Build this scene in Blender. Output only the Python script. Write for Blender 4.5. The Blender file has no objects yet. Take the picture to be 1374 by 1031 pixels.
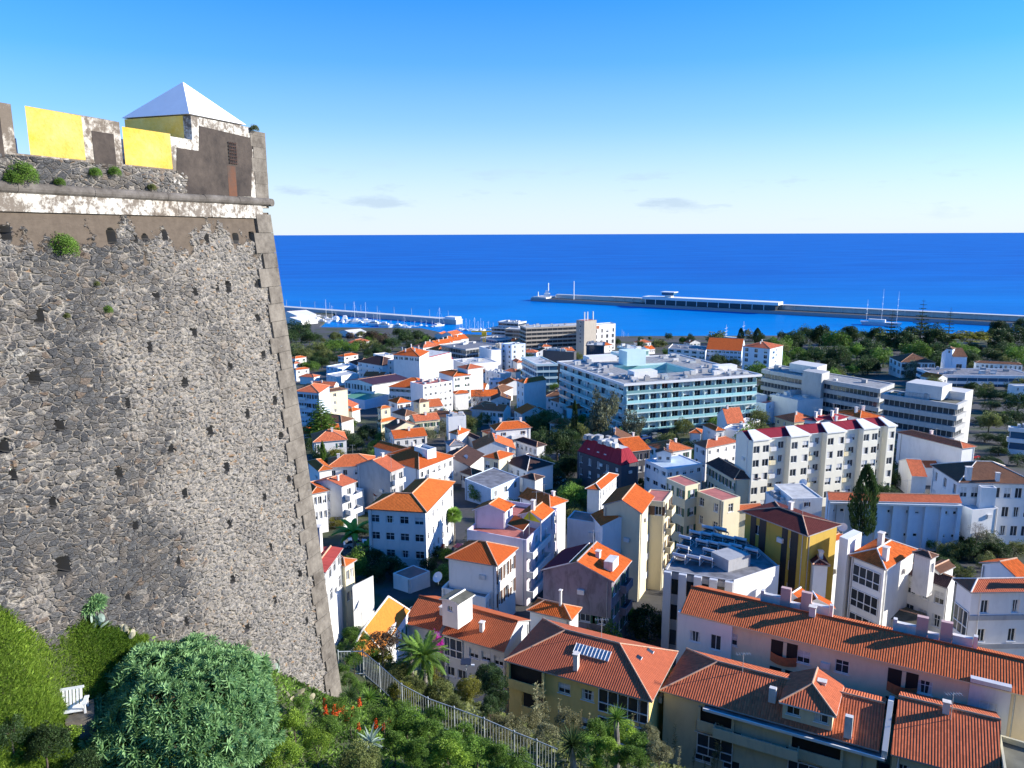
import bpy, math, random
import numpy as np
from mathutils import Vector, Matrix

random.seed(7); np.random.seed(7)
R_ = math.radians
sc = bpy.context.scene
COL = sc.collection

# ------------------------------------------------------------------ camera
FPX = 1032.0; PITCH = R_(11.05); ROLL = R_(0.2)
CAM = np.array([0.0, 0.0, 100.0])
_R = np.array([1.0, 0, 0]); _U = np.array([0, math.sin(PITCH), math.cos(PITCH)]); _F = np.array([0, math.cos(PITCH), -math.sin(PITCH)])
RR = math.cos(ROLL)*_R - math.sin(ROLL)*_U
UR = math.sin(ROLL)*_R + math.cos(ROLL)*_U
cd = bpy.data.cameras.new('camera'); cam = bpy.data.objects.new('camera', cd); COL.objects.link(cam)
cd.sensor_width = 36; cd.lens = FPX/1374*36; cd.clip_start = 0.3; cd.clip_end = 200000
cam.matrix_world = Matrix(((RR[0], UR[0], -_F[0], 0), (RR[1], UR[1], -_F[1], 0), (RR[2], UR[2], -_F[2], 100), (0, 0, 0, 1)))
sc.camera = cam

# ------------------------------------------------------------------ light
SUN_EL = R_(20.5); SUN_AZ = R_(0)            # azimuth from +x towards +y
S = Vector((math.cos(SUN_EL)*math.cos(SUN_AZ), math.cos(SUN_EL)*math.sin(SUN_AZ), math.sin(SUN_EL)))
w = bpy.data.worlds.new('World'); sc.world = w; w.use_nodes = True
nt = w.node_tree; nt.nodes.clear()
def N_(t, k, **kw):
    n = t.nodes.new(k)
    for a, b in kw.items(): setattr(n, a, b)
    return n
sky = N_(nt, 'ShaderNodeTexSky', sky_type='NISHITA', sun_disc=False, sun_elevation=SUN_EL, sun_rotation=R_(90)-SUN_AZ,
         altitude=100, air_density=1.0, dust_density=0.0, ozone_density=3.0)
hs = N_(nt, 'ShaderNodeHueSaturation'); hs.inputs['Saturation'].default_value = 1.3
wb = N_(nt, 'ShaderNodeMix', data_type='RGBA', blend_type='MULTIPLY'); wb.inputs[0].default_value = 1; wb.inputs[7].default_value = (.56, .76, 1.12, 1)      # the camera's cool white balance
nt.links.new(sky.outputs[0], wb.inputs[6]); nt.links.new(wb.outputs[2], hs.inputs['Color'])
# the air towards the horizon is pale
geo = N_(nt, 'ShaderNodeTexCoord'); sx = N_(nt, 'ShaderNodeSeparateXYZ'); nt.links.new(geo.outputs['Generated'], sx.inputs[0])
hz = N_(nt, 'ShaderNodeValToRGB'); he = hz.color_ramp.elements; he.new(.05); he.new(.12); he.new(.2)
for i_, (p_, v_) in enumerate([(0, .92), (.05, .74), (.12, .42), (.2, .16), (.32, 0)]): he[i_].position = p_; he[i_].color = (v_, v_, v_, 1)
nt.links.new(sx.outputs[2], hz.inputs[0])
hm = N_(nt, 'ShaderNodeMix', data_type='RGBA'); nt.links.new(hz.outputs[0], hm.inputs[0]); nt.links.new(hs.outputs[0], hm.inputs[6]); hm.inputs[7].default_value = (3.3, 3.62, 3.95, 1)
# thin low clouds, laid on the sky by direction
mp = N_(nt, 'ShaderNodeMapping'); mp.inputs['Scale'].default_value = (1, 1, 4.5)
nt.links.new(geo.outputs['Generated'], mp.inputs[0])
nz = N_(nt, 'ShaderNodeTexNoise'); nz.inputs['Scale'].default_value = 8; nz.inputs['Detail'].default_value = 7; nz.inputs['Roughness'].default_value = .6
nt.links.new(mp.outputs[0], nz.inputs['Vector'])
rp = N_(nt, 'ShaderNodeValToRGB'); rp.color_ramp.elements[0].position = .55; rp.color_ramp.elements[1].position = .66
nt.links.new(nz.outputs[0], rp.inputs[0])
band = N_(nt, 'ShaderNodeValToRGB'); be = band.color_ramp.elements; be.new(.035); be.new(.062); be.new(.085)
for i_, (p_, v_) in enumerate([(.012, 0), (.035, .8), (.062, .75), (.085, .12), (.13, 0)]):
    be[i_].position = p_; be[i_].color = (v_, v_, v_, 1)
nt.links.new(sx.outputs[2], band.inputs[0])
mu = N_(nt, 'ShaderNodeMath', operation='MULTIPLY'); nt.links.new(rp.outputs[0], mu.inputs[0]); nt.links.new(band.outputs[0], mu.inputs[1])
mu2 = N_(nt, 'ShaderNodeMath', operation='MULTIPLY'); mu2.inputs[1].default_value = .8; nt.links.new(mu.outputs[0], mu2.inputs[0])
mx = N_(nt, 'ShaderNodeMix', data_type='RGBA'); nt.links.new(mu2.outputs[0], mx.inputs[0]); nt.links.new(hm.outputs[2], mx.inputs[6])
mx.inputs[7].default_value = (2.1, 2.7, 3.4, 1)
bg = N_(nt, 'ShaderNodeBackground'); bg.inputs[1].default_value = 0.138
nt.links.new(mx.outputs[2], bg.inputs[0])
nt.links.new(bg.outputs[0], N_(nt, 'ShaderNodeOutputWorld').inputs[0])
sl = bpy.data.lights.new('sun', 'SUN'); so = bpy.data.objects.new('sun', sl); COL.objects.link(so)
sl.energy = 5.0; sl.angle = R_(.5); sl.color = (1, .93, .82)
so.rotation_euler = S.to_track_quat('Z', 'Y').to_euler(); so.location = (60, 0, 160)
sc.view_settings.view_transform = 'Standard'; sc.view_settings.look = 'None'; sc.view_settings.exposure = 0.88; sc.view_settings.gamma = 1
cy = sc.cycles
cy.max_bounces = 6; cy.diffuse_bounces = 2; cy.glossy_bounces = 2; cy.transmission_bounces = 3; cy.transparent_max_bounces = 6

# ------------------------------------------------------------------ pixel rays (photograph pixels) -> points of the real place
def ray(px, py): return _F + RR*(px-687)/FPX - UR*(py-515.5)/FPX
def pz(px, py, z):
    r = ray(px, py); return CAM + r*(z-100)/r[2]
def pY(px, py, Y):
    r = ray(px, py); return CAM + r*Y/r[1]
def pplane(px, py, o, n):
    r = ray(px, py); return CAM + r*(np.dot(o-CAM, n)/np.dot(r, n))
V = lambda p: Vector((float(p[0]), float(p[1]), float(p[2])))

# ------------------------------------------------------------------ fort wall frame (needed by the terrain too)
FT = pY(358, 272, 28.0); FZ = FT[2]
_l = pz(0, 251, FZ); FD = FT-_l; FD[2] = 0; FD /= np.linalg.norm(FD); FN = np.array([FD[1], -FD[0], 0])
FK = 0.061
FNB = FN + np.array([0, 0, FK]); FNB /= np.linalg.norm(FNB)
def wall_pt(s, v, out=0.0): return FT - FD*s + FN*(FK*v) - np.array([0, 0, v]) + FNB*out
def wall_sv(px, py):
    p = pplane(px, py, FT, FNB); return float(np.dot(p-FT, -FD)), float(FZ-p[2])

# ------------------------------------------------------------------ terrain
_PY = [60, 90, 155, 300, 600, 720, 760, 900]; _PZ = [50, 49, 43, 28, 8, 2.6, 2.2, 2.2]
def city(Y): return float(np.interp(Y, _PY, _PZ))
_c = []
for px, py in ((0, 806), (100, 828), (180, 852), (300, 874), (400, 915), (456, 940)): _c.append(pplane(px, py, FT, FNB))
for px, py, Y in ((0, 1031, 15), (100, 960, 17.5), (200, 1031, 16.5), (300, 1031, 18), (450, 1031, 21), (600, 1031, 24), (740, 1040, 27), (900, 1040, 31),
                  (488, 908, 33), (610, 985, 30), (718, 1030, 28.3), (575, 915, 40), (660, 965, 42), (1000, 1060, 38)): _c.append(pY(px, py, Y))
for p in ((-50, 15, 95), (-45, 45, 86), (60, 15, 76), (60, 40, 60), (30, 45, 60), (10, 52, 56), (-12, 55, 60), (-4, 62, 50), (20, 62, 50), (45, 62, 50), (-30, 62, 56), (70, 62, 50), (0, 0, 89), (-20, 0, 94), (30, 0, 80)): _c.append(np.array(p, float))
_c = np.array(_c)
def _tps(r2): return np.where(r2 > 1e-9, r2*np.log(np.maximum(r2, 1e-9)), 0)
_n = len(_c); _A = np.zeros((_n+3, _n+3)); _d2 = ((_c[:, None, :2]-_c[None, :, :2])**2).sum(-1)
_A[:_n, :_n] = _tps(_d2)+np.eye(_n)*.5; _A[:_n, _n] = 1; _A[:_n, _n+1:] = _c[:, :2]; _A[_n, :_n] = 1; _A[_n+1:, :_n] = _c[:, :2].T
_w = np.linalg.solve(_A, np.concatenate([_c[:, 2], [0, 0, 0]]))
def garden(xy):
    xy = np.atleast_2d(xy); d2 = ((xy[:, None, :]-_c[None, :, :2])**2).sum(-1)
    return _tps(d2)@_w[:_n] + _w[_n] + xy@_w[_n+1:]
def ground_many(xy):
    xy = np.atleast_2d(np.array(xy, float)); y = xy[:, 1]
    c = np.interp(y, _PY, _PZ); k = np.clip((y-54)/10, 0, 1); k = k*k*(3-2*k)
    g = np.full(len(xy), 50.0); m = y < 64.5
    if m.any(): g[m] = np.clip(garden(xy[m]), 46, 99)
    return g*(1-k)+c*k
def ground(x, y): return float(ground_many([[x, y]])[0])
def at(px, py, h, lo=62.0, hi=1500.0):
    """first point along the pixel's ray that is h above the town's ground"""
    r = ray(px, py); r = r/r[1]
    f = lambda Y: (100+r[2]*Y) - city(Y) - h
    a = lo
    if f(a) < 0: return CAM+r*a
    b = a
    while f(b) > 0 and b < hi: a = b; b *= 1.01
    for _ in range(30):
        m = (a+b)/2
        if f(m) > 0: a = m
        else: b = m
    return CAM+r*b
def atg(px, py, h=0.0, lo=14.0, hi=62.0):
    """same, on the garden slope below the camera"""
    r = ray(px, py); r = r/r[1]; Ys = np.linspace(lo, hi, 400)
    P = CAM+r*Ys[:, None]; g = ground_many(P[:, :2])
    k = np.nonzero(P[:, 2]-g-h < 0)[0]
    return P[k[0]] if len(k) else P[-1]

# ------------------------------------------------------------------ materials
MATS = {}
def new_mat(name):
    m = bpy.data.materials.new(name); m.use_nodes = True; t = m.node_tree
    b = t.nodes['Principled BSDF']; MATS[name] = m
    return m, t, b
def ramp(t, fac, stops):
    r = N_(t, 'ShaderNodeValToRGB'); e = r.color_ramp.elements
    while len(e) < len(stops): e.new(.5)
    for el, (p, c) in zip(e, stops): el.position = p; el.color = (*c, 1) if len(c) == 3 else c
    t.links.new(fac, r.inputs[0]); return r.outputs[0]
def mixc(t, fac, a, b, mode='MIX'):
    m = N_(t, 'ShaderNodeMix', data_type='RGBA', blend_type=mode)
    for s, v in ((0, fac), (6, a), (7, b)):
        if hasattr(v, 'is_linked'): t.links.new(v, m.inputs[s])
        else: m.inputs[s].default_value = v if s == 0 else (*v, 1)
    return m.outputs[2]
def noise_(t, scale, detail=4, vec=None, rough=.55, dist=0):
    n = N_(t, 'ShaderNodeTexNoise'); n.inputs['Scale'].default_value = scale; n.inputs['Detail'].default_value = detail
    n.inputs['Roughness'].default_value = rough; n.inputs['Distortion'].default_value = dist
    if vec is not None: t.links.new(vec, n.inputs['Vector'])
    return n.outputs[0]
def mth(t, op, a, b=0.0, c=None):
    m = N_(t, 'ShaderNodeMath', operation=op)
    for i, v in enumerate((a, b) if c is None else (a, b, c)):
        if hasattr(v, 'is_linked'): t.links.new(v, m.inputs[i])
        else: m.inputs[i].default_value = v
    return m.outputs[0]
def objco(t): return N_(t, 'ShaderNodeTexCoord').outputs['Object']
def scaled(t, vec, s):
    m = N_(t, 'ShaderNodeMapping'); m.inputs['Scale'].default_value = s; t.links.new(vec, m.inputs[0]); return m.outputs[0]
def bump(t, b, h, strength=.3, dist=.02):
    k = N_(t, 'ShaderNodeBump'); k.inputs['Strength'].default_value = strength; k.inputs['Distance'].default_value = dist
    t.links.new(h, k.inputs['Height']); t.links.new(k.outputs[0], b.inputs['Normal'])
def plaster(name, col, dirt=.25, dirtcol=None, rough=.85):
    m, t, b = new_mat(name); o = objco(t)
    dc = dirtcol or tuple(c*.55 for c in col)
    streak = noise_(t, 1.1, 5, scaled(t, o, (.9, .9, .3)), .7, 0.6)
    f = ramp(t, streak, [(.47, (0, 0, 0)), (.82, (dirt*1.9,)*3)])
    c = mixc(t, f, col, dc)
    patch = noise_(t, .35, 3, o)
    c = mixc(t, ramp(t, patch, [(.4, (0, 0, 0)), (.7, (.28,)*3)]), c, tuple(x*.86 for x in col))
    t.links.new(c, b.inputs['Base Color']); b.inputs['Roughness'].default_value = rough; b.inputs['Specular IOR Level'].default_value = .2
    bump(t, b, noise_(t, 9, 5, o), .25, .01)
    return m
def plain(name, col, rough=.6, metal=0, var=.15, scale=3):
    m, t, b = new_mat(name); o = objco(t)
    c = mixc(t, ramp(t, noise_(t, scale, 4, o), [(.35, (0, 0, 0)), (.7, (1, 1, 1))]), tuple(x*(1-var) for x in col), tuple(min(1, x*(1+var)) for x in col))
    t.links.new(c, b.inputs['Base Color']); b.inputs['Roughness'].default_value = rough; b.inputs['Metallic'].default_value = metal
    return m
def tile(name, col, age, agef=.5, pu=.22, pv=.40, bs=.65):
    m, t, b = new_mat(name)
    uv = N_(t, 'ShaderNodeUVMap').outputs[0]; s = N_(t, 'ShaderNodeSeparateXYZ'); t.links.new(uv, s.inputs[0])
    u = mth(t, 'DIVIDE', s.outputs[0], pu); v = mth(t, 'DIVIDE', s.outputs[1], pv)
    fu = mth(t, 'FLOOR', u); fv = mth(t, 'FLOOR', v)
    cb = N_(t, 'ShaderNodeCombineXYZ'); t.links.new(fu, cb.inputs[0]); t.links.new(fv, cb.inputs[1])
    wn = N_(t, 'ShaderNodeTexWhiteNoise'); t.links.new(cb.outputs[0], wn.inputs['Vector'])
    rnd = N_(t, 'ShaderNodeObjectInfo').outputs['Random']
    o = objco(t)
    base = mixc(t, wn.outputs[0], tuple(c*.74 for c in col), tuple(min(1, c*1.16) for c in col))
    st = noise_(t, .55, 6, o, .7, .4)
    lim = mth(t, 'MULTIPLY_ADD', rnd, -.12, .58)
    f = mth(t, 'MULTIPLY', mth(t, 'SMOOTH_MIN', mth(t, 'MULTIPLY', mth(t, 'MAXIMUM', mth(t, 'SUBTRACT', st, lim), 0.0), 5.0), 1.0, .1), agef)
    c = mixc(t, f, base, age)
    c = mixc(t, mth(t, 'MULTIPLY', rnd, .75), c, tuple(x*y for x, y in zip(col, (.66, .66, .8))))
    hu = mth(t, 'ABSOLUTE', mth(t, 'SINE', mth(t, 'MULTIPLY', u, math.pi)))
    lichen = ramp(t, hu, [(.0, (1, 1, 1)), (.35, (0, 0, 0))])           # darker in the channels between tile columns
    c = mixc(t, mth(t, 'MULTIPLY', lichen, .42), c, tuple(x*.45 for x in age))
    t.links.new(c, b.inputs['Base Color']); b.inputs['Roughness'].default_value = .9; b.inputs['Specular IOR Level'].default_value = .06
    h = mth(t, 'ADD', hu, mth(t, 'MULTIPLY', mth(t, 'FRACT', v), -.25))
    bump(t, b, h, bs, .09)
    return m
WHITE = plaster('white_plaster', (.80, .79, .76), .2); WHITE2 = plaster('worn_white_plaster', (.70, .68, .64), .4)
CREAM = plaster('cream_plaster', (.70, .62, .42), .2); BEIGE = plaster('beige_plaster', (.82, .69, .49), .2); PALECREAM = plaster('pale_cream_plaster', (.82, .78, .64), .15)
YELLOW = plaster('ochre_plaster', (.80, .60, .22), .3); LILAC = plaster('lilac_plaster', (.68, .62, .68), .25)
GREYP = plaster('grey_plaster', (.42, .42, .42), .4); PALEGREY = plaster('pale_grey_plaster', (.60, .61, .62), .25)
PURPLE = plaster('damp_purple_plaster', (.25, .22, .25), .7, (.09, .085, .09)); OLIVE = plaster('olive_plaster', (.62, .57, .40), .3)
DARKP = plaster('charcoal_plaster', (.09, .09, .10), .3); PINK = plaster('pink_plaster', (.62, .42, .38), .2)
STRIPY = plaster('mustard_plaster', (.52, .35, .07), .25); BLACKP = plain('black_cladding', (.03, .028, .026), .5)
CONC = plaster('concrete', (.46, .46, .44), .4); LCONC = plaster('light_concrete', (.62, .61, .57), .25)
TAN = plaster('tan_concrete', (.46, .41, .34), .3); BLUEW = plaster('pale_blue_plaster', (.62, .72, .82), .2); TEALW = plaster('mint_white_render', (.60, .76, .74), .12)
ORANGE = tile('orange_roof_tiles', (.72, .155, .034), (.40, .085, .035)); AMBER = tile('amber_roof_tiles', (.74, .19, .04), (.52, .13, .04), .4); AMBERY = tile('yellow_amber_roof_tiles', (.80, .30, .05), (.6, .2, .05), .4)
BROWN = tile('old_brown_roof_tiles', (.23, .115, .065), (.10, .07, .05), .8); DARKT = tile('dark_roof_tiles', (.10, .06, .05), (.04, .035, .03), .7)
RUST = tile('red_roof_tiles', (.66, .18, .08), (.38, .11, .06), .5); SALMON = tile('salmon_roof_tiles', (.68, .18, .065), (.44, .11, .05), .35)
MAROON = tile('maroon_metal_roof', (.36, .04, .055), (.26, .04, .045), .35, .5, 50, .35); REDM = tile('red_metal_roof', (.52, .09, .07), (.4, .1, .08), .35, .4, 50, .35)
MAUVE = tile('plum_metal_roof', (.085, .05, .075), (.07, .05, .06), .4, .6, 50, .3); CHESTN = tile('chestnut_roof_tiles', (.16, .045, .035), (.1, .04, .03), .5, .3, .4, .5)
CAP = plain('ridge_mortar', (.62, .36, .22), .8); CAPW = plain('white_ridge_mortar', (.72, .66, .58), .8)
ROOFG = plain('grey_roof_sheet', (.20, .20, .21), .75, 0, .35, .8); ROOFL = plain('pale_roof_screed', (.52, .52, .50), .8, 0, .2, .6); ROOFM = plain('grey_gravel_roof', (.30, .30, .29), .85, 0, .3, .9); ROOFB = plain('pale_blue_roof_paint', (.50, .60, .66), .6, 0, .12, .6)
ROOFR = plain('red_roof_paint', (.50, .16, .12), .75, 0, .2, .7); ROOFO = plain('olive_roof_felt', (.13, .125, .09), .9, 0, .4, .5); GREENC = plain('green_canopy', (.12, .32, .20), .6)
TRIM = plain('white_paint', (.78, .78, .76), .5, 0, .05); GTRIM = plain('grey_trim', (.33, .32, .31), .7); DTRIM = plain('dark_trim', (.06, .055, .05), .6)
METAL = plain('galvanised_metal', (.44, .47, .48), .5, .3, .12); BLUEM = plain('blue_sheet', (.03, .16, .55), .5); YELM = plain('yellow_paint', (.80, .52, .02), .5, 0, .05)
BLACK = plain('black_and_shade_paint', (.012, .012, .013), .7); RUSTM = plain('rusty_iron', (.07, .04, .03), .8, .2, .4); WOODW = plain('white_painted_wood', (.80, .80, .78), .6, 0, .08, 12)  # the black also paints shade inside wall holes and balconies
SAIL = plain('yellow_canvas', (.85, .70, .02), .7, 0, .04); REDC = plain('terracotta_panel', (.40, .12, .045), .7); CURT = plain('white_curtain', (.62, .62, .60), .9)
ASPH = plain('asphalt', (.055, .055, .058), .9, 0, .3, .8); PAVE = plain('paving', (.32, .31, .29), .9, 0, .25, 1.5)
def glass_mat(name, col, rough=.08):
    m, t, b = new_mat(name); r = N_(t, 'ShaderNodeObjectInfo').outputs['Random']
    t.links.new(mixc(t, r, tuple(c*.5 for c in col), tuple(c*1.6 for c in col)), b.inputs['Base Color']); b.inputs['Roughness'].default_value = rough
    b.inputs['Specular IOR Level'].default_value = .5
    return m
GLASS = glass_mat('window_glass', (.035, .042, .05)); GLASSB = glass_mat('blue_window_glass', (.03, .10, .17)); GLASSG = glass_mat('green_balcony_glass', (.26, .48, .48), .2)
PANEL = glass_mat('solar_panel_glass', (.02, .025, .04), .4)
GREENSH = plain('green_shutter_paint', (.03, .10, .06), .6); BROWNSH = plain('brown_shutter_paint', (.10, .05, .03), .6)

# ------------------------------------------------------------------ mesh helpers
class MB:
    def __init__(s): s.v = []; s.f = []; s.m = []; s.u = []
    def face(s, pts, m=0, uv=None):
        k = len(s.v); s.v += [V(p) for p in pts]; s.f.append(tuple(range(k, k+len(pts)))); s.m.append(m)
        s.u += list(uv) if uv else [(0.0, 0.0)]*len(pts)
    def slope(s, pts, m=0):
        """a roof face: u along its first edge, v up the slope, both in metres"""
        p = [V(q) for q in pts]; e = (p[1]-p[0]); e = e.normalized() if e.length else Vector((1, 0, 0)); n = Vector((0, 0, 0))
        for i in range(len(p)): n += p[i].cross(p[(i+1) % len(p)])
        n.normalize(); q = n.cross(e)
        s.face(p, m, [((x-p[0]).dot(e), (x-p[0]).dot(q)) for x in p])
    def box(s, o, a, b, c, m=0):
        o, a, b, c = V(o), V(a), V(b), V(c)
        if a.cross(b).dot(c) < 0: a, b = b, a
        P = [o, o+a, o+a+b, o+b, o+c, o+a+c, o+a+b+c, o+b+c]
        for q in ((3, 2, 1, 0), (4, 5, 6, 7), (0, 1, 5, 4), (1, 2, 6, 5), (2, 3, 7, 6), (3, 0, 4, 7)): s.face([P[i] for i in q], m)
    def cbox(s, c, sx, sy, sz, m=0, rz=0):
        a = Vector((math.cos(rz), math.sin(rz), 0)); b = Vector((-a.y, a.x, 0)); c = V(c)
        s.box(c-a*sx/2-b*sy/2, a*sx, b*sy, (0, 0, sz), m)
    def prism(s, poly, z0, z1, m=0, mt=None):
        P = [V(p) for p in poly]
        if sum(P[i].x*P[(i+1) % len(P)].y-P[(i+1) % len(P)].x*P[i].y for i in range(len(P))) < 0: P.reverse()
        lo = [Vector((p.x, p.y, z0)) for p in P]; hi = [Vector((p.x, p.y, z1)) for p in P]; n = len(P)
        s.face(hi, m if mt is None else mt, [(p.x, p.y) for p in P]); s.face(lo[::-1], m)
        for i in range(n):
            j = (i+1) % n; s.face([lo[i], lo[j], hi[j], hi[i]], m)
    def tube(s, p, q, r, r2=None, n=6, m=0, cap=True):
        p, q = V(p), V(q); r2 = r if r2 is None else r2; d = (q-p).normalized()
        a = d.orthogonal().normalized(); b = d.cross(a)
        A = [p+(a*math.cos(2*math.pi*i/n)+b*math.sin(2*math.pi*i/n))*r for i in range(n)]
        B = [q+(a*math.cos(2*math.pi*i/n)+b*math.sin(2*math.pi*i/n))*r2 for i in range(n)]
        for i in range(n): j = (i+1) % n; s.face([A[i], A[j], B[j], B[i]], m)
        if cap: s.face(A[::-1], m); s.face(B, m)
    def build(s, name, mats, parent=None, org=(0, 0, 0), smooth=False):
        o = Vector(org); me = bpy.data.meshes.new(name)
        me.from_pydata([tuple(v-o) for v in s.v], [], s.f)
        mats = mats if isinstance(mats, (list, tuple)) else [mats]
        for x in mats: me.materials.append(x)
        me.polygons.foreach_set('material_index', s.m)
        l = me.uv_layers.new(name='UVMap'); l.data.foreach_set('uv', [c for q in s.u for c in q])
        if smooth: me.polygons.foreach_set('use_smooth', [True]*len(s.f))
        me.update()
        ob = bpy.data.objects.new(name, me); COL.objects.link(ob)
        if parent is not None: ob.parent = parent
        else: ob.location = o
        return ob
def tag(o, label=None, cat=None, group=None, kind=None):
    if label: o['label'] = label
    if cat: o['category'] = cat
    if group: o['group'] = group
    if kind: o['kind'] = kind
    return o
def thing(name, label, cat, loc, group=None, rz=0):
    o = bpy.data.objects.new(name, None); COL.objects.link(o); o.location = V(loc); o.rotation_euler = (0, 0, rz); o.empty_display_size = .3
    return tag(o, label, cat, group)
def copy_tree(o, parent=None):
    c = o.copy(); COL.objects.link(c); c.parent = parent
    for ch in o.children: copy_tree(ch, c)
    return c
def np_mesh(name, v, f, mats, rnd=None, smooth=False, fm=None):
    """fast mesh: v (n,3), f (m,3|4); rnd is one random number per vertex for leaf to leaf variation"""
    me = bpy.data.meshes.new(name); v = np.asarray(v, np.float32); f = np.asarray(f, np.int32); k = f.shape[1]
    me.vertices.add(len(v)); me.vertices.foreach_set('co', v.ravel())
    me.loops.add(f.size); me.loops.foreach_set('vertex_index', f.ravel())
    me.polygons.add(len(f)); me.polygons.foreach_set('loop_start', np.arange(0, f.size, k, dtype=np.int32)); me.polygons.foreach_set('loop_total', np.full(len(f), k, np.int32))
    if rnd is not None:
        a = me.attributes.new('rnd', 'FLOAT', 'POINT'); a.data.foreach_set('value', np.asarray(rnd, np.float32))
    for x in (mats if isinstance(mats, (list, tuple)) else [mats]): me.materials.append(x)
    if fm is not None: me.polygons.foreach_set('material_index', np.asarray(fm, np.int32))
    if smooth: me.polygons.foreach_set('use_smooth', np.ones(len(f), bool))
    me.update(calc_edges=True); me.validate()
    return me
def obj(name, me, parent=None, loc=(0, 0, 0), scale=None, rz=0):
    o = bpy.data.objects.new(name, me); COL.objects.link(o); o.location = V(loc); o.rotation_euler = (0, 0, rz)
    if scale is not None: o.scale = scale if hasattr(scale, '__len__') else (scale,)*3
    if parent is not None: o.parent = parent
    return o
# ================================================================== setting
# sea
m, t, b = new_mat('sea_water'); o = objco(t)
n1 = noise_(t, .045, 6, scaled(t, o, (1, 1.6, 1)), .6); n2 = noise_(t, .0035, 5, scaled(t, o, (.7, 2.2, 1)), .6, .6)
sy = N_(t, 'ShaderNodeSeparateXYZ'); t.links.new(o, sy.inputs[0]); sh = N_(t, 'ShaderNodeMapRange', interpolation_type='SMOOTHSTEP'); sh.inputs[1].default_value = 850; sh.inputs[2].default_value = 2600; t.links.new(mth(t, 'MULTIPLY_ADD', n2, 900, sy.outputs[1]), sh.inputs[0])
nn_ = ramp(t, n2, [(.38, (0, 0, 0)), (.66, (1, 1, 1))])
c = mixc(t, sh.outputs[0], mixc(t, nn_, (.0, .17, .50), (.0, .25, .62)), mixc(t, nn_, (.0, .095, .40), (.0, .145, .50)))      # paler over the shallows
t.links.new(c, b.inputs['Base Color']); b.inputs['Roughness'].default_value = .45; b.inputs['Specular IOR Level'].default_value = .03
k = N_(t, 'ShaderNodeBump'); k.inputs['Strength'].default_value = .7; k.inputs['Distance'].default_value = 1.2; t.links.new(n1, k.inputs['Height']); t.links.new(k.outputs[0], b.inputs['Normal'])
SEA = m
mb = MB(); mb.face([(-90000, 600, 0), (90000, 600, 0), (90000, 120000, 0), (-90000, 120000, 0)])
tag(mb.build('sea', SEA), kind='structure')

# town ground: one sheet from the garden slope down to the shore
def shoreY(tx): return float(np.interp(tx, [-.34, -.295, -.28, -.13, -.09, .02, .3, .7], [985, 975, 826, 815, 770, 742, 742, 760]))
ys = np.concatenate([np.arange(0, 50, .5), np.arange(50, 66, 1), np.arange(66, 170, 4), np.arange(170, 420, 10), np.arange(420, 700, 20), np.linspace(700, 740, 6)])
tx = np.unique(np.concatenate([np.linspace(-1, 1, 90), np.linspace(-.3, .25, 200)]).round(5)); nx = len(tx)
gv = []
for Y in ys:
    X = tx*(60+Y*.85); z = ground_many(np.column_stack([X, np.full(nx, Y)])); gv.append(np.column_stack([X, np.full(nx, Y), z]))
for dY, z in ((-1, 2.0), (0, 1.9), (.5, -3)):       # quay edge
    X = tx*(60+740*.85); Yv = np.array([shoreY(x/745) for x in X])+dY; gv.append(np.column_stack([X, Yv, np.full(nx, z)]))
gv = np.concatenate(gv); nr = len(gv)//nx
gi = np.arange(nr*nx).reshape(nr, nx)
gf = np.stack([gi[:-1, :-1], gi[:-1, 1:], gi[1:, 1:], gi[1:, :-1]], -1).reshape(-1, 4)
m, t, b = new_mat('town_ground'); o = objco(t)
soil = mixc(t, ramp(t, noise_(t, .22, 6, o), [(.35, (0, 0, 0)), (.65, (1, 1, 1))]), (.022, .032, .012), (.06, .075, .025))
pav = mixc(t, noise_(t, 1.2, 5, o), (.035, .035, .036), (.085, .083, .08))
sp = N_(t, 'ShaderNodeSeparateXYZ'); t.links.new(o, sp.inputs[0])
far = ramp(t, mth(t, 'DIVIDE', sp.outputs[1], 1000), [(.060, (0, 0, 0)), (.066, (1, 1, 1))])
f = mth(t, 'MULTIPLY', ramp(t, noise_(t, .045, 3, o), [(.44, (0, 0, 0)), (.50, (1, 1, 1))]), far)
t.links.new(mixc(t, f, soil, pav), b.inputs['Base Color']); b.inputs['Roughness'].default_value = .95
bump(t, b, noise_(t, 6, 5, o), .5, .05)
g = obj('ground', np_mesh('ground', gv, gf, m, smooth=True)); tag(g, kind='structure')

# ================================================================== the fort
m, t, b = new_mat('rubble_stone_wall')
uv = N_(t, 'ShaderNodeUVMap').outputs[0]
su = N_(t, 'ShaderNodeSeparateXYZ'); t.links.new(uv, su.inputs[0])
dn = N_(t, 'ShaderNodeTexNoise'); dn.inputs['Scale'].default_value = 1.7; dn.inputs['Detail'].default_value = 4; t.links.new(uv, dn.inputs['Vector'])
ad = N_(t, 'ShaderNodeVectorMath', operation='MULTIPLY_ADD'); t.links.new(dn.outputs[1], ad.inputs[0]); ad.inputs[1].default_value = (.34, .26, 0); t.links.new(uv, ad.inputs[2])
sc1 = scaled(t, ad.outputs[0], (3.9, 6.5, 1))
def voro(vec, feat, scale=1, rnd=1):
    v = N_(t, 'ShaderNodeTexVoronoi', feature=feat); v.inputs['Scale'].default_value = scale; v.inputs['Randomness'].default_value = rnd; t.links.new(vec, v.inputs['Vector']); return v
vc = voro(sc1, 'F1'); ve = voro(sc1, 'DISTANCE_TO_EDGE'); vs = voro(sc1, 'F1', 2.2); vse = voro(sc1, 'DISTANCE_TO_EDGE', 2.2)
sep = N_(t, 'ShaderNodeSeparateColor'); t.links.new(vc.outputs['Color'], sep.inputs[0])
seps = N_(t, 'ShaderNodeSeparateColor'); t.links.new(vs.outputs['Color'], seps.inputs[0])
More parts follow.
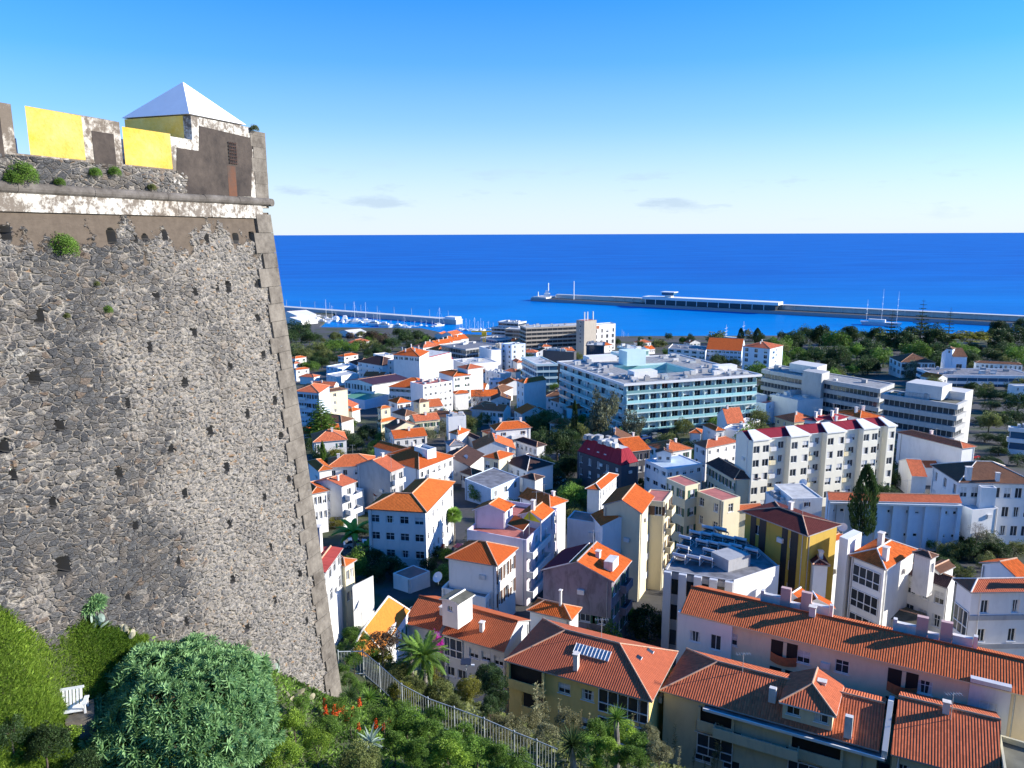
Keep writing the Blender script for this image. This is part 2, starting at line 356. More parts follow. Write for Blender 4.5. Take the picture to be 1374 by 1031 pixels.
stone = ramp(t, sep.outputs[0], [(0, (.048, .048, .050)), (.35, (.092, .092, .092)), (.62, (.138, .134, .128)), (.80, (.11, .098, .085)), (.92, (.16, .142, .12)), (.975, (.19, .13, .085)), (.99, (.25, .23, .20))])
small = ramp(t, seps.outputs[0], [(0, (.085, .083, .08)), (.4, (.15, .145, .138)), (.7, (.22, .20, .175)), (.94, (.28, .25, .205)), (.99, (.25, .16, .09))])
grain = noise_(t, 14, 6, uv, .7)
near = N_(t, 'ShaderNodeMapRange'); near.inputs[1].default_value = 1.5; near.inputs[2].default_value = 8.5; t.links.new(su.outputs[0], near.inputs[0])
stone = mixc(t, mth(t, 'MULTIPLY', near.outputs[0], .42), stone, (.035, .038, .043))      # darker basalt on the left
stone = mixc(t, .55, stone, mixc(t, grain, (.45,)*3, (1.45,)*3), 'MULTIPLY')
mortar = mixc(t, noise_(t, 5, 6, uv, .75), (.19, .172, .148), (.46, .42, .36))
big = noise_(t, .33, 4, uv, .6, .3)
# the mortar covers more of the stones towards the corner: s is 0 at the corner, 11 at the left of the view
near = N_(t, 'ShaderNodeMapRange'); near.inputs[1].default_value = 1.5; near.inputs[2].default_value = 8.5; t.links.new(su.outputs[0], near.inputs[0])
cover = mth(t, 'SUBTRACT', mth(t, 'MULTIPLY_ADD', big, 1.7, .17), mth(t, 'MULTIPLY', near.outputs[0], .62))      # about .75 at the corner, .1 on the left
mw = mth(t, 'MULTIPLY_ADD', mth(t, 'MAXIMUM', cover, 0.0), .26, .018)
gap = N_(t, 'ShaderNodeMapRange', interpolation_type='SMOOTHSTEP'); t.links.new(ve.outputs['Distance'], gap.inputs[0]); gap.inputs[1].default_value = 0; t.links.new(mw, gap.inputs[2])
gaps = N_(t, 'ShaderNodeMapRange', interpolation_type='SMOOTHSTEP'); t.links.new(vse.outputs['Distance'], gaps.inputs[0]); gaps.inputs[1].default_value = 0.0; gaps.inputs[2].default_value = .16
fill = mixc(t, gaps.outputs[0], mortar, small)                                  # pebbles set in the mortar
joint = mixc(t, ramp(t, cover, [(.02, (0, 0, 0)), (.28, (1, 1, 1))]), (.10, .093, .083), fill)
col = mixc(t, gap.outputs[0], joint, stone)
col = mixc(t, ramp(t, mth(t, 'MULTIPLY', cover, mth(t, 'ADD', noise_(t, 2.6, 5, uv, .7), .45)), [(.42, (0, 0, 0)), (.72, (.8, .8, .8))]), col, fill)
lich = ramp(t, mth(t, 'MULTIPLY', noise_(t, .8, 7, uv, .72), noise_(t, 7, 4, uv)), [(.31, (0, 0, 0)), (.46, (.5,)*3)])
col = mixc(t, lich, col, (.58, .55, .48))
damp = ramp(t, noise_(t, .5, 5, scaled(t, uv, (1.3, .5, 1)), .6), [(.55, (0, 0, 0)), (.8, (.5,)*3)])
col = mixc(t, damp, col, (.15, .125, .10))
rend = N_(t, 'ShaderNodeMapRange', interpolation_type='SMOOTHSTEP'); t.links.new(mth(t, 'ADD', mth(t, 'MULTIPLY_ADD', noise_(t, .55, 2, scaled(t, uv, (1, .12, 1))), 4.2, -2.0), mth(t, 'ADD', su.outputs[1], mth(t, 'MULTIPLY_ADD', noise_(t, 1.2, 6, uv, .7), -3.4, 1.15))), rend.inputs[0]); rend.inputs[1].default_value = .62; rend.inputs[2].default_value = .78
brown = mixc(t, noise_(t, 4, 6, uv, .7), (.055, .043, .033), (.15, .12, .092))
col = mixc(t, rend.outputs[0], brown, col)                                      # remains of brown render under the string course
t.links.new(col, b.inputs['Base Color']); b.inputs['Roughness'].default_value = .92; b.inputs['Specular IOR Level'].default_value = .2
hgt = mth(t, 'MULTIPLY_ADD', gap.outputs[0], mth(t, 'MULTIPLY_ADD', sep.outputs[1], .5, .5), mth(t, 'MULTIPLY', gaps.outputs[0], .2))
hgt = mth(t, 'MULTIPLY_ADD', grain, .22, hgt)
hgt = mth(t, 'MULTIPLY', hgt, mth(t, 'MULTIPLY_ADD', rend.outputs[0], .96, .04))
ds = N_(t, 'ShaderNodeDisplacement'); ds.inputs['Midlevel'].default_value = .5; ds.inputs['Scale'].default_value = .09; t.links.new(hgt, ds.inputs['Height'])
t.links.new(ds.outputs[0], t.nodes['Material Output'].inputs['Displacement']); m.displacement_method = 'BOTH'
RUBBLE = m
# weathered white limewash over brown, and dark render
def weathered(name, a, bcol, lo, hi, sc_=3.0):
    m, t, b = new_mat(name); o = objco(t)
    f = ramp(t, mth(t, 'ADD', mth(t, 'MULTIPLY', noise_(t, sc_, 8, o, .75), .6), mth(t, 'MULTIPLY', noise_(t, .9, 4, o), .4)), [(lo, (0, 0, 0)), (hi, (1, 1, 1))])
    c = mixc(t, f, a, bcol); t.links.new(mixc(t, .5, c, mixc(t, noise_(t, 12, 6, o, .7), (.6,)*3, (1.3,)*3), 'MULTIPLY'), b.inputs['Base Color']); b.inputs['Roughness'].default_value = .9
    bump(t, b, noise_(t, 8, 7, o, .7), .6, .03); return m
LIME = weathered('flaking_limewash', (.15, .125, .10), (.62, .60, .54), .47, .58, 6)
LIME2 = weathered('worn_limewash', (.13, .105, .08), (.58, .54, .47), .48, .60, 5)
RENDER = weathered('dark_brown_render', (.024, .018, .015), (.075, .058, .046), .40, .64, 2.2)
YWASH = weathered('yellow_limewash', (.86, .52, .03), (.93, .70, .22), .36, .62, 1.3)
ASHLAR = weathered('brown_ashlar', (.075, .063, .050), (.23, .205, .17), .38, .64, 2.6)
CORD = weathered('grey_string_course', (.07, .06, .05), (.19, .172, .155), .40, .66, 2.2)
RUSTY = weathered('rust_stain', (.12, .045, .02), (.06, .042, .032), .40, .6, 3)
PYR = plain('white_limewash', (.82, .82, .82), .8, 0, .03)

FO = wall_pt(0, 20)
fort = thing('fortress', 'old stone fort bastion with yellow battlements and white pyramid sentry roof', 'fortress', FO)
# --- battered rubble face with open putlog holes
HP = [(0, 100, 2.8625, [(430, 622, 1.2), (632, 622, 1), (520, 630, .8), (560, 632, .8), (795, 630, 1), (908, 628, 1), (970, 622, 1), (22, 608, 1.3), (877, 818, 1.1), (748, 838, .9), (988, 805, 1), (600, 855, .9), (990, 935, 1), (745, 990, 1), (150, 930, 1.2), (835, 822, .7)]),
      (0, 430, 2.8625, [(575, 100, .9), (710, 238, 1), (885, 178, 1), (490, 318, 1), (130, 220, 1.3), (225, 405, 1.3), (655, 495, 1.1), (807, 425, 1.1), (455, 592, 1), (712, 665, .9), (870, 570, 1), (1000, 492, 1), (1055, 310, 1), (1010, 135, 1), (1080, 445, .9), (950, 360, 1), (1110, 610, 1), (1015, 680, .9), (200, 705, 1), (517, 790, 1.1), (880, 785, .9), (1127, 790, .9), (683, 925, 1), (895, 995, .9), (1040, 872, .8), (1152, 970, .9), (243, 945, 1.9), (10, 490, 1.3), (50, 592, 1)]),
      (0, 760, 3.8067, [(648, 165, .9), (950, 285, 1), (1192, 70, .8), (1262, 318, 1)]), (330, 760, 3.8167, [(150, 175, .9), (310, 282, .8)])]
holes = []
for ox, oy, k, L in HP:
    for x, y, q in L:
        s, v = wall_sv(ox+x/k, oy+y/k); holes.append((s, v, q))
def wall_q(v): return FK*v
GS = .05; SMAX = 15.0; VMAX = 24.0
ns = int(SMAX/GS); nv = int(VMAX/GS)
vv = np.linspace(.35, VMAX, nv+1); ss = np.linspace(0, 1, ns+1)
Sg = (-FK*vv[:, None])*(1-ss)+SMAX*ss
Vg = np.repeat(vv[:, None], ns+1, 1)
Pw = FT-FD*Sg[..., None]+FN*(FK*Vg)[..., None]-np.array([0, 0, 1.0])*Vg[..., None]
keep = np.ones((nv, ns), bool); cs = (Sg[:-1, :-1]+Sg[1:, 1:])/2; cv = (Vg[:-1, :-1]+Vg[1:, 1:])/2
rg = random.Random(3)
for s, v, q in holes:
    a, h2 = .115*q*rg.uniform(.85, 1.1), .15*q*rg.uniform(.85, 1.15)
    keep &= ~((abs(cs-s) < a) & (abs(cv-v) < h2) & ((abs(cs-s)/a)**4+(abs(cv-v)/h2)**4 < 1.25))
idx = np.arange((nv+1)*(ns+1)).reshape(nv+1, ns+1)
quads = np.stack([idx[:-1, :-1], idx[:-1, 1:], idx[1:, 1:], idx[1:, :-1]], -1)
Fk = quads[keep].reshape(-1, 4)
verts = Pw.reshape(-1, 3); inner = verts-FN*1.3; nb0 = len(verts)
ext = []; kk = np.pad(keep, 1, constant_values=True)
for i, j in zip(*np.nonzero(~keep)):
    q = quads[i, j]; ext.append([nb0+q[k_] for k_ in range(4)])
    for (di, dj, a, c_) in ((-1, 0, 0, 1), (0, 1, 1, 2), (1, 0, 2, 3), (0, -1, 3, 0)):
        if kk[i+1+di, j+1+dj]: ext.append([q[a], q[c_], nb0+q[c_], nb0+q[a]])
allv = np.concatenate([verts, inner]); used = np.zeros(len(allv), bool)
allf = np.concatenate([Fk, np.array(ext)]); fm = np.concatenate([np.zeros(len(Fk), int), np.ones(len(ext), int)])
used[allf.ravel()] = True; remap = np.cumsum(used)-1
me = np_mesh('wall_face', allv[used]-FO, remap[allf], [RUBBLE, BLACK], fm=fm, smooth=True)  # hole insides coloured black to paint the deep shade in them
U2 = np.column_stack([np.concatenate([Sg.ravel()]*2), np.concatenate([Vg.ravel()]*2)])[used]
li = np.empty(len(me.loops), np.int32); me.loops.foreach_get('vertex_index', li)
ul = me.uv_layers.new(name='UVMap'); ul.data.foreach_set('uv', U2[li].astype(np.float32).ravel())
obj('wall_face', me, fort)
# --- the other flank of the bastion, round the corner
mb = MB()
def flank_pt(l, v, out=0.0): return FT+(FN+FD)*FK*v-np.array([0, 0, v])-FN*l+FD*out
mb.face([flank_pt(0, 24), flank_pt(0, .35), flank_pt(16, .35), flank_pt(16, 24)]); mb.build('flank_wall', ASHLAR, fort, FO)
# --- quoins: alternating long and short ashlar blocks up the corner
mb = MB(); v = .42; i = 0; rg = random.Random(5)
while v < 23.5:
    hh = rg.uniform(.52, .72); ln = (1.0 if i % 2 else .74)*rg.uniform(.88, 1.12); v2 = v+hh-.015; o_ = rg.uniform(.057, .064)
    A = [wall_pt(-FK*v, v, o_)+FD*.03, wall_pt(-FK*v+ln, v, o_), wall_pt(-FK*v2+ln, v2, o_), wall_pt(-FK*v2, v2, o_)+FD*.03]
    B = [p-FN*.5 for p in A]
    mb.face([A[0], A[3], A[2], A[1]]); mb.face([A[1], A[2], B[2], B[1]]); mb.face([A[0], A[1], B[1], B[0]]); mb.face([A[3], B[3], B[2], A[2]]); mb.face([A[0], B[0], B[3], A[3]])
    v += hh; i += 1
mb.build('quoins', ASHLAR, fort, FO)
# --- string course: half-round moulding, returning round the corner
mb = MB(); z = np.array([0, 0, 1.0]); s = -.12; rg = random.Random(8)
while s < 15:
    e = s+rg.uniform(1.5, 2.6); j = np.array([0, 0, rg.uniform(-.015, .015)])
    mb.tube(FT-FD*s+FN*.02+j, FT-FD*(e-.012)+FN*.02+j, .135, n=14); s = e
mb.tube(FT+FD*.12+FN*.14, FT+FD*.12-FN*6, .135, n=12)
mb.build('string_course', CORD, fort, FO, smooth=False)
# --- limewash band under the moulding (patchy), 5 mm proud
mb = MB()
for a, c_ in ((.35, 2.95), (2.97, 4.4), (5.4, 15)):
    mb.box(wall_pt(a, .56, -.2), -FD*(c_-a), FNB*.235, z*.43, 0)
mb.build('limewash_band', LIME, fort, FO)
mb = MB(); mb.box(wall_pt(4.41, .56, -.2), -FD*.98, FNB*.232, z*.43); mb.build('limewash_band', LIME2, fort, FO)
# --- parapet base in rubble
def pl(px, py, d=0.0): return pplane(px, py, FT-FN*d, FN)
def sp_(px, py, d=0.0): return float(np.dot(pl(px, py, d)-FT, -FD))
def q3(s, d, z_): p = FT-FD*s-FN*d; return np.array([p[0], p[1], z_])
ZS = 101.93; ZM = 103.04; d0 = 0.02
s0, s1, s2, s3 = sp_(18, 170), sp_(112, 185), sp_(163, 195), sp_(230, 205)
def rubble_panel(name, sa, sb, za, zb, d=0.0, par=fort):
    n_ = max(2, int(abs(sb-sa)/.06)); k_ = max(2, int((zb-za)/.06))
    a_ = np.linspace(sb, sa, n_+1); c_ = np.linspace(za, zb, k_+1); G = np.array([[q3(x, d, y) for x in a_] for y in c_]).reshape(-1, 3)
    ii = np.arange(len(G)).reshape(k_+1, n_+1); f_ = np.stack([ii[:-1, :-1], ii[:-1, 1:], ii[1:, 1:], ii[1:, :-1]], -1).reshape(-1, 4)
    me = np_mesh(name, G-FO, f_, RUBBLE, smooth=True); li = np.empty(len(me.loops), np.int32); me.loops.foreach_get('vertex_index', li)
    uv_ = np.array([[x+40, 30-y] for y in c_ for x in a_]).reshape(-1, 2)
    uv_ = np.array([[x, 90-(y-101)*1.0] for y in c_ for x in a_]); me.uv_layers.new(name='UVMap').data.foreach_set('uv', uv_[li].astype(np.float32).ravel())
    return obj(name, me, par)
rubble_panel('parapet_base', -0.0+3.9, 15, FZ+.05, ZS-.05)
mb = MB(); mb.box(q3(3.9, .12, FZ-.3), -FD*11.5, -FN*2.4, z*(ZS-.06-FZ+.3)); mb.build('parapet_core', ASHLAR, fort, FO)
mb = MB(); mb.box(q3(s3, -.01, ZS-.055), -FD*(15-s3), -FN*2.6, z*.05); mb.build('embrasure_sill', LIME2, fort, FO)
# --- merlons with splayed yellow cheeks
TK = .85
def merlon(sr, sl, cheek_px, par, dark, top=ZM):
    """front face from sl (left) to sr (right); left cheek recedes to the photographed back edge"""
    pb = pl(cheek_px[0], cheek_px[1], TK); sb = float(np.dot(pb-FT, -FD)); zb = pb[2]
    fl, fr, bl, br = (sl, 0), (sr, 0), (sb, TK), (sr-.25, TK)
    P = lambda a, h: q3(a[0], a[1], h)
    M = MB()
    M.face([P(fl, ZS), P(fr, ZS), P(fr, top), P(fl, top)], 0)          # front
    M.face([P(bl, ZS), P(fl, ZS), P(fl, top), P(bl, zb)], 1)           # cheek
    M.face([P(fr, ZS), P(br, ZS), P(br, zb), P(fr, top)], 1)
    M.face([P(fl, top), P(fr, top), P(br, zb), P(bl, zb)], 0)
    M.face([P(br, ZS), P(bl, ZS), P(bl, zb), P(br, zb)], 0)
    o = M.build('merlon', [LIME2, YWASH], par, FO)
    if dark:
        D = MB(); a, c_ = sr+(sl-sr)*.2, sr+(sl-sr)*.78; D.box(q3(a, .1, ZS-.12), -FD*(c_-a), FN*.112, z*(top-ZS-.22)); D.build('render_panel', RENDER, o, FO)
    return o
merlon(s2, s1, (33, 142), fort, True)
merlon(s3-.02, s3, (163.5, 170), fort, False, pl(230, 180)[2])
o = merlon(s0, s0+1.6, (-140, 118), fort, True)
# --- turret
sB, sC, sE = sp_(257, 170), sp_(332, 190), sp_(355, 200)
zsh = pl(240, 185)[2]; zB = pl(257, 153)[2]; zE = pl(352, 178)[2]
side = sB-sC
mb = MB(); TD = 3.4
mb.box(q3(-.1, 0, FZ-.2), -FD*(s3-.001+.1), -FN*TD, z*(zsh-FZ+.2), 0)
mb.build('turret_base', LIME, fort, FO)
mb = MB(); mb.box(q3(.62, 0.003, zsh+.001), -FD*(sB-.62), -FN*.30, z*(zB-zsh-.06), 0); mb.build('turret_front', LIME, fort, FO)
mb = MB(); mb.box(q3(sC-.2, .31, zsh+.001), -FD*(sB-sC+.2-.005), -FN*(side-.35), z*(zB-zsh-.04), 0); mb.build('sentry_wall', YWASH, fort, FO)
mb = MB()
a = [q3(sB+.03, -.0+.02, zB), q3(sC-.03, .02, zB), q3(sC-.03, side+.03, zB), q3(sB+.03, side+.03, zB)]
ap = pplane(257, 113, np.array(sum(a)/4), FN); ap = np.array([*(sum(a)/4)[:2], ap[2]])
for i in range(4): mb.face([a[i], a[(i+1) % 4], ap])
mb.face([p for p in a[::-1]]); mb.build('pyramid_roof', PYR, fort, FO)
mb = MB(); zz = FZ+.13; rg = random.Random(2)
while zz < zE-.05:
    hh = min(rg.uniform(.35, .5), zE-zz); w_ = rg.choice([.5, .62, .62])
    mb.box(q3(-.12, .2, zz), -FD*(w_+.2), FN*(.2+.012+rg.uniform(0, .012)), z*(hh-.006)); zz += hh
mb.build('corner_pilaster', ASHLAR, fort, FO)
mb = MB()
k5 = 5.725
pp = [(612, 395), (1022, 492), (1012, 940), (500, 915), (500, 800), (440, 745), (440, 563), (612, 588)]
poly = [pl(160+x/k5, 100+y/k5) for x, y in pp]
f = [p+FN*.014 for p in poly]; r = [p-FN*.05 for p in poly]
mb.face(f[::-1], 0)
for i in range(len(f)): j = (i+1) % len(f); mb.face([f[i], f[j], r[j], r[i]], 0)
rp_ = mb.build('render_panel', RENDER, fort, FO)
mb = MB(); a, c_ = pl(160+826/k5, 100+700/k5), pl(160+905/k5, 100+940/k5); sa, sb = float(np.dot(a-FT, -FD)), float(np.dot(c_-FT, -FD))
mb.box(q3(sb, .0, c_[2]), -FD*(sa-sb), FN*.017, z*(a[2]-c_[2])); mb.build('rust_streak', RUSTY, rp_, FO)
mb = MB(); a, c_ = pl(160+826/k5, 100+515/k5), pl(160+903/k5, 100+695/k5); sa, sb = float(np.dot(a-FT, -FD)), float(np.dot(c_-FT, -FD))
mb.box(q3(sb, .0, c_[2]), -FD*(sa-sb), FN*.018, z*(a[2]-c_[2]), 0)
for i in range(5): mb.tube(q3(sb+(sa-sb)*(i+.5)/5, -.05, c_[2]), q3(sb+(sa-sb)*(i+.5)/5, -.05, a[2]), .012, n=5, m=1)
for i in range(7): mb.tube(q3(sb, -.05, c_[2]+(a[2]-c_[2])*(i+.3)/6.6), q3(sa, -.05, c_[2]+(a[2]-c_[2])*(i+.3)/6.6), .012, n=5, m=1)
mb.build('window_grille', [BLACK, RUSTM], fort, FO)
# railing seen through the first embrasure
rail = thing('terrace_railing', 'pale metal railing glimpsed through the leftmost gap in the fort battlements', 'railing', q3(9.5, 2.3, ZS))
mb = MB(); A_, B_ = q3(11.2, 2.3, ZS), q3(7.6, 2.3, ZS)
for i in range(20):
    p = A_+(B_-A_)*i/19; mb.tube(p, p+z*.62, .022, n=5)
mb.tube(A_+z*.62, B_+z*.62, .03, n=6); mb.build('rail_bars', METAL, rail, q3(9.5, 2.3, ZS))
# ================================================================== houses: builders
REG = dict(A=(370, 360, 4.58), B=(640, 360, 4.58), C=(900, 380, 5.725), D=(1134, 380, 5.725), E=(370, 540, 5.089), F=(600, 540, 5.089), G=(850, 540, 5.089),
           H=(1104, 540, 5.089), I=(410, 690, 5.725), J=(620, 690, 5.089), K=(850, 690, 5.089), L=(1104, 690, 5.089), M=(640, 830, 5.089), N=(870, 830, 5.089), O=(1104, 830, 5.089),
           Q=(370, 400, 8.5875), T=(520, 420, 8.5875), X=(660, 420, 6.87), P=(0, 0, 1))
def px(r, q): o = REG[r]; return o[0]+q[0]/o[2], o[1]+q[1]/o[2]
UP = Vector((0, 0, 1))
WIN = {}; WRG = random.Random(77)
def window_meshes(w, h, style):
    key = (round(w, 2), round(h, 2), style)
    if key in WIN: return WIN[key]
    fr = MB(); t_ = .07; d = .06
    for (x, z_, a, c) in ((-w/2, 0, w, t_), (-w/2, h-t_, w, t_), (-w/2, t_, t_, h-2*t_), (w/2-t_, t_, t_, h-2*t_)): fr.box((x, -d, z_), (a, 0, 0), (0, d, 0), (0, 0, c))
    if style in 'hj':
        for sx in (-1, 1): fr.box((sx*(w/2+w*.24)-w*.22, -.215, .0), (w*.44, 0, 0), (0, .045, 0), (0, 0, h), 2)
    if style in 'cgkhj': fr.box((-.03, -d+.01, t_), (.06, 0, 0), (0, d-.02, 0), (0, 0, h-2*t_))
    if style == 'g': fr.box((-w/2+t_, -d+.012, h*.62), (w-2*t_, 0, 0), (0, d-.025, 0), (0, 0, .05))
    if style in 'cgshj': fr.box((-w/2-.1, -.24, -.07), (w+.2, 0, 0), (0, .22, 0), (0, 0, .065))
    pa = MB(); pa.face([(-w/2+.03, -.02, .03), (w/2-.03, -.02, .03), (w/2-.03, -.02, h-.03), (-w/2+.03, -.02, h-.03)], 0)
    SH = BROWNSH if style == 'j' else GREENSH
    fo = fr.build('window', [TRIM, GLASS, SH]); r = [fo.data, []]; bpy.data.objects.remove(fo)
    for var in range(4):
        k = MB(); k.v, k.f, k.m, k.u = list(pa.v), list(pa.f), list(pa.m), list(pa.u); q = (-w/2+.06, -.03, w/2-.06)
        if var == 1: k.face([(q[0], -.03, h*.42), (q[2], -.03, h*.42), (q[2], -.03, h-.06), (q[0], -.03, h-.06)], 1)
        if var == 2: k.face([(q[0], -.03, .07), (q[0]+w*.24, -.03, .07), (q[0]+w*.16, -.03, h-.06), (q[0], -.03, h-.06)], 1); k.face([(q[2]-w*.24, -.03, .07), (q[2], -.03, .07), (q[2], -.03, h-.06), (q[2]-w*.16, -.03, h-.06)], 1)
        po = k.build('pane', [GLASS, CURT]); r[1].append(po.data); bpy.data.objects.remove(po)
    # simple one-mesh version for far walls
    fr.face([(-w/2+.03, -.02, .03), (w/2-.03, -.02, .03), (w/2-.03, -.02, h-.03), (-w/2+.03, -.02, h-.03)], 1)
    fv = []
    for var in range(3):
        k = MB(); k.v, k.f, k.m, k.u = list(fr.v), list(fr.f), list(fr.m), list(fr.u)
        if var == 1: k.face([(-w/2+.05, -.03, h*.4), (w/2-.05, -.03, h*.4), (w/2-.05, -.03, h-.05), (-w/2+.05, -.03, h-.05)], 3)
        if var == 2: k.face([(-w/2+.05, -.03, .05), (-w/2+w*.42, -.03, .05), (-w/2+w*.42, -.03, h-.05), (-w/2+.05, -.03, h-.05)], 3)
        so_ = k.build('window', [TRIM, GLASS, SH, CURT]); fv.append(so_.data); bpy.data.objects.remove(so_)
    r.append(fv)
    WIN[key] = r; return r
def add_window(parent, org, o, u, w, h, style, far, name='window'):
    """o: bottom middle of the window on its reveal plane, u: along the wall (left to right seen from outside)"""
    me = window_meshes(w, h, style); n = u.cross(UP)
    M_ = Matrix(((u.x, -n.x, 0, o.x-org.x), (u.y, -n.y, 0, o.y-org.y), (u.z, -n.z, 1, o.z-org.z), (0, 0, 0, 1)))
    f = bpy.data.objects.new(name, me[2][WRG.choice((0, 0, 0, 1, 2))] if far else me[0]); COL.objects.link(f); f.parent = parent; f.matrix_local = M_
    if not far:
        p = bpy.data.objects.new('pane', me[1][WRG.choice((0, 0, 0, 1, 1, 2, 2, 3))]); COL.objects.link(p); p.parent = f
    return f
def facade(mb, o, u, W, zb, H, wins, depth=.16, m=0):
    """wall from bottom-left o (seen from outside) with open window holes and reveals; wins: (centre u, bottom v above o+zb, w, h)"""
    n = u.cross(UP)
    us = sorted({0.0, W, *[c-w/2 for c, v, w, h in wins], *[c+w/2 for c, v, w, h in wins]}); vs = sorted({0.0, H, *[v for c, v, w, h in wins], *[v+h for c, v, w, h in wins]})
    P = lambda a, c, d=0: Vector((o.x+u.x*a-n.x*d, o.y+u.y*a-n.y*d, zb+c))
    for i in range(len(us)-1):
        for j in range(len(vs)-1):
            a, c = (us[i]+us[i+1])/2, (vs[j]+vs[j+1])/2
            if us[i+1]-us[i] < 1e-4 or vs[j+1]-vs[j] < 1e-4: continue
            if any(abs(a-x) < w/2 and v < c < v+h for x, v, w, h in wins): continue
            mb.face([P(us[i], vs[j]), P(us[i+1], vs[j]), P(us[i+1], vs[j+1]), P(us[i], vs[j+1])], m)
    for x, v, w, h in wins:
        a, c, e, f = x-w/2, x+w/2, v, v+h
        mb.face([P(a, e), P(c, e), P(c, e, depth), P(a, e, depth)], m); mb.face([P(a, f, depth), P(c, f, depth), P(c, f), P(a, f)], m)
        mb.face([P(a, e), P(a, e, depth), P(a, f, depth), P(a, f)], m); mb.face([P(c, e, depth), P(c, e), P(c, f), P(c, f, depth)], m)
def win_list(W, H, rows, cols, w=1.0, h=1.35, top=.75, storey=2.95, margin=None, skip=()):
    mg = margin if margin is not None else max(.5, W/(cols*2+.6))
    r = []
    for i in range(rows):
        v = H-top-h-i*storey
        if v < .25: break
        for j in range(cols):
            if (i, j) in skip: continue
            c = W/2 if cols == 1 else mg+(W-2*mg)*j/(cols-1)
            if c-w/2 > .1 and c+w/2 < W-.1: r.append((c, v, w, h))
    return r
def roof_solid(mb, A, B, Cc, D, kind, pitch, axis, i0, i1, th=.14, cap=True, capm=2):
    """A near, B along e1, D along e2 (counter-clockwise seen from above). kind ridge; axis 1: ridge along A-B"""
    A, B, Cc, D = map(V, (A, B, Cc, D))
    if axis == 2: A, B, Cc, D = B, Cc, D, A; i0, i1 = i1, i0      # now ridge along the (new) A-B edge... A'=B, B'=C
    b = (B-A).length; a = (D-A).length; e1 = (B-A)/b; e2 = (D-A)/a
    hgt = a/2*math.tan(R_(pitch)); i0 *= a/2; i1 *= a/2
    if i0+i1 > b*.96: k = b*.96/(i0+i1); i0 *= k; i1 *= k
    r0 = A+e1*i0+e2*a/2+UP*hgt; r1 = B-e1*i1+e2*a/2+UP*hgt
    for z_, flip in ((0, False), (-th, True)):
        q = [[A, B, r1, r0], [Cc, D, r0, r1]]
        if i0 > 0: q.append([D, A, r0])
        if i1 > 0: q.append([B, Cc, r1])
        for p in q:
            p = [x+UP*z_ for x in p]
            if flip: mb.face(p[::-1], 1)
            else: mb.slope(p, 0)
    ring = [A, B] + ([r1] if i1 == 0 else []) + [Cc, D] + ([r0] if i0 == 0 else [])
    for i in range(len(ring)):
        p, q = ring[i], ring[(i+1) % len(ring)]; mb.face([p-UP*th, q-UP*th, q, p], 1)
    if cap:
        mb.tube(r0+UP*.02, r1+UP*.02, .10, n=6, m=capm)
        if i0 > 0:
            for c in (A, D): mb.tube(c+UP*.03, r0+UP*.02, .09, n=6, m=capm)
        if i1 > 0:
            for c in (B, Cc): mb.tube(c+UP*.03, r1+UP*.02, .09, n=6, m=capm)
    return r0, r1, hgt
HOUSES = []
def quad_from(r, N, Lp, Rp, h, fn=at):
    n = fn(*px(r, N), h); z_ = n[2]
    def other(q, ref, sgn):
        if isinstance(q, (int, float)): return None
        return pz(*px(r, q), z_)
    l, rr_ = other(Lp, n, 1), other(Rp, n, -1)
    if l is None: e = (rr_-n)/np.linalg.norm(rr_-n); l = n+np.array([-e[1], e[0], 0])*Lp
    if rr_ is None: e = (l-n)/np.linalg.norm(l-n); rr_ = n+np.array([e[1], -e[0], 0])*Rp
    a, b_ = l-n, rr_-n; la, lb = np.linalg.norm(a), np.linalg.norm(b_); ang = math.degrees(math.acos(np.clip(np.dot(a, b_)/la/lb, -1, 1)))
    if ang < 72 or ang > 108:
        pl_ = np.hypot(*(np.array(px(r, Lp) if not isinstance(Lp, (int, float)) else (0, 0))-np.array(px(r, N)))); pr_ = np.hypot(*(np.array(px(r, Rp) if not isinstance(Rp, (int, float)) else (0, 0))-np.array(px(r, N))))
        if pl_ > pr_: e = a/la; b_ = np.array([e[1], -e[0], 0])*min(lb, 2.5*la)
        else: e = b_/lb; a = np.array([-e[1], e[0], 0])*min(la, 2.5*lb)
    return n, n+a, n+b_, ang
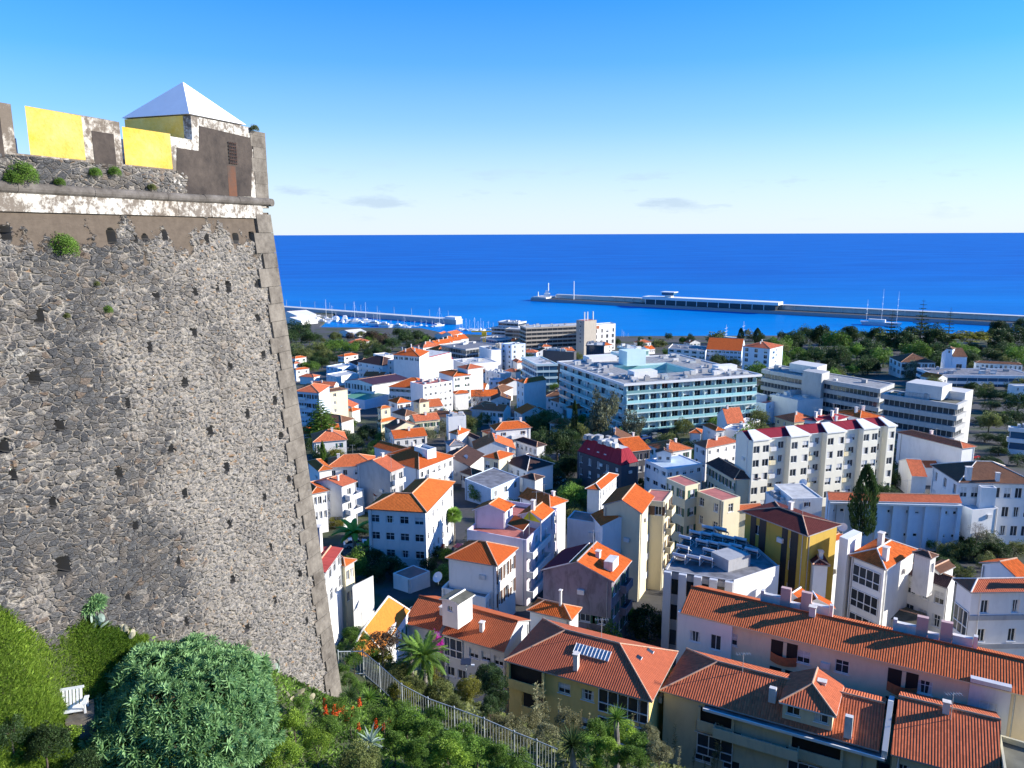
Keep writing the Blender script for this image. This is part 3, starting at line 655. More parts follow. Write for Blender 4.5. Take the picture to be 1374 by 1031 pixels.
def house(label, r, N, Lp, Rp, h, roof='hip', wall=WHITE, tl=ORANGE, pitch=22, wl=None, wr=None, over=.35, far=None, cat='house', name='house', group=None, chim=(), par=.5,
          th=.14, cap=CAP, style='c', ww=(1.0, 1.35), sk=(), dish=False, antenna=None, balc=None, storey=2.95, top=.8, roofmat=None, deep=None, wbase=None, fn=at, inset=None, clutter=0, trim=None, balm=None):
    n, l, rr_, ang = quad_from(r, N, Lp, Rp, h, fn)
    Nn, Ll, Rr_ = V(n), V(l), V(rr_); z_ = Nn.z; a = (Ll-Nn).length; b_ = (Rr_-Nn).length; e1 = (Rr_-Nn)/b_; e2 = (Ll-Nn)/a; Cc = Ll+Rr_-Nn
    # walls stand inside the eaves
    ov = over if roof != 'flat' and roof != 'mans' else 0
    ov = min(ov, a*.12, b_*.12)
    wN = Nn+e1*ov+e2*ov; wa, wb = a-2*ov, b_-2*ov
    c = wN+e1*wb/2+e2*wa/2
    zb = min(ground(*(wN+e1*s*wb+e2*t_*wa).xy) for s in (0, 1) for t_ in (0, 1))-.8
    zb = min(zb, z_-h-.3) if deep is None else z_-deep
    zt = z_-.02-(0 if roof == 'flat' else th*.5)
    dist = n[1]; far = dist > 215 if far is None else far
    root = thing(name, label, cat, (c.x, c.y, z_-h), group); org = root.location.copy()
    H = zt-zb; mb = MB(); corners = [wN, wN+e1*wb, wN+e1*wb+e2*wa, wN+e2*wa]
    # wall sides: L side seen from outside runs L->N ; R side runs N->R
    sides = [(wN+e2*wa, -e2, wa, wl), (wN, e1, wb, wr), (wN+e1*wb, e2, wb and wa, None), (wN+e1*wb+e2*wa, -e1, wb, None)]
    ws = []
    for o, u, W, spec in sides:
        L_ = []
        if spec:
            spec = spec if isinstance(spec, dict) else dict(rows=spec[0], cols=spec[1])
            d = dict(w=ww[0], h=ww[1], storey=storey, top=top); d.update(spec); d['w'] = min(d['w'], W/d['cols']*.75)
            L_ = win_list(W, H, **d)
        facade(mb, o, u, W, zb, H, L_); ws += [(o, u, c_, v, w, h2) for c_, v, w, h2 in L_]
    Ae, Be, Ce, De = Nn, Rr_, Cc, Ll
    rf = None; HG = [0.0]
    if roof in ('hip', 'gR', 'gL', 'hR', 'hL', 'Rh', 'Lh', 'pyr'):
        ax = {'gR': 1, 'hR': 1, 'Rh': 1, 'gL': 2, 'hL': 2, 'Lh': 2}.get(roof, 1 if b_ >= a else 2)
        i0, i1 = inset or {'hip': (1, 1), 'pyr': (1, 1), 'gR': (0, 0), 'gL': (0, 0), 'hR': (1, 0), 'Rh': (0, 1), 'hL': (1, 0), 'Lh': (0, 1)}[roof]
        if ax == 2: i0, i1 = i0, i1
        Ra, Rb, Rc, Rd = Ae, Be, Ce, De
        if ax == 1 and i0 == 0 or ax == 1 and i1 == 0 or ax == 2 and (i0 == 0 or i1 == 0):    # verges overhang little
            g0, g1 = (ov-.12 if i0 == 0 else 0), (ov-.12 if i1 == 0 else 0)
            g0, g1 = max(g0, 0), max(g1, 0)
            if ax == 1: Ra, Rd = Ra+e1*g0, Rd+e1*g0; Rb, Rc = Rb-e1*g1, Rc-e1*g1
            else: Ra, Rb = Ra+e2*g0, Rb+e2*g0; Rd, Rc = Rd-e2*g1, Rc-e2*g1
        R = MB()
        # in roof_solid axis 2 turns the quad so that its first edge is B-C: near end is then i0
        r0, r1, hg = roof_solid(R, Ra, Rb, Rc, Rd, roof, pitch, ax, *( (i0, i1) if ax == 1 else (i1, i0)), th=th, capm=2)
        HG[0] = hg
        rf = R.build('roof', [roofmat or tl, trim or GTRIM, cap], root, org)
        # gable triangles
        T_ = th*.5
        if ax == 1:
            tn = math.tan(R_(pitch)); hh = wa/2*tn+ov*tn
            if i0 == 0: mb.face([wN+e2*wa+UP*(zt-z_), wN+UP*(zt-z_), wN+e2*wa/2+UP*(hh-th)], 0)
            if i1 == 0: mb.face([wN+e1*wb+UP*(zt-z_), wN+e1*wb+e2*wa+UP*(zt-z_), wN+e1*wb+e2*wa/2+UP*(hh-th)], 0)
        else:
            tn = math.tan(R_(pitch)); hh = wb/2*tn+ov*tn
            if i0 == 0: mb.face([wN+UP*(zt-z_), wN+e1*wb+UP*(zt-z_), wN+e1*wb/2+UP*(hh-th)], 0)
            if i1 == 0: mb.face([wN+e1*wb+e2*wa+UP*(zt-z_), wN+e2*wa+UP*(zt-z_), wN+e2*wa+e1*wb/2+UP*(hh-th)], 0)
        def surf(s, t_):
            x, y = s*b_, t_*a; tn = math.tan(R_(pitch)); ds = []
            if ax == 1: ds = [y, a-y]+([x] if i0 else [])+([b_-x] if i1 else [])
            else: ds = [x, b_-x]+([y] if i0 else [])+([a-y] if i1 else [])
            return z_+min(ds)*tn
    elif roof == 'L':                                     # two wings of equal width meeting at N
        wd = min(a, b_)*.5 if not sk else sk[0]; hg = wd/2*math.tan(R_(pitch)); tn = math.tan(R_(pitch))
        P = lambda s, t_, q=0: Nn+e1*s+e2*t_+UP*q
        k_ = P(wd/2, wd/2, hg); I_ = P(wd, wd); rl = P(wd/2, a-wd/2, hg); rr2 = P(b_-wd/2, wd/2, hg)
        R = MB()
        R.slope([P(0, a), P(0, 0), k_, rl]); R.slope([P(0, 0), P(b_, 0), rr2, k_]); R.slope([P(wd, a), P(0, a), rl]); R.slope([P(b_, 0), P(b_, wd), rr2])
        R.slope([I_, P(wd, a), rl, k_]); R.slope([P(b_, wd), I_, k_, rr2])
        ring = [P(0, 0), P(b_, 0), P(b_, wd), I_, P(wd, a), P(0, a)]
        R.face([p-UP*th for p in ring[::-1]], 1)
        for i in range(6): p, q = ring[i], ring[(i+1) % 6]; R.face([p-UP*th, q-UP*th, q, p], 1)
        for p, q in ((k_, rl), (k_, rr2), (P(0, 0), k_), (P(0, a), rl), (P(wd, a), rl), (P(b_, 0), rr2), (P(b_, wd), rr2)): R.tube(p+UP*.02, q+UP*.02, .12, n=6, m=2)
        rf = R.build('roof', [roofmat or tl, trim or GTRIM, cap], root, org)
        surf = lambda s, t_: z_+min(s*b_, t_*a, wd/2)*tn
        # walls as an L as well
        mb = MB(); ws = []
        w_ = wd-2*ov
        for o, u, W, spec in ((wN+e2*wa, -e2, wa, wl), (wN, e1, wb, wr), (wN+e1*wb, e2, w_, None), (wN+e1*wb+e2*w_, -e1, wb-w_, None), (wN+e1*w_+e2*w_, e2, wa-w_, None), (wN+e1*w_+e2*wa, -e1, w_, None)):
            L_ = []
            if spec:
                spec = spec if isinstance(spec, dict) else dict(rows=spec[0], cols=spec[1])
                d = dict(w=ww[0], h=ww[1], storey=storey, top=top); d.update(spec); L_ = win_list(W, H, **d)
            facade(mb, o, u, W, zb, H, L_); ws += [(o, u, c_, v, w, h2) for c_, v, w, h2 in L_]
    elif roof == 'mans':
        ins, hh = sk or (1.6, 3.0); R = MB(); lo = [Nn, Rr_, Cc, Ll]; cen = (Nn+Cc)/2
        hi = [Nn+e1*ins+e2*ins, Rr_-e1*ins+e2*ins, Cc-e1*ins-e2*ins, Ll+e1*ins-e2*ins]; hi = [p+UP*hh for p in hi]
        for i in range(4): j = (i+1) % 4; R.slope([lo[i], lo[j], hi[j], hi[i]])
        R.face(hi, 1); rf = R.build('roof', [roofmat or tl, ROOFL, CAP], root, org); surf = lambda s, t_: z_+hh
    else:                                                  # flat roof behind a parapet
        R = MB(); t_ = .18
        q = [wN, wN+e1*wb, wN+e1*wb+e2*wa, wN+e2*wa]
        R.face([p+UP*(-par+.02) for p in q], 0, [(0, 0), (wb, 0), (wb, wa), (0, wa)])
        rf = R.build('roof', [roofmat or ROOFL], root, org)
        iq = [wN+e1*t_+e2*t_, wN+e1*(wb-t_)+e2*t_, wN+e1*(wb-t_)+e2*(wa-t_), wN+e1*t_+e2*(wa-t_)]
        for i in range(4):
            j = (i+1) % 4; mb.face([q[i]-UP*.02, q[j]-UP*.02, iq[j]-UP*.02, iq[i]-UP*.02], 0)
            mb.face([iq[j]-UP*.02, iq[j]-UP*par, iq[i]-UP*par, iq[i]-UP*.02], 0)
        surf = lambda s, t_: z_-par
    wo = mb.build('wall', wall, root, org)
    if balm is None: balm = wall
    if style == 'c': style = random.Random(label+'s').choice(['c', 'c', 'c', 'g', 'k', 'h', 'j'])
    if h > 6.5 and not balc and wr and random.Random(label+'b').random() < .35 and a > 6 and b_ > 6: f_ = random.Random(label+'f').uniform(.08, .5); balc = [(1, 1 if h < 9 else 2, f_, f_+.4, .9)]
    for o, u, c_, v, w, h2 in ws:
        nn = u.cross(UP); p = Vector((o.x+u.x*c_-nn.x*.16, o.y+u.y*c_-nn.y*.16, zb+v)); add_window(root, org, p, u, w, h2, style, far)
    if not far:
        rq = random.Random(label+'d'); sd = [q for q in sides[:2]] if roof != 'L' else [(wN+e2*wa, -e2, wa, 0), (wN, e1, wb, 0)]
        for o, u, W, _ in sd:
            nn = u.cross(UP)
            if W > 3:
                f_ = rq.choice((.06, .94)); q = Vector((o.x, o.y, zb))+u*W*f_+nn*.07; k_ = MB(); k_.tube(q, q+UP*(zt-zb-.1), .06, n=5); k_.build('drainpipe', rq.choice([TRIM, GTRIM, METAL]), root, org)
            if W > 4 and rq.random() < .6:
                q = Vector((o.x, o.y, zt-rq.choice([1.6, 2.2, 4.6])))+u*W*rq.uniform(.3, .7); k_ = MB(); k_.box(q, u*.85, nn*.32, UP*.6); k_.build('air_conditioner', WHITE2, root, org)
        if roof in ('hip', 'gR', 'gL', 'hR', 'Rh') and b_ > 4:
            if not antenna and rq.random() < .45: antenna = (rq.uniform(.3, .7), rq.uniform(.35, .65), rq.uniform(1.6, 2.6))
            if not chim and rq.random() < .6: chim = ((rq.uniform(.2, .8), rq.uniform(.3, .7), rq.uniform(.7, 1.3), rq.uniform(.4, .65)),)
    for s, t_, *q in chim:
        hh = q[0] if q else 1.1; sz = q[1] if len(q) > 1 else .6; p = Nn+e1*s*b_+e2*t_*a; zz = surf(s, t_); C_ = MB(); ang_ = math.atan2(e1.y, e1.x)
        C_.cbox((p.x, p.y, zz-.4), sz, sz*.8, hh+.4, 0, ang_); C_.cbox((p.x, p.y, zz+hh), sz+.16, sz*.8+.16, .1, 1, ang_)
        C_.build('chimney', [WHITE2, CAPW], rf, org)
    for side, rows, f0, f1, dp in balc or ():               # balconies: slab with solid front and sides
        o, u, W = ((wN+e2*wa, -e2, wa), (wN, e1, wb))[side]; nn = u.cross(UP)
        for i in range(rows):
            zz = zt-2.75-i*storey; p = o+u*W*f0; p = Vector((p.x, p.y, zz)); k_ = MB(); L_ = W*(f1-f0)
            k_.box(p, u*L_, nn*dp, UP*.14); k_.box(p+nn*(dp-.1)+UP*.14, u*L_, nn*.1, UP*.85); k_.box(p+UP*.14, u*.1, nn*(dp-.1), UP*.85); k_.box(p+u*(L_-.1)+UP*.14, u*.1, nn*(dp-.1), UP*.85)
            k_.build('balcony', balm, root, org)
    if antenna:
        p = Nn+e1*antenna[0]*b_+e2*antenna[1]*a; zz = surf(*antenna[:2]); hh = antenna[2] if len(antenna) > 2 else 2.4; k_ = MB(); k_.tube((p.x, p.y, zz-.1), (p.x, p.y, zz+hh), .03, n=5)
        k_.tube((p.x-.7, p.y, zz+hh-.15), (p.x+.7, p.y, zz+hh-.1), .018, n=4)
        for i in range(6): k_.tube((p.x-.6+i*.24, p.y-.28, zz+hh-.12), (p.x-.6+i*.24, p.y+.28, zz+hh-.12), .012, n=4)
        k_.build('antenna', METAL, rf, org)
    rg = random.Random(label)
    for i in range(clutter):
        s, t_ = rg.uniform(.12, .88), rg.uniform(.12, .88); p = Nn+e1*s*b_+e2*t_*a; k_ = MB(); q = rg.uniform(.6, 1.8)
        k_.cbox((p.x, p.y, surf(s, t_)+.02), q, rg.uniform(.6, 1.4), rg.uniform(.4, 1.3), 0, math.atan2(e1.y, e1.x)); k_.build('roof_unit', rg.choice([ROOFL, WHITE2, METAL, GTRIM, GREYP]), rf, org)
    HOUSES.append((label, n.round(1), round(a, 1), round(b_, 1), round(ang)))
    return dict(root=root, org=org, N=Nn, e1=e1, e2=e2, a=a, b=b_, z=z_, surf=surf, zb=zb, zt=zt, wN=wN, wa=wa, wb=wb, roof=rf, wall=wo)
def part_box(H, name, mat, s, t_, ls, lt, z0, h, par=None, mi=0):
    """box part placed in a house's own frame, metres from its near corner"""
    k_ = MB(); p = H['N']+H['e1']*s+H['e2']*t_; k_.box((p.x, p.y, H['z']+z0), H['e1']*ls, H['e2']*lt, UP*h); return k_.build(name, mat, par or H['root'], H['org'])
def poly_pts(r, pts, h, fn=at):
    n = fn(*px(r, pts[0]), h); return [V(n)]+[V(pz(*px(r, q), n[2])) for q in pts[1:]]
# ================================================================== houses: the town, nearest rows first
# ---- bottom row below the garden
P3 = house('wide ochre house with big hipped red tile roof, glazed veranda and skylight strip', 'M', (1197, 570), (185, 285), (1374, 228), 9, 'hip', YELLOW, RUST, 24,
    wl=dict(rows=2, cols=6, w=1.25, h=1.1, skip=[(i, j) for i in (0, 1) for j in (0, 1, 4, 5)]), far=False, chim=[(.12, .52, 1.5, .55)], style='g')
def veranda(H, side, f0, f1, ztop, h, depth, glazed, name):
    """glazed loggia, or balcony whose shaded interior is a painted black sheet"""
    o, u, W = ((H['wN']+H['e2']*H['wa'], -H['e2'], H['wa']), (H['wN'], H['e1'], H['wb']))[side]; nn = u.cross(UP); zz = H['zt']+ztop-h; L_ = W*(f1-f0)
    p = o+u*W*f0; p = Vector((p.x, p.y, zz)); k_ = MB()
    if glazed:
        k_.box(p+nn*.02, u*L_, nn*.04, UP*h, 1); n_ = max(3, int(L_/.85))
        for i in range(n_+1): k_.box(p+nn*.06+u*(L_*i/n_-.04 if 0 < i < n_ else (0 if i == 0 else L_-.08)), u*.08, nn*.06, UP*h, 0)
        for z_ in (0, h*.38, h-.09): k_.box(p+nn*.062+UP*z_, u*L_, nn*.07, UP*.09, 0)
        return k_.build(name, [TRIM, GLASS], H['root'], H['org'])
    k_.box(p+nn*.015, u*L_, nn*.02, UP*h, 1); k_.box(p+nn*.035, u*L_, nn*depth, UP*.16, 0); k_.box(p+nn*(depth-.06)+UP*.16, u*L_, nn*.095, UP*.8, 0)  # flat black sheet paints the shade of the interior
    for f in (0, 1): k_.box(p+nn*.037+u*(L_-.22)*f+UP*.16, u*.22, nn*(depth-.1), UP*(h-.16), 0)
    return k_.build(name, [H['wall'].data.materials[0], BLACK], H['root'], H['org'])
veranda(P3, 0, .66, .995, -.15, 2.4, .8, True, 'glazed_veranda'); veranda(P3, 0, .66, .995, -3.0, 2.3, .8, True, 'glazed_veranda')
v_ = veranda(P3, 0, .0, .28, -.1, 2.5, .5, False, 'balcony'); veranda(P3, 0, .1, .28, -3.0, 2.4, .1, False, 'balcony')
def on_slope(H, s0, s1, t0, t1, up=.06, th=.05):
    c = [(s0, t0), (s1, t0), (s1, t1), (s0, t1)]; r = []
    for s, t_ in c:
        p = H['N']+H['e1']*s*H['b']+H['e2']*t_*H['a']; r.append(Vector((p.x, p.y, H['surf'](s, t_)+up)))
    return r
def slab(H, name, mats, c, th=.06, ribs=0, par=None):
    k_ = MB(); n = (c[1]-c[0]).cross(c[3]-c[0]).normalized(); n = n if n.z > 0 else -n
    k_.face(c if (c[1]-c[0]).cross(c[3]-c[0]).z > 0 else c[::-1], 0)
    for i in range(4): j = (i+1) % 4; k_.face([c[i]-n*th*2, c[j]-n*th*2, c[j], c[i]], 1)
    for i in range(ribs+1):
        f = i/max(1, ribs); p, q = c[0].lerp(c[3], f), c[1].lerp(c[2], f); k_.tube(p+n*.02, q+n*.02, .035, n=5, m=1)
    return k_.build(name, mats, par or H['roof'], H['org'])
slab(P3, 'skylight_strip', [METAL, TRIM], on_slope(P3, .27, .38, .34, .58, .1), ribs=10)
slab(P3, 'roof_window', [GLASS, TRIM], on_slope(P3, .46, .52, .16, .19)); slab(P3, 'roof_window', [GLASS, TRIM], on_slope(P3, .68, .73, .12, .16))

P4 = house('olive house with red tile roof, hipped dormer and pale canopy slab along its front', 'P', (884.7, 926.3), (921, 870.3), (1184, 1009), 8.6, 'hR', OLIVE, RUST, 24,
    wr=dict(rows=2, cols=7, w=1.5, h=1.0, top=2.2, skip=[(0, 0), (0, 6), (1, 0)]), far=False, style='c')
e = P4
k_ = MB(); p = e['N']+e['e1']*4.2-e['e2']*.5; p.z = e['z']-.5
k_.box(p, e['e1']*(e['b']-4.0), e['e2']*1.4, UP*.16, 0); k_.box(p-e['e2']*.02-e['e1']*.02, e['e1']*(e['b']-3.96), e['e2']*.12, UP*.24, 1); k_.build('canopy_slab', [ROOFG, TRIM], e['root'], e['org'])
veranda(e, 1, .18, .36, -.6, 2.2, .3, False, 'balcony'); veranda(e, 1, .18, .36, -3.2, 2.2, .4, True, 'glazed_veranda'); veranda(e, 1, .62, .86, -.6, 2.2, .3, False, 'balcony'); veranda(e, 1, .62, .86, -3.2, 2.2, .4, True, 'glazed_veranda')
def dormer(H, s, t_, ls, lt, h, wall, tl, pitch=26, cols=2, hip=True):
    """dormer in the roof: s,t metres from the near corner, front wall on the N-R side"""
    p = H['N']+H['e1']*s+H['e2']*t_; zb = H['z']+.1; e1, e2 = H['e1'], H['e2']; k_ = MB(); zt = zb+h; p.z = 0
    L_ = win_list(ls, h, 1, cols, min(1.1, ls/cols*.7), min(.9, h*.55), .2, 2.9)
    facade(k_, p, e1, ls, zb, h, L_)
    for o, u, W in ((p+e1*ls, e2, lt), (p+e1*ls+e2*lt, -e1, ls), (p+e2*lt, -e2, lt)): facade(k_, o, u, W, zb, h, [])
    d = k_.build('dormer', wall, H['roof'], H['org'])
    for c_, v, w, h2 in L_:
        nn = e1.cross(UP); q = p+e1*c_-nn*.16; add_window(d, H['org'], Vector((q.x, q.y, zb+v)), e1, w, h2, 'c', True)
    R = MB(); o_ = .3; A = [p-e1*o_-e2*o_, p+e1*(ls+o_)-e2*o_, p+e1*(ls+o_)+e2*(lt+o_), p-e1*o_+e2*(lt+o_)]
    for q in A: q.z = zt
    roof_solid(R, *A, 'r', pitch, 2, 0, 1 if hip else 0); R.build('dormer_roof', [tl, TRIM, CAP], d, H['org'])
dormer(P4, P4['b']*.575, .55, 4.0, 4.6, 1.75, CREAM, RUST)
for s_, t2 in ((.50, 1.6), (.84, .3)): part_box(P4, 'chimney', [WHITE2, CAPW], P4['b']*s_, t2, .6, .45, .1, 2.0, P4['roof'])
zf = lambda Z: (lambda x, y, h: pz(x, y, Z))
P5 = house('terrace house with red tile roof right of the grey party wall at the bottom edge', 'P', (1191, 1011), (1205, 925), (1346, 1052), 8.6, 'gR', OLIVE, RUST, 24, wr=(2, 4), far=False, fn=zf(P4['z']))
k_ = MB(); e = P4; p = e['N']+e['e1']*(e['b']-.05)-e['e2']*.25; tn = math.tan(R_(24)); w2 = e['a']/2
pts = [Vector((p.x, p.y, e['z']-.5)), Vector((p.x, p.y, e['z']+.35)), None, None, None]
q = p+e['e2']*(w2+.25); q2 = p+e['e2']*(e['a']+.4)
prof = [(p, e['z']-.4), (p, e['z']+.28), (q, e['z']+w2*tn+.38), (q2, e['z']+.25), (q2, e['z']-.4)]
f = [Vector((a.x, a.y, z_)) for a, z_ in prof]; g_ = [v+e['e1']*.42 for v in f]
k_.face(f); k_.face(g_[::-1])
for i in range(5): j = (i+1) % 5; k_.face([f[j], f[i], g_[i], g_[j]])
k_.build('party_wall', LCONC, P5['root'], P5['org'])
house('flat felt roofed block in the bottom right corner beside the shadowed hip roof', 'P', (1352, 1062), (1340, 985), (1500, 1110), 8.6, 'flat', OLIVE, roofmat=ROOFO, far=False, fn=zf(P4['z']+1.0))
# ---- row left of the ochre house
P2 = house('long pale house with striped brown tile roof between white gable and little rooftop tower', 'P', (679, 876), (590, 850), (715, 832.5), 8.2, 'gL', PALEGREY, SALMON, 24, wl=dict(rows=2, cols=5, w=1.1, h=1.1, skip=[(0, 0), (0, 1)]), far=False, chim=[(.22, .45, .9, .5)], cap=SALMON)
veranda(P2, 0, .0, .32, -.2, 2.3, .5, True, 'glazed_veranda')
P1 = house('orange roofed terrace house with shaded near slope and white verge left of rooftop tower', 'P', (591, 849), (556, 825), (634, 811), 8.2, 'gL', PALEGREY, SALMON, 24, far=False, chim=[(.3, .2, .8, .5)], cap=SALMON)
tw = house('small white rooftop tower room with curved dark felt roof above the striped roofs', 'I', (1172, 700), (1015, 655), (1312, 612), 12.3, 'gR', WHITE, BROWN, 10, roofmat=ROOFO, wl=dict(rows=1, cols=1, w=.6, h=.6, top=.5), far=False, cat='rooftop room', name='rooftop_tower', deep=3.0, cap=TRIM, trim=TRIM)
# white gable between P2 and P3
k_ = MB(); A_, B_, C_ = P3['N']+P3['e2']*(P3['a']*1.0), None, None
# ---- orange house below the fort corner
ze = at(*px('I', (800, 740)), 9.5)[2]; zr = ze+3.3
Rf, Rn, Ef = V(pz(*px('I', (635, 634)), zr)), V(pz(*px('I', (440, 890)), zr)), V(pz(*px('I', (800, 740)), ze)); dn = (Rn-Rf).normalized()
En = Ef+(Rn-Rf)+dn*1.6; Lf = Vector((2*Rf.x-Ef.x, 2*Rf.y-Ef.y, ze)); Ln = Lf+(Rn-Rf)+dn*1.6
H4 = thing('house', 'bright amber tiled house with white gable wall and teal window below the fort corner', 'house', (Rn+Rf)/2-UP*12.5); oo = H4.location.copy(); k_ = MB()
for q, m_ in (([En, Ef, Rf, Rn], 0), ([Lf, Ln, Rn, Rf], 0), ([Ln, En, Rn], 0)): k_.slope(q, m_); k_.face([x-UP*.14 for x in q[::-1]], 1)
rg_ = [En, Ef, Rf, Lf, Ln]
for i in range(5): p, q = rg_[i], rg_[(i+1) % 5]; k_.face([p-UP*.14, q-UP*.14, q, p], 1)
for p, q in ((Rn, Rf), (Rn, En), (Rn, Ln), (Rf, Ef)): k_.tube(p+UP*.03, q+UP*.03, .1, n=6, m=2)
H4r = k_.build('roof', [AMBERY, TRIM, CAPW], H4, oo)
k_ = MB(); ins = .3; c4 = [En, Ef, Lf, Ln]; cc = sum(c4, Vector())/4; c4 = [p+(cc-p).normalized()*ins*1.4 for p in c4]
for i in range(4):
    p, q = c4[i], c4[(i+1) % 4]; u_ = (q-p); W_ = u_.length; u_ /= W_; Lw = [(W_-1.3, 8.0, .8, 1.4)] if i == 0 else []
    facade(k_, Vector((p.x, p.y, 0)), u_, W_, ze-10.5, 10.4, Lw)
    for c_, v, w, h in Lw: nn = u_.cross(UP); add_window(H4, oo, Vector((p.x+u_.x*c_-nn.x*.16, p.y+u_.y*c_-nn.y*.16, ze-10.5+v)), u_, w, h, 'h', False)
k_.face([c4[1]-UP*.1, c4[2]-UP*.1, Rf-UP*.2+(cc-Rf).normalized()*.2]); k_.build('wall', WHITE, H4, oo)
pm = Ef.lerp(En, .45); sd = (Rf-Ef); sd.z = 0; sd.normalize(); k_ = MB(); p = pm+sd*.25; k_.box((p.x, p.y, ze-.1), dn*1.7, sd*1.7, UP*.9, 0); k_.build('dormer', [WHITE, TRIM], H4r, oo)
house('little red gabled annex with white verges behind the amber roof', 'I', (880, 775), (795, 720), (955, 740), 6.2, 'gR', WHITE, RUST, 35, far=False, cap=TRIM, trim=TRIM)
house('small terracotta roofed porch house beside the magenta bougainvillea', 'I', (905, 1005), (790, 960), (952, 830), 4.0, 'gR', WHITE, ORANGE, 25, far=False, cap=ORANGE)
hI1 = house('tall house with flat red metal roof squeezed against the fort wall', 'I', (150, 455), (20, 400), (294, 255), 11.5, 'gR', WHITE, REDM, 8, wr=dict(rows=2, cols=4, w=1.3, h=1.7, top=.3), far=False, chim=[(.75, .8, 3.4, .9)], style='g')
house('narrow ochre house with small amber roof behind the red metal roof', 'I', (305, 405), (278, 345), (396, 350), 9.5, 'hip', CREAM, AMBER, 22, wr=(2, 2), far=False)
mb = MB(); a = [V(at(*px('I', q), h)) for q, h in (((360, 560), 7.5), ((515, 482), 7.5))]
mb.box((a[0].x, a[0].y, 46), a[1]-a[0], (0, .4, 0), UP*(a[0].z-46)); tag(mb.build('retaining_wall', LCONC, None, (a[0].x, a[0].y, 48)), 'plain pale rendered wall beside the fort below the ochre house', 'wall')
# ---- long cream block with the orange parapets
P6 = house('very long cream apartment block with striped tile roof, orange curved balconies and white end bay', 'P', (910, 821.5), 7.4, (1405, 941), 11, 'gR', BEIGE, SALMON, 21,
    wr=dict(rows=3, cols=9, w=1.25, h=1.35, top=1.0, skip=[(i, j) for i in range(3) for j in (0, 2, 5, 7, 8)]), far=False, style='g', cap=SALMON, trim=CREAM)
e = P6
def bay(f0, f1, nm, mat, zt_=.15, wins=()):
    o, u, W = e['wN'], e['e1'], e['wb']; nn = u.cross(UP); k_ = MB(); p = o+u*W*f0+nn*.30; p.z = 0; L_ = W*(f1-f0); Hh = e['zt']+zt_-e['zb']
    facade(k_, p, u, L_, e['zb'], Hh, [(c*L_, Hh-d, w_, h_) for c, d, w_, h_ in wins])
    facade(k_, p+u*L_, -nn, .6, e['zb'], Hh, []); facade(k_, p-nn*.6, nn, .6, e['zb'], Hh, [])
    q = [p+UP*(e['zt']+zt_)]; q = [q[0], q[0]+u*L_, q[0]+u*L_-nn*.6, q[0]-nn*.6]; k_.face(q)
    b_ = k_.build(nm, mat, e['root'], e['org'])
    for c, d, w_, h_ in wins:
        r = p+u*c*L_-nn*.16; add_window(b_, e['org'], Vector((r.x, r.y, e['zt']+zt_-d)), u, w_, h_, 'c', False)
bay(-.012, .168, 'white_end_bay', WHITE, .1, ((.34, 3.0, 1.1, 1.25), (.72, 3.3, 1.1, 1.7)))
bay(.832, .93, 'white_bay', PALEGREY, .5, ((.5, 3.6, 1.4, 1.7),))
for f0 in (.29, .625):
    o, u, W = e['wN'], e['e1'], e['wb']; nn = u.cross(UP)
    for k2 in range(2):
        k_ = MB(); p = o+u*W*f0; p.z = e['zt']-2.75-2.95*k2; L_ = W*.08
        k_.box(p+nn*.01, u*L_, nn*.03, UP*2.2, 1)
        k_.box(p+nn*.042+u*L_*.46, u*.35, nn*.06, UP*2.2, 2)
        n_ = 10; A_ = [p+u*L_*i/n_+nn*(.05+.55*math.sin(math.pi*i/n_)) for i in range(n_+1)]
        for i in range(n_): k_.face([A_[i]-UP*.12, A_[i+1]-UP*.12, A_[i+1]+UP*.85, A_[i]+UP*.85], 0)
        k_.face([q_+UP*.02 for q_ in A_], 2)
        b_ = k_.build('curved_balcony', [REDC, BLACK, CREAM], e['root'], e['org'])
for s0, n_ in ((.23, 0), (.62, 0)):                       # white parapet walls with chimneys on the far slope
    b_, a_ = e['b'], e['a']; k_ = MB(); x0 = b_*s0; L_ = b_*.17; t_ = a_*.62; zz = (a_-t_)*math.tan(R_(21))
    for x, l, hh, m_ in ((0, .35, 1.2, 0), (.35, L_*.3, .9, 0), (L_*.3+.35, 1.0, 2.0, 1), (L_*.3+1.36, L_*.18, .55, 0), (L_*.48+1.4, 1.0, 2.0, 1), (L_*.48+2.45, L_*.3, .9, 0), (L_*.78+2.5, .35, 1.2, 0)):
        p = e['N']+e['e1']*(x0+x)+e['e2']*t_; k_.box((p.x, p.y, e['z']+zz-1.0), e['e1']*(l-.01), e['e2']*.5, UP*(hh+1.0), m_)
    k_.build('roof_parapet', [WHITE2, PINK], e['roof'], e['org'])
house('small orange gabled house with white verges behind the long block, beside the round blue wall', 'K', (1160, 608), (990, 562), (1230, 560), 9.5, 'gR', WHITE, ORANGE, 28, far=False, cap=TRIM, trim=TRIM)
house('second small orange gabled house with white verge further right behind the long block', 'K', (1385, 650), (1120, 640), (1440, 610), 9.5, 'gR', WHITE, ORANGE, 28, far=False, cap=TRIM, trim=TRIM)
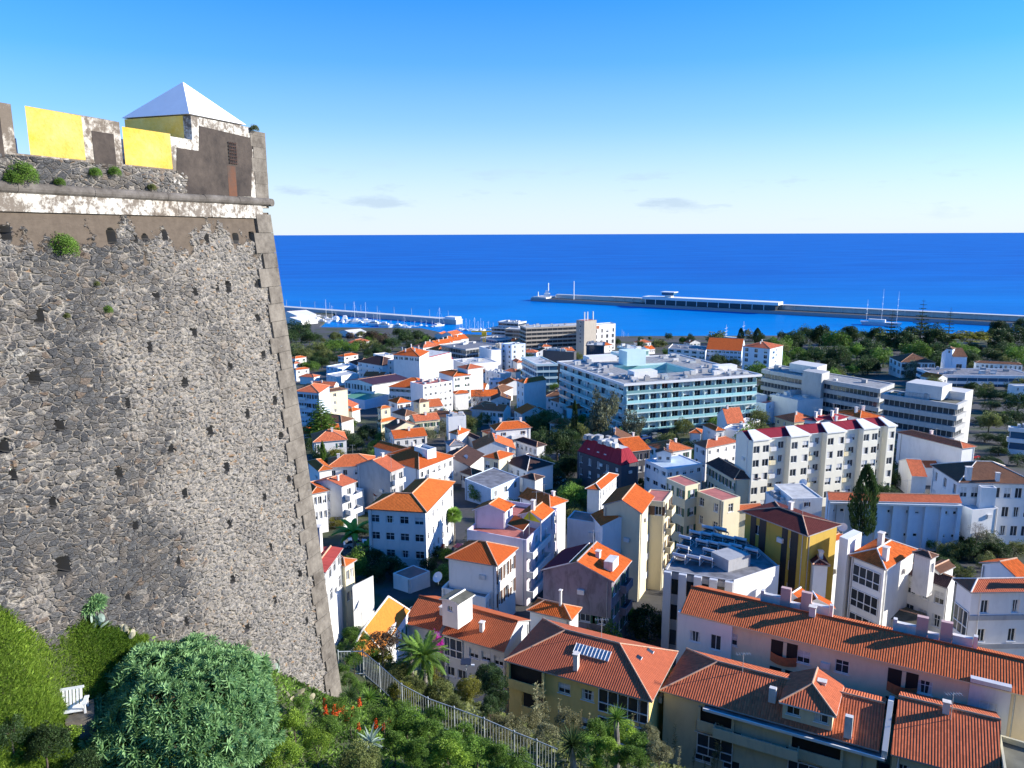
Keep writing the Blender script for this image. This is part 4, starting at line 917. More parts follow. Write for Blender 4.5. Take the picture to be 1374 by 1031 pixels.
# ---- grey flat block with the solar heaters
SOL = [V(p) for p in poly_pts('K', [(683, 456), (992, 353), (852, 232), (690, 165), (500, 103), (345, 165), (212, 380)], 11)]
def poly_house(label, pts, h, wall, roofm, cat='building', name='office_block', par=.4, edges=(), deep=None, group=None):
    """flat-roofed block over any outline (counter-clockwise, eave points). edges: {edge index: window spec}"""
    c = sum(pts, Vector())/len(pts); z_ = pts[0].z; zb = min(ground(p.x, p.y) for p in pts)-.8 if deep is None else z_-deep
    root = thing(name, label, cat, (c.x, c.y, z_-h), group); org = root.location.copy(); k_ = MB(); n = len(pts); ws = []
    ar = sum(pts[i].x*pts[(i+1) % n].y-pts[(i+1) % n].x*pts[i].y for i in range(n))
    if ar < 0: pts = pts[::-1]; edges = {(n-2-i) % n: v for i, v in dict(edges).items()}
    for i in range(n):
        p, q = pts[i], pts[(i+1) % n]; u = (q-p); W = u.length; u = u/W; L_ = []; H_ = z_-zb
        if i in dict(edges):
            d = dict(w=1.2, h=1.4, storey=3.0, top=.8); d.update(dict(edges)[i]); L_ = win_list(W, H_, **d)
        facade(k_, Vector((p.x, p.y, 0)), u, W, zb, H_, L_); ws += [(p, u, *x) for x in L_]
        nn = u.cross(UP); k_.box(p-nn*.2-UP*par, u*W, nn*.2, UP*par) if par else None
    k_.build('wall', wall, root, org)
    R = MB(); R.face([p-UP*(par-.02) for p in pts], 0, [(p.x, p.y) for p in pts]); rf = R.build('roof', roofm, root, org)
    for p, u, c_, v, w, h2 in ws:
        nn = u.cross(UP); add_window(root, org, Vector((p.x+u.x*c_-nn.x*.16, p.y+u.y*c_-nn.y*.16, zb+v)), u, w, h2, 'c', pts[0].y > 215)
    return dict(root=root, org=org, pts=pts, z=z_, zb=zb, roof=rf)
PS = poly_house('dark grey block with columned front and solar water heaters on its flat roof', SOL, 11, GREYP, ROOFG, par=.3)
# front colonnade and white side wall as proud pieces
a, b_ = V(SOL[0]), V(SOL[6]); u = (a-b_).normalized(); nn = u.cross(UP); W = (a-b_).length
for i in range(5):
    k_ = MB(); p = b_+u*(W-.9)*i/4; k_.box((p.x, p.y, PS['zb']), u*.9, nn*.55, UP*(PS['z']-PS['zb']-.05)); k_.build('column', PALEGREY, PS['root'], PS['org'])
for i in range(3):
    k_ = MB(); p = b_+u*.9; k_.box((p.x, p.y, PS['z']-1.0-3.3*i-1.9), u*(W-1.8), nn*.06, UP*1.9); k_.build('window_band', GLASS, PS['root'], PS['org'])
k_ = MB(); a, b_ = SOL[0], SOL[1]; u = (b_-a).normalized(); nn = u.cross(UP); k_.box((a.x, a.y, PS['zb'])+nn*.0 if False else Vector((a.x, a.y, PS['zb']))+nn*.01, u*(b_-a).length, nn*.08, UP*(PS['z']-PS['zb']+.12)); k_.build('side_wall', WHITE, PS['root'], PS['org'])
k_ = MB(); zr = PS['z']-.26; q = poly_pts('K', [(680, 340), (760, 350), (690, 300), (600, 290)], 11.0); cR = V(pz(*px('K', (660, 345)), zr)); k_.cbox(cR, 3.6, 3.0, 1.5, 0, .5); k_.build('stair_housing', GREYP, PS['roof'], PS['org'])
def solar_heater(loc, rz):
    t_ = thing('solar_heater', 'solar water heater with tilted panel and round tank on the grey flat roof', 'solar heater', loc, 'solar water heaters on the grey flat roof', rz)
    k_ = MB(); k_.face([(-1, -.9, .25), (1, -.9, .25), (1, .5, 1.15), (-1, .5, 1.15)]); k_.face([(-1, .52, 1.09), (1, .52, 1.09), (1, -.88, .19), (-1, -.88, .19)])
    k_.build('panel', PANEL, t_)
    k_ = MB(); k_.tube((-1.05, .62, 1.35), (1.05, .62, 1.35), .27, n=12); k_.build('tank', PALEGREY, t_)
    k_ = MB()
    for x in (-1, 1):
        k_.tube((x, -.9, 0), (x, -.9, .25), .05, n=5); k_.tube((x, .6, 0), (x, .6, 1.3), .05, n=5); k_.tube((x, -.9, .25), (x, .55, 1.17), .05, n=5); k_.tube((x, -.9, .05), (x, .6, .05), .05, n=5)
    k_.tube((-1, -.9, .22), (1, -.9, .22), .05, n=5); k_.build('stand', TRIM, t_); return t_
SC_ = .78
spots = [(515, 120), (600, 130), (430, 155), (500, 165), (580, 175), (655, 190), (735, 200), (360, 190), (475, 215), (545, 225), (630, 240), (345, 255), (525, 280), (320, 315), (415, 325), (505, 335), (810, 275), (700, 245)]
prot = None
for i, (x, y) in enumerate(spots):
    p = pz(*px('K', (x, y+12)), zr)
    if prot is None: prot = solar_heater(p, 2.55); prot.scale = (SC_,)*3
    else: c = copy_tree(prot); c.location = V(p); c.rotation_euler.z = prot.rotation_euler.z+random.uniform(-.06, .06)
# ---- striped mustard block
hS = house('mustard and black striped apartment block with plum brown roof behind the solar heaters', 'G', (1192, 914), (740, 742), (1420, 835), 15, 'hip', STRIPY, CHESTN, 14, wl=dict(rows=4, cols=2, w=.9, h=1.3, top=1.2), far=False)
e = hS; o, u, W = e['wN']+e['e2']*e['wa'], -e['e2'], e['wa']; nn = u.cross(UP)
for f0, f1 in ((.10, .19), (.25, .36), (.62, .71), (.76, .87)):
    k_ = MB(); p = o+u*W*f0; k_.box((p.x, p.y, e['zb']), u*W*(f1-f0), nn*.05, UP*(e['zt']-e['zb']-.1)); k_.build('black_stripe', BLACKP, e['root'], e['org'])
k_ = MB(); p = o+u*W*.22
for i in range(3): k_.box((p.x, p.y, e['zt']-5.2-3*i), u*W*.26, nn*1.5, UP*.15); k_.box(Vector((p.x, p.y, e['zt']-5.2-3*i))+nn*1.46, u*W*.26, nn*.04, UP*1.0)
k_.build('fire_balcony', BLACKP, e['root'], e['org'])
k_ = MB()
# ---- cream blocks in the middle
hC1 = house('cream apartment block with flat red roof and slot windows facing the solar heaters', 'G', (605, 672), (432, 604), (730, 643), 13, 'flat', CREAM, roofmat=ROOFR, wl=(4, 2), wr=(1, 1), par=.12, far=False, style='g')
house('lower cream block with red roof tucked behind the slot windowed one', 'G', (355, 574), (222, 516), (456, 550), 14.5, 'flat', CREAM, roofmat=ROOFR, wl=(4, 2), wr=(4, 1), par=.12, far=False)
hC2 = house('cream yellow corner block with plum red flat roof and rounded balconies', 'G', (207, 678), (50, 666), (266, 603), 14, 'flat', CREAM, roofmat=ROOFR, wr=(4, 2), wl=(1, 2), par=.15, far=False, balc=[(1, 4, .3, .75, .9)])
house('long salmon tiled roof wing running behind the cream blocks to the striped block', 'G', (900, 725), (660, 745), (960, 700), 11, 'gL', CREAM, SALMON, 18, far=False)
house('white apartment house with lilac grey side wall and flat plum red roof', 'F', (1047, 825), (820, 790), (1090, 770), 11, 'flat', PALEGREY, roofmat=ROOFR, par=.15, far=False)
hW = house('tall white apartment house with orange gable roof and cream bays beside the lilac grey wall', 'F', (1052, 850), (975, 762), (1305, 812), 11.5, 'gL', WHITE, ORANGE, 18, far=False, chim=[(.7, .45, 1.3, .7)], trim=TRIM)
house('cream bay tower with rounded balconies right of the tall white apartment gable', 'F', (1300, 852), (1262, 842), (1362, 800), 10.5, 'flat', CREAM, roofmat=ROOFR, wr=(4, 2), far=False, par=.12, balc=[(1, 4, .1, .9, .8)], balm=WHITE, name='bay_tower', cat='building')
house('long maroon shaded roof rising behind the tall white apartment house', 'F', (1330, 765), (1050, 705), (1420, 640), 13.5, 'gR', CREAM, ORANGE, 24, far=False)
# ---- purple gable house, corner hip and neighbours
hP = house('damp stained purple grey gable house with orange roof and white roof terrace', 'J', (1035, 468), (528, 388), (1165, 312), 10, 'gR', PURPLE, ORANGE, 22, wl=dict(rows=3, cols=4, w=1.3, h=1.0, top=4.8, skip=[(0, 0), (0, 1), (1, 0), (1, 3)]), wr=(3, 3), far=False, trim=GREYP, cap=GTRIM)
part_box(hP, 'roof_terrace', [WHITE2, TRIM], hP['b']*.25, hP['a']*.08, hP['b']*.3, hP['a']*.12, .5, 1.2, hP['roof']); slab(hP, 'plum_roof_panel', [MAROON, TRIM], on_slope(hP, .03, .97, .60, .97, .08))
house('small pyramidal orange roof house with tall flue in the dip below the purple gable', 'J', (747, 727), (437, 655), (890, 665), 7.5, 'hip', WHITE, ORANGE, 27, far=False, chim=[(.45, .35, 1.8, .3)])
hH = house('pale blue house with orange hip roof and framed windows on the shaded street', 'P', (667.7, 760), (597, 748.5), (696, 735.5), 9, 'hip', WHITE, ORANGE, 27, wr=dict(rows=2, cols=3, w=.9, h=1.9, storey=3.3), far=False, wl=None)
house('low white garage with flat dark roof below the pale blue house', 'J', (160, 572), (-140, 500), (250, 472), 5, 'flat', WHITE, roofmat=ROOFG, wr=(1, 4), far=False)
house('low white shed with maroon flat roof in the shaded garden', 'I', (800, 500), (672, 452), (955, 436), 2.3, 'flat', WHITE, roofmat=ROOFR, par=.1, far=False, name='shed', cat='shed')
house('tiny tiled garden hut with bright orange corner below the big white villa', 'E', (792, 988), (705, 962), (832, 974), 3, 'gR', WHITE, ORANGE, 20, far=False, name='garden_hut', cat='hut')
# ---- lilac house with the roof terrace
hL = house('lilac white house with long balconies and planted roof terrace under yellow sail', 'F', (543, 940), (135, 868), (758, 722), 10, 'flat', LILAC, roofmat=ROOFR, wr=(3, 5), far=False, balc=[(1, 3, .0, .55, 1.0)], balm=WHITE, par=.7)
e = hL
house('upper storey with orange tiled slope and dark back slope on the lilac house', 'F', (396, 752), (165, 738), (470, 695), 12.6, 'gR', LILAC, ORANGE, 22, wr=dict(rows=1, cols=1, w=.4, h=.5), far=False, deep=4.2, cat='rooftop room', name='rooftop_room', trim=TRIM)
house('rooftop room with broad orange slope set back behind the lilac terrace', 'F', (650, 808), (478, 770), (738, 733), 11.4, 'gR', LILAC, ORANGE, 22, far=False, deep=3, cat='rooftop room', name='rooftop_room', chim=[(.25, .5, 1.4, .6)], trim=TRIM)
q = [V(pz(*px('F', c_), e['z']+d_)) for c_, d_ in (((408, 832), 1.5), ((518, 878), 1.5), ((568, 815), 2.1), ((462, 770), 2.1))]
aw = slab(e, 'awning', [ORANGE, TRIM], q, par=e['root'])
house('large bright orange roof slope filling the gap behind the lilac house', 'F', (477, 643), (385, 592), (703, 718), 10.5, 'Rh', WHITE, ORANGE, 26, far=False)
sl_ = [V(pz(*px('F', q), V(pz(*px('F', (600, 800)), e['z']+1)).z+dz)) for q, dz in (((520, 795), 1.0), ((560, 745), 2.4), ((640, 822), 1.2))]
k_ = MB(); k_.face(sl_); k_.face([p-UP*.03 for p in sl_[::-1]]); 
for p in sl_: k_.tube((p.x, p.y, e['z']-.6), p, .04, n=5, m=1)
tag(k_.build('sun_sail', [SAIL, METAL], None, sl_[0]), 'yellow triangular sun sail stretched over the lilac roof terrace', 'awning')
# ---- big white villa
hV = house('big white villa with broad L-shaped orange roof and shaded blue front', 'E', (1032, 752), (610, 727), (1226, 543), 9.5, 'L', WHITE, AMBER, 24, sk=[7.6], wl=dict(rows=3, cols=4, w=1.5, h=1.3, top=1.0), wr=dict(rows=3, cols=6, w=.9, h=1.3, top=1.0), far=False, trim=DTRIM, style='g')
hT = house('white house with dark red roof and stepped balcony terraces beside the villa', 'E', (450, 578), (238, 546), (566, 537), 8.5, 'gR', PALEGREY, RUST, 16, wr=dict(rows=2, cols=3), far=False, balc=[(1, 2, .15, 1.0, 1.6)], balm=WHITE, chim=[(.35, .3, .9, .35)])
house('white terrace block with railings in front of the grey gable', 'E', (600, 590), (475, 645), (680, 560), 5.5, 'flat', WHITE, roofmat=ROOFL, wr=(1, 2), far=False)
house('grey gabled house with white and dark red roof and street front balcony', 'E', (782, 480), (538, 428), (888, 440), 9.5, 'gR', GREYP, RUST, 20, wr=dict(rows=3, cols=2), far=False, antenna=(.3, .1, 3), balc=[(1, 2, .1, .9, .9)], balm=WHITE)
house('white house with long orange hipped roof, roof windows and antenna behind the grey gable', 'E', (978, 460), (690, 375), (1223, 367), 7, 'hip', WHITE, ORANGE, 20, wr=dict(rows=2, cols=6), far=False, antenna=(.4, .6, 3))
house('white stair room on the ridge of the long orange hipped roof', 'E', (1035, 325), (945, 300), (1075, 305), 10.5, 'flat', WHITE, roofmat=ROOFL, far=False, deep=3, cat='rooftop room', name='rooftop_room')
house('house with dark shaded roof and orange end under the olive trees', 'E', (870, 358), (660, 302), (938, 322), 6, 'gL', WHITE2, ORANGE, 24, far=False)
house('low old house with brown red roof in front of the cypresses', 'E', (600, 405), (450, 412), (690, 362), 4, 'hip', WHITE2, BROWN, 20, far=False, antenna=(.4, .5, 3))
house('white house with orange hip roof close by the fort corner', 'E', (290, 472), (208, 402), (378, 447), 6, 'hip', WHITE, AMBER, 20, far=False)
house('white house with glazed veranda half hidden behind the fort edge', 'E', (240, 628), (150, 560), (326, 590), 8, 'hip', WHITE, ORANGE, 18, wr=dict(rows=2, cols=3, w=.9, h=1.5), far=False)
house('narrow white house between the glazed veranda and the red roofed terraces', 'E', (330, 610), (280, 570), (388, 592), 7.5, 'hip', WHITE, SALMON, 18, wr=(2, 2), far=False)
house('small tiled outhouse with chimney behind the big villa', 'E', (670, 640), (610, 635), (755, 625), 4, 'gR', WHITE2, SALMON, 18, far=False, chim=[(.2, .5, 1.0)])
# ---- middle rows
hM = house('white two storey house with orange hip roof and dormer above the arched house', 'F', (328, 193), (224, 167), (580, 172), 8.5, 'hip', WHITE, ORANGE, 26, wl=dict(rows=2, cols=2, w=.9, h=1.7, storey=3.2), wr=dict(rows=1, cols=2, w=.7, h=.9), far=False, chim=[(.25, .6, 1.2), (.8, .6, 1.0)])
house('cream house with arched front windows and orange hip roof', 'F', (355, 392), (238, 372), (462, 352), 7.5, 'hip', CREAM, ORANGE, 24, wl=dict(rows=2, cols=2, w=1.2, h=1.8, storey=3.2), far=False, chim=[(.95, .4, 1.2)])
house('long white house with dark brown roof and shaded blue end wall', 'F', (545, 470), (368, 395), (736, 420), 5.5, 'hip', WHITE, DARKT, 20, wl=dict(rows=2, cols=4, w=.8, h=1.5), far=False, cap=CAPW)
house('dark roofed cottage with orange end right of the dormered white house', 'F', (612, 307), (456, 256), (682, 290), 5, 'hip', WHITE, DARKT, 24, wl=dict(rows=1, cols=5), far=False)
house('flat blue grey terrace roofs in front of the long dark roofed house', 'F', (300, 592), (120, 520), (495, 508), 4.2, 'flat', BLUEW, roofmat=ROOFG, wr=(1, 3), far=False, par=.15)
house('small dark hip roof beside the blue grey terraces', 'F', (602, 535), (500, 510), (700, 520), 5, 'hip', WHITE2, DARKT, 24, far=False)
house('black gabled cottage with satellite dish left of the arched house', 'F', (150, 442), (45, 372), (262, 352), 4.5, 'gR', WHITE2, DARKT, 22, far=False, antenna=(.5, .5, 2))
house('low white cottage with brown roof below the black gabled one', 'F', (170, 505), (85, 475), (240, 470), 3.5, 'hip', WHITE, BROWN, 20, wl=dict(rows=1, cols=3, w=.7, h=1.2), far=False)
house('white cottage with grey hip roof at the end of the olive trees', 'E', (1185, 297), (1112, 272), (1292, 286), 5.5, 'hip', WHITE, ROOFG, 22, roofmat=ROOFG, wr=(1, 3), far=False)
house('dark slate coloured row of old roofs behind the black gabled cottage', 'F', (215, 262), (110, 215), (262, 250), 4.5, 'hip', WHITE2, DARKT, 22, far=False)
house('orange hipped cottage at the end of the street behind the olive trees', 'E', (1245, 224), (1180, 205), (1330, 190), 6, 'hip', WHITE, ORANGE, 22, far=False)
house('plain white block with cluttered flat roof above the olive trees', 'E', (1178, 100), (1128, 86), (1299, 92), 9.5, 'flat', WHITE, roofmat=ROOFL, clutter=9, par=.3)
hR = house('modern dark house with steep red metal roof and rooftop cooling units', 'F', (1188, 432), (890, 332), (1262, 392), 7.5, 'mans', DARKP, MAROON, 20, sk=(1.6, 3.2), wl=dict(rows=2, cols=5, w=.9, h=1.6), far=False, clutter=16)
for f0 in (.2, .42, .58):
    e = hR; c = [e['N']+e['e2']*e['a']*(1-f0), e['N']+e['e2']*e['a']*(1-f0-.05)]; q = [p+e['e1']*.55+UP*1.0 for p in c]+[p+e['e1']*1.55+UP*2.7 for p in c[::-1]]; nn = -e['e1']*.86+UP*.5
    q = [p+nn*.06 for p in q]; slab(e, 'roof_window', [ROOFL, TRIM], q)
house('white house with bright orange gable roof and window row below the red metal roof', 'F', (1048, 598), (940, 590), (1172, 494), 8, 'hip', WHITE, ORANGE, 26, wr=dict(rows=2, cols=6, w=.8, h=1.3), far=False, cap=CAPW)
house('orange roof above dark glazed storeys right of the red metal roof', 'F', (1240, 340), (1252, 255), (1400, 320), 9, 'gR', DARKP, ORANGE, 18, wr=dict(rows=3, cols=3, w=2.0, h=1.5), far=False)
# ---- G area
house('stepped white building with pale blue flat roofs and strip windows', 'G', (230, 458), (78, 390), (472, 418), 8, 'flat', WHITE, roofmat=ROOFB, wl=dict(rows=2, cols=3, w=1.8, h=1.0), wr=dict(rows=2, cols=5, w=1.0, h=1.0), far=False, par=.2)
house('white penthouse with dark gable on the pale blue flat roofs', 'G', (270, 350), (150, 345), (330, 335), 10.5, 'gR', WHITE, BROWN, 18, wl=dict(rows=1, cols=2, w=.8, h=.8), far=False, deep=3.2, cat='rooftop room', name='rooftop_room', chim=[(.5, .3, 1.2)])
house('white house with dark red hip roof against the cream gable of the long apartments', 'G', (495, 315), (405, 275), (724, 268), 8.5, 'hip', WHITE, RUST, 20, wl=dict(rows=2, cols=2), wr=dict(rows=3, cols=4, w=.8, h=1.0), far=False, chim=[(.45, .4, 1.0)])
house('white cottage with bright orange hip behind the dark red hip roof', 'G', (468, 214), (378, 208), (545, 198), 6, 'hip', WHITE, ORANGE, 24, wr=(1, 2), far=False)
house('white cottage with narrow orange roof right of the bright orange hip', 'G', (562, 196), (527, 150), (632, 190), 6.5, 'hip', WHITE, ORANGE, 24, wr=(1, 1), far=False)
house('old house with broad orange red slope and dark timber eave below the teal hotel', 'G', (635, 148), (565, 78), (765, 138), 7, 'gR', WHITE, RUST, 26, wr=dict(rows=1, cols=5, w=.9, h=1.2), far=False)
house('white flat roofed house with railing right of the broad orange red slope', 'G', (700, 195), (640, 170), (865, 118), 6, 'flat', WHITE, roofmat=ROOFL, clutter=5, wr=(1, 4))
house('long cream house with dark roof and row of tall windows beside the palm', 'G', (687, 528), (488, 412), (870, 520), 7.5, 'hL', CREAM, DARKT, 22, wl=dict(rows=2, cols=8, w=.9, h=1.6), far=False)
house('small orange roofed white cube behind the palm trunk', 'G', (785, 545), (690, 530), (876, 525), 5, 'hip', WHITE, ORANGE, 20, far=False)
house('white workshop with flat pale roof terrace and big dish', 'G', (1085, 657), (1058, 560), (1292, 652), 7, 'flat', WHITE, roofmat=ROOFL, wr=dict(rows=1, cols=1, w=.6, h=.8), far=False, par=.2)
house('white terraces with rooftop clutter between palm and workshop', 'G', (985, 675), (900, 610), (1075, 660), 6, 'flat', WHITE, roofmat=ROOFL, clutter=6, far=False)
# long pink white apartments
hA = house('long cream apartment block with maroon roof, white gablets and five rows of windows', 'P', (1004, 591), (985, 581.5), (1198.5, 570.5), 15.5, 'gR', PALECREAM, MAROON, 22, wr=dict(rows=5, cols=16, w=1.5, h=1.5, storey=2.9, top=1.0), far=False, cap=MAROON, trim=TRIM, style='k')
e = hA; o, u, W = e['wN'], e['e1'], e['wb']; nn = u.cross(UP)
for f0, f1 in ((.0, .11), (.25, .38), (.50, .63), (.76, .87), (.94, 1.0)):
    k_ = MB(); p = o+u*W*f0+nn*1.5; L_ = W*(f1-f0); zt = e['zt']+.12; H_ = zt-e['zb']; Lw = win_list(L_, H_, 5, 2 if f1 < 1 else 1, 1.5, 1.5, 1.1, 2.9)
    facade(k_, p, u, L_, e['zb'], H_, Lw); facade(k_, p+u*L_, -nn, 1.5, e['zb'], H_, []); facade(k_, p-nn*1.5, nn, 1.5, e['zb'], H_, [])
    b_ = k_.build('bay', PALECREAM, e['root'], e['org'])
    for c_, v, w, h in Lw: add_window(b_, e['org'], Vector((p.x+u.x*c_-nn.x*.16, p.y+u.y*c_-nn.y*.16, e['zb']+v)), u, w, h, 'k', True)
    c = p+u*L_*.5; k_ = MB(); q = [Vector((p.x, p.y, zt))-u*.2+nn*.25, Vector((p.x, p.y, zt))+u*(L_+.2)+nn*.25, Vector((p.x, p.y, zt+1.15))+u*L_*.72-nn*3.6, Vector((p.x, p.y, zt+1.15))+u*L_*.28-nn*3.6]
    k_.face([x+UP*.25 for x in q]); k_.face(q[::-1])
    for i in range(4): j = (i+1) % 4; k_.face([q[i], q[j], q[j]+UP*.25, q[i]+UP*.25])
    k_.build('bay_roof', WHITE, b_, e['org'])
for f0, f1 in ((.40, .48), (.66, .74), (.14, .22)):
    for i in range(5):
        k_ = MB(); p = o+u*W*f0; k_.box((p.x, p.y, e['zt']-2.75-2.9*i)+Vector() if False else Vector((p.x, p.y, e['zt']-2.75-2.9*i))+nn*.03, u*W*(f1-f0)*.6, nn*.55, UP*.9); k_.build('balcony', CREAM if i % 2 else PALEGREY, e['root'], e['org'])
for i, (a, b2, c2, lab) in enumerate((((75, 130), (-40, 105), (180, 100), 'stepped white house with red roof behind the left end of the maroon roof'), ((255, 108), (60, 60), (425, 100), 'white house with orange roofs behind the middle of the maroon roof'), ((-40, 130), (-140, 115), (60, 100), 'white house with plum roof behind the cream gable end'))):
    house(lab, 'H', a, b2, c2, 17, 'hip', WHITE, [MAROON, ORANGE, MAROON][i], 18, wl=(2, 3), chim=[(.3, .4, 1.2), (.7, .5, 1.2)])
# ---- right side
hX = house('long pale blue workshop with orange roof strip, buttresses and groups of tiny windows', 'H', (30, 668), (12, 612), (962, 690), 9, 'gR', BLUEW, RUST, 18, wr=dict(rows=2, cols=14, w=.7, h=.6, top=1.5, storey=4.2, skip=[(i, j) for i in (0, 1) for j in (3, 7, 11)]), far=False, style='s', trim=TRIM)
e = hX; o, u, W = e['wN'], e['e1'], e['wb']; nn = u.cross(UP)
for i in range(9):
    k_ = MB(); p = o+u*W*(.015+.97*i/8); k_.box(Vector((p.x, p.y, e['zb']))-u*.35, u*.7, nn*.55, UP*(e['zt']-e['zb']-.6)); k_.build('buttress', BLUEW, e['root'], e['org'])
k_ = MB(); k_.box(Vector((o.x, o.y, e['zt']-.55)), u*W, nn*.75, UP*.35); k_.build('cornice', TRIM, e['root'], e['org'])
house('stepped white end house with striped lean-to right of the pale blue workshop', 'H', (1025, 735), (950, 650), (1200, 720), 7.5, 'flat', WHITE, roofmat=ROOFB, par=.6, far=False)
hB = house('large white mansion with old brown hip roof and dark shuttered windows', 'H', (928, 548), (733, 425), (1480, 560), 11.5, 'hip', WHITE, BROWN, 24, wl=dict(rows=3, cols=3, w=1.1, h=1.8, storey=3.5), wr=dict(rows=3, cols=7, w=1.2, h=1.9, storey=3.5), far=False, chim=[(.14, .08, 2.2, .9), (.5, .06, 1.4)], cap=CAPW)
house('plain white bastion-like annex with round vents left of the shuttered front', 'H', (1190, 585), (1085, 580), (1215, 575), 11.0, 'flat', WHITE, roofmat=ROOFL, wr=dict(rows=3, cols=1, w=.7, h=.9), far=False, par=.2)
house('long blank white wall building with orange and brown hip roof', 'H', (955, 316), (500, 203), (1056, 302), 9.5, 'hip', WHITE, RUST, 20)
house('small white building with red tile slope and curved parapet above the dark terrace', 'H', (600, 503), (508, 397), (702, 497), 5, 'gR', WHITE, RUST, 20, far=False, cap=TRIM, trim=TRIM)
house('little tiled gable peeping out behind the curved parapet', 'H', (695, 445), (635, 405), (745, 425), 4.5, 'gR', WHITE, SALMON, 22, far=False)
# L area
h1 = house('white house with orange hip roof, two chimneys and tall glazed balconies', 'L', (432, 382), (172, 278), (650, 242), 12.5, 'hip', WHITE, ORANGE, 22, wr=None, far=False, chim=[(.45, .55, 1.6, .7), (.2, .2, 1.5, .7)], cap=CAPW)
for i in range(3): veranda(h1, 0, .08, .92, -.8-3.1*i, 2.3, .9, True, 'glazed_balcony')
part_box(h1, 'party_wall', [WHITE, TRIM], -.25, h1['a']*1.0, h1['b']*.4, 1.2, -11, 13, h1['root'])
house('blue shaded house with rounded wall and chestnut roof left of the glazed balconies', 'K', (1345, 352), (1222, 345), (1400, 270), 11.5, 'hip', WHITE, CHESTN, 18, far=False)
house('white house with orange roof between the striped block and the cypress', 'K', (1312, 212), (1245, 182), (1460, 150), 12, 'hip', WHITE, ORANGE, 18, far=False, wl=dict(rows=2, cols=2, w=.7, h=1.0))
h4 = house('old white house with moss dark roof and sash windows between the two orange houses', 'L', (862, 512), (546, 400), (930, 440), 9.5, 'gL', WHITE, DARKT, 22, wl=dict(rows=3, cols=3, w=1.1, h=1.6, storey=3.0), far=False, style='g')
house('slim weathered tower room with brown pyramid roof above the moss dark roof', 'L', (742, 306), (610, 260), (792, 282), 13.5, 'hip', WHITE2, BROWN, 24, wr=dict(rows=1, cols=1, w=.8, h=1.2), far=False, deep=5, cat='rooftop room', name='rooftop_tower')
house('white house with rusty brown roof behind the slim tower room', 'L', (800, 410), (700, 360), (912, 356), 10.5, 'gR', WHITE, BROWN, 20, far=False)
h5 = house('three storey white house with orange hip roofs and grey floor bands at the right edge', 'L', (1012, 535), (885, 440), 17.0, 13.5, 'hip', WHITE, RUST, 24, wr=dict(rows=4, cols=5, w=.8, h=1.5, storey=3.3, top=1.0), far=False, chim=[(.4, .2, 1.5, .8)], cap=CAPW)
e = h5; o, u, W = e['wN'], e['e1'], e['wb']; nn = u.cross(UP)
for i in range(4): k_ = MB(); k_.box(Vector((o.x, o.y, e['zt']-3.3*(i+1)+.05)), u*W, nn*.12, UP*.55); k_.build('floor_band', GREYP, e['root'], e['org'])
veranda(h5, 0, .05, .98, -2.4, 3.0, .9, True, 'glazed_balcony'); veranda(h5, 0, .05, .98, -6.0, 3.0, .9, True, 'glazed_balcony')
house('orange gable with maroon shaded slope at the far right above the banded white house', 'L', (1330, 450), (1055, 330), (1470, 420), 13.5, 'gR', WHITE, ORANGE, 24, far=False)
house('low sheet roofed store with black roof in front of the sash windows', 'L', (700, 778), (432, 706), (728, 672), 5, 'gL', PALEGREY, DARKT, 10, wl=dict(rows=1, cols=3, w=1.6, h=1.0), far=False, roofmat=ROOFO)
house('small white yard building with stained wall below the sash windows', 'L', (850, 760), (725, 720), (865, 650), 4.5, 'flat', WHITE2, roofmat=ROOFG, far=False)
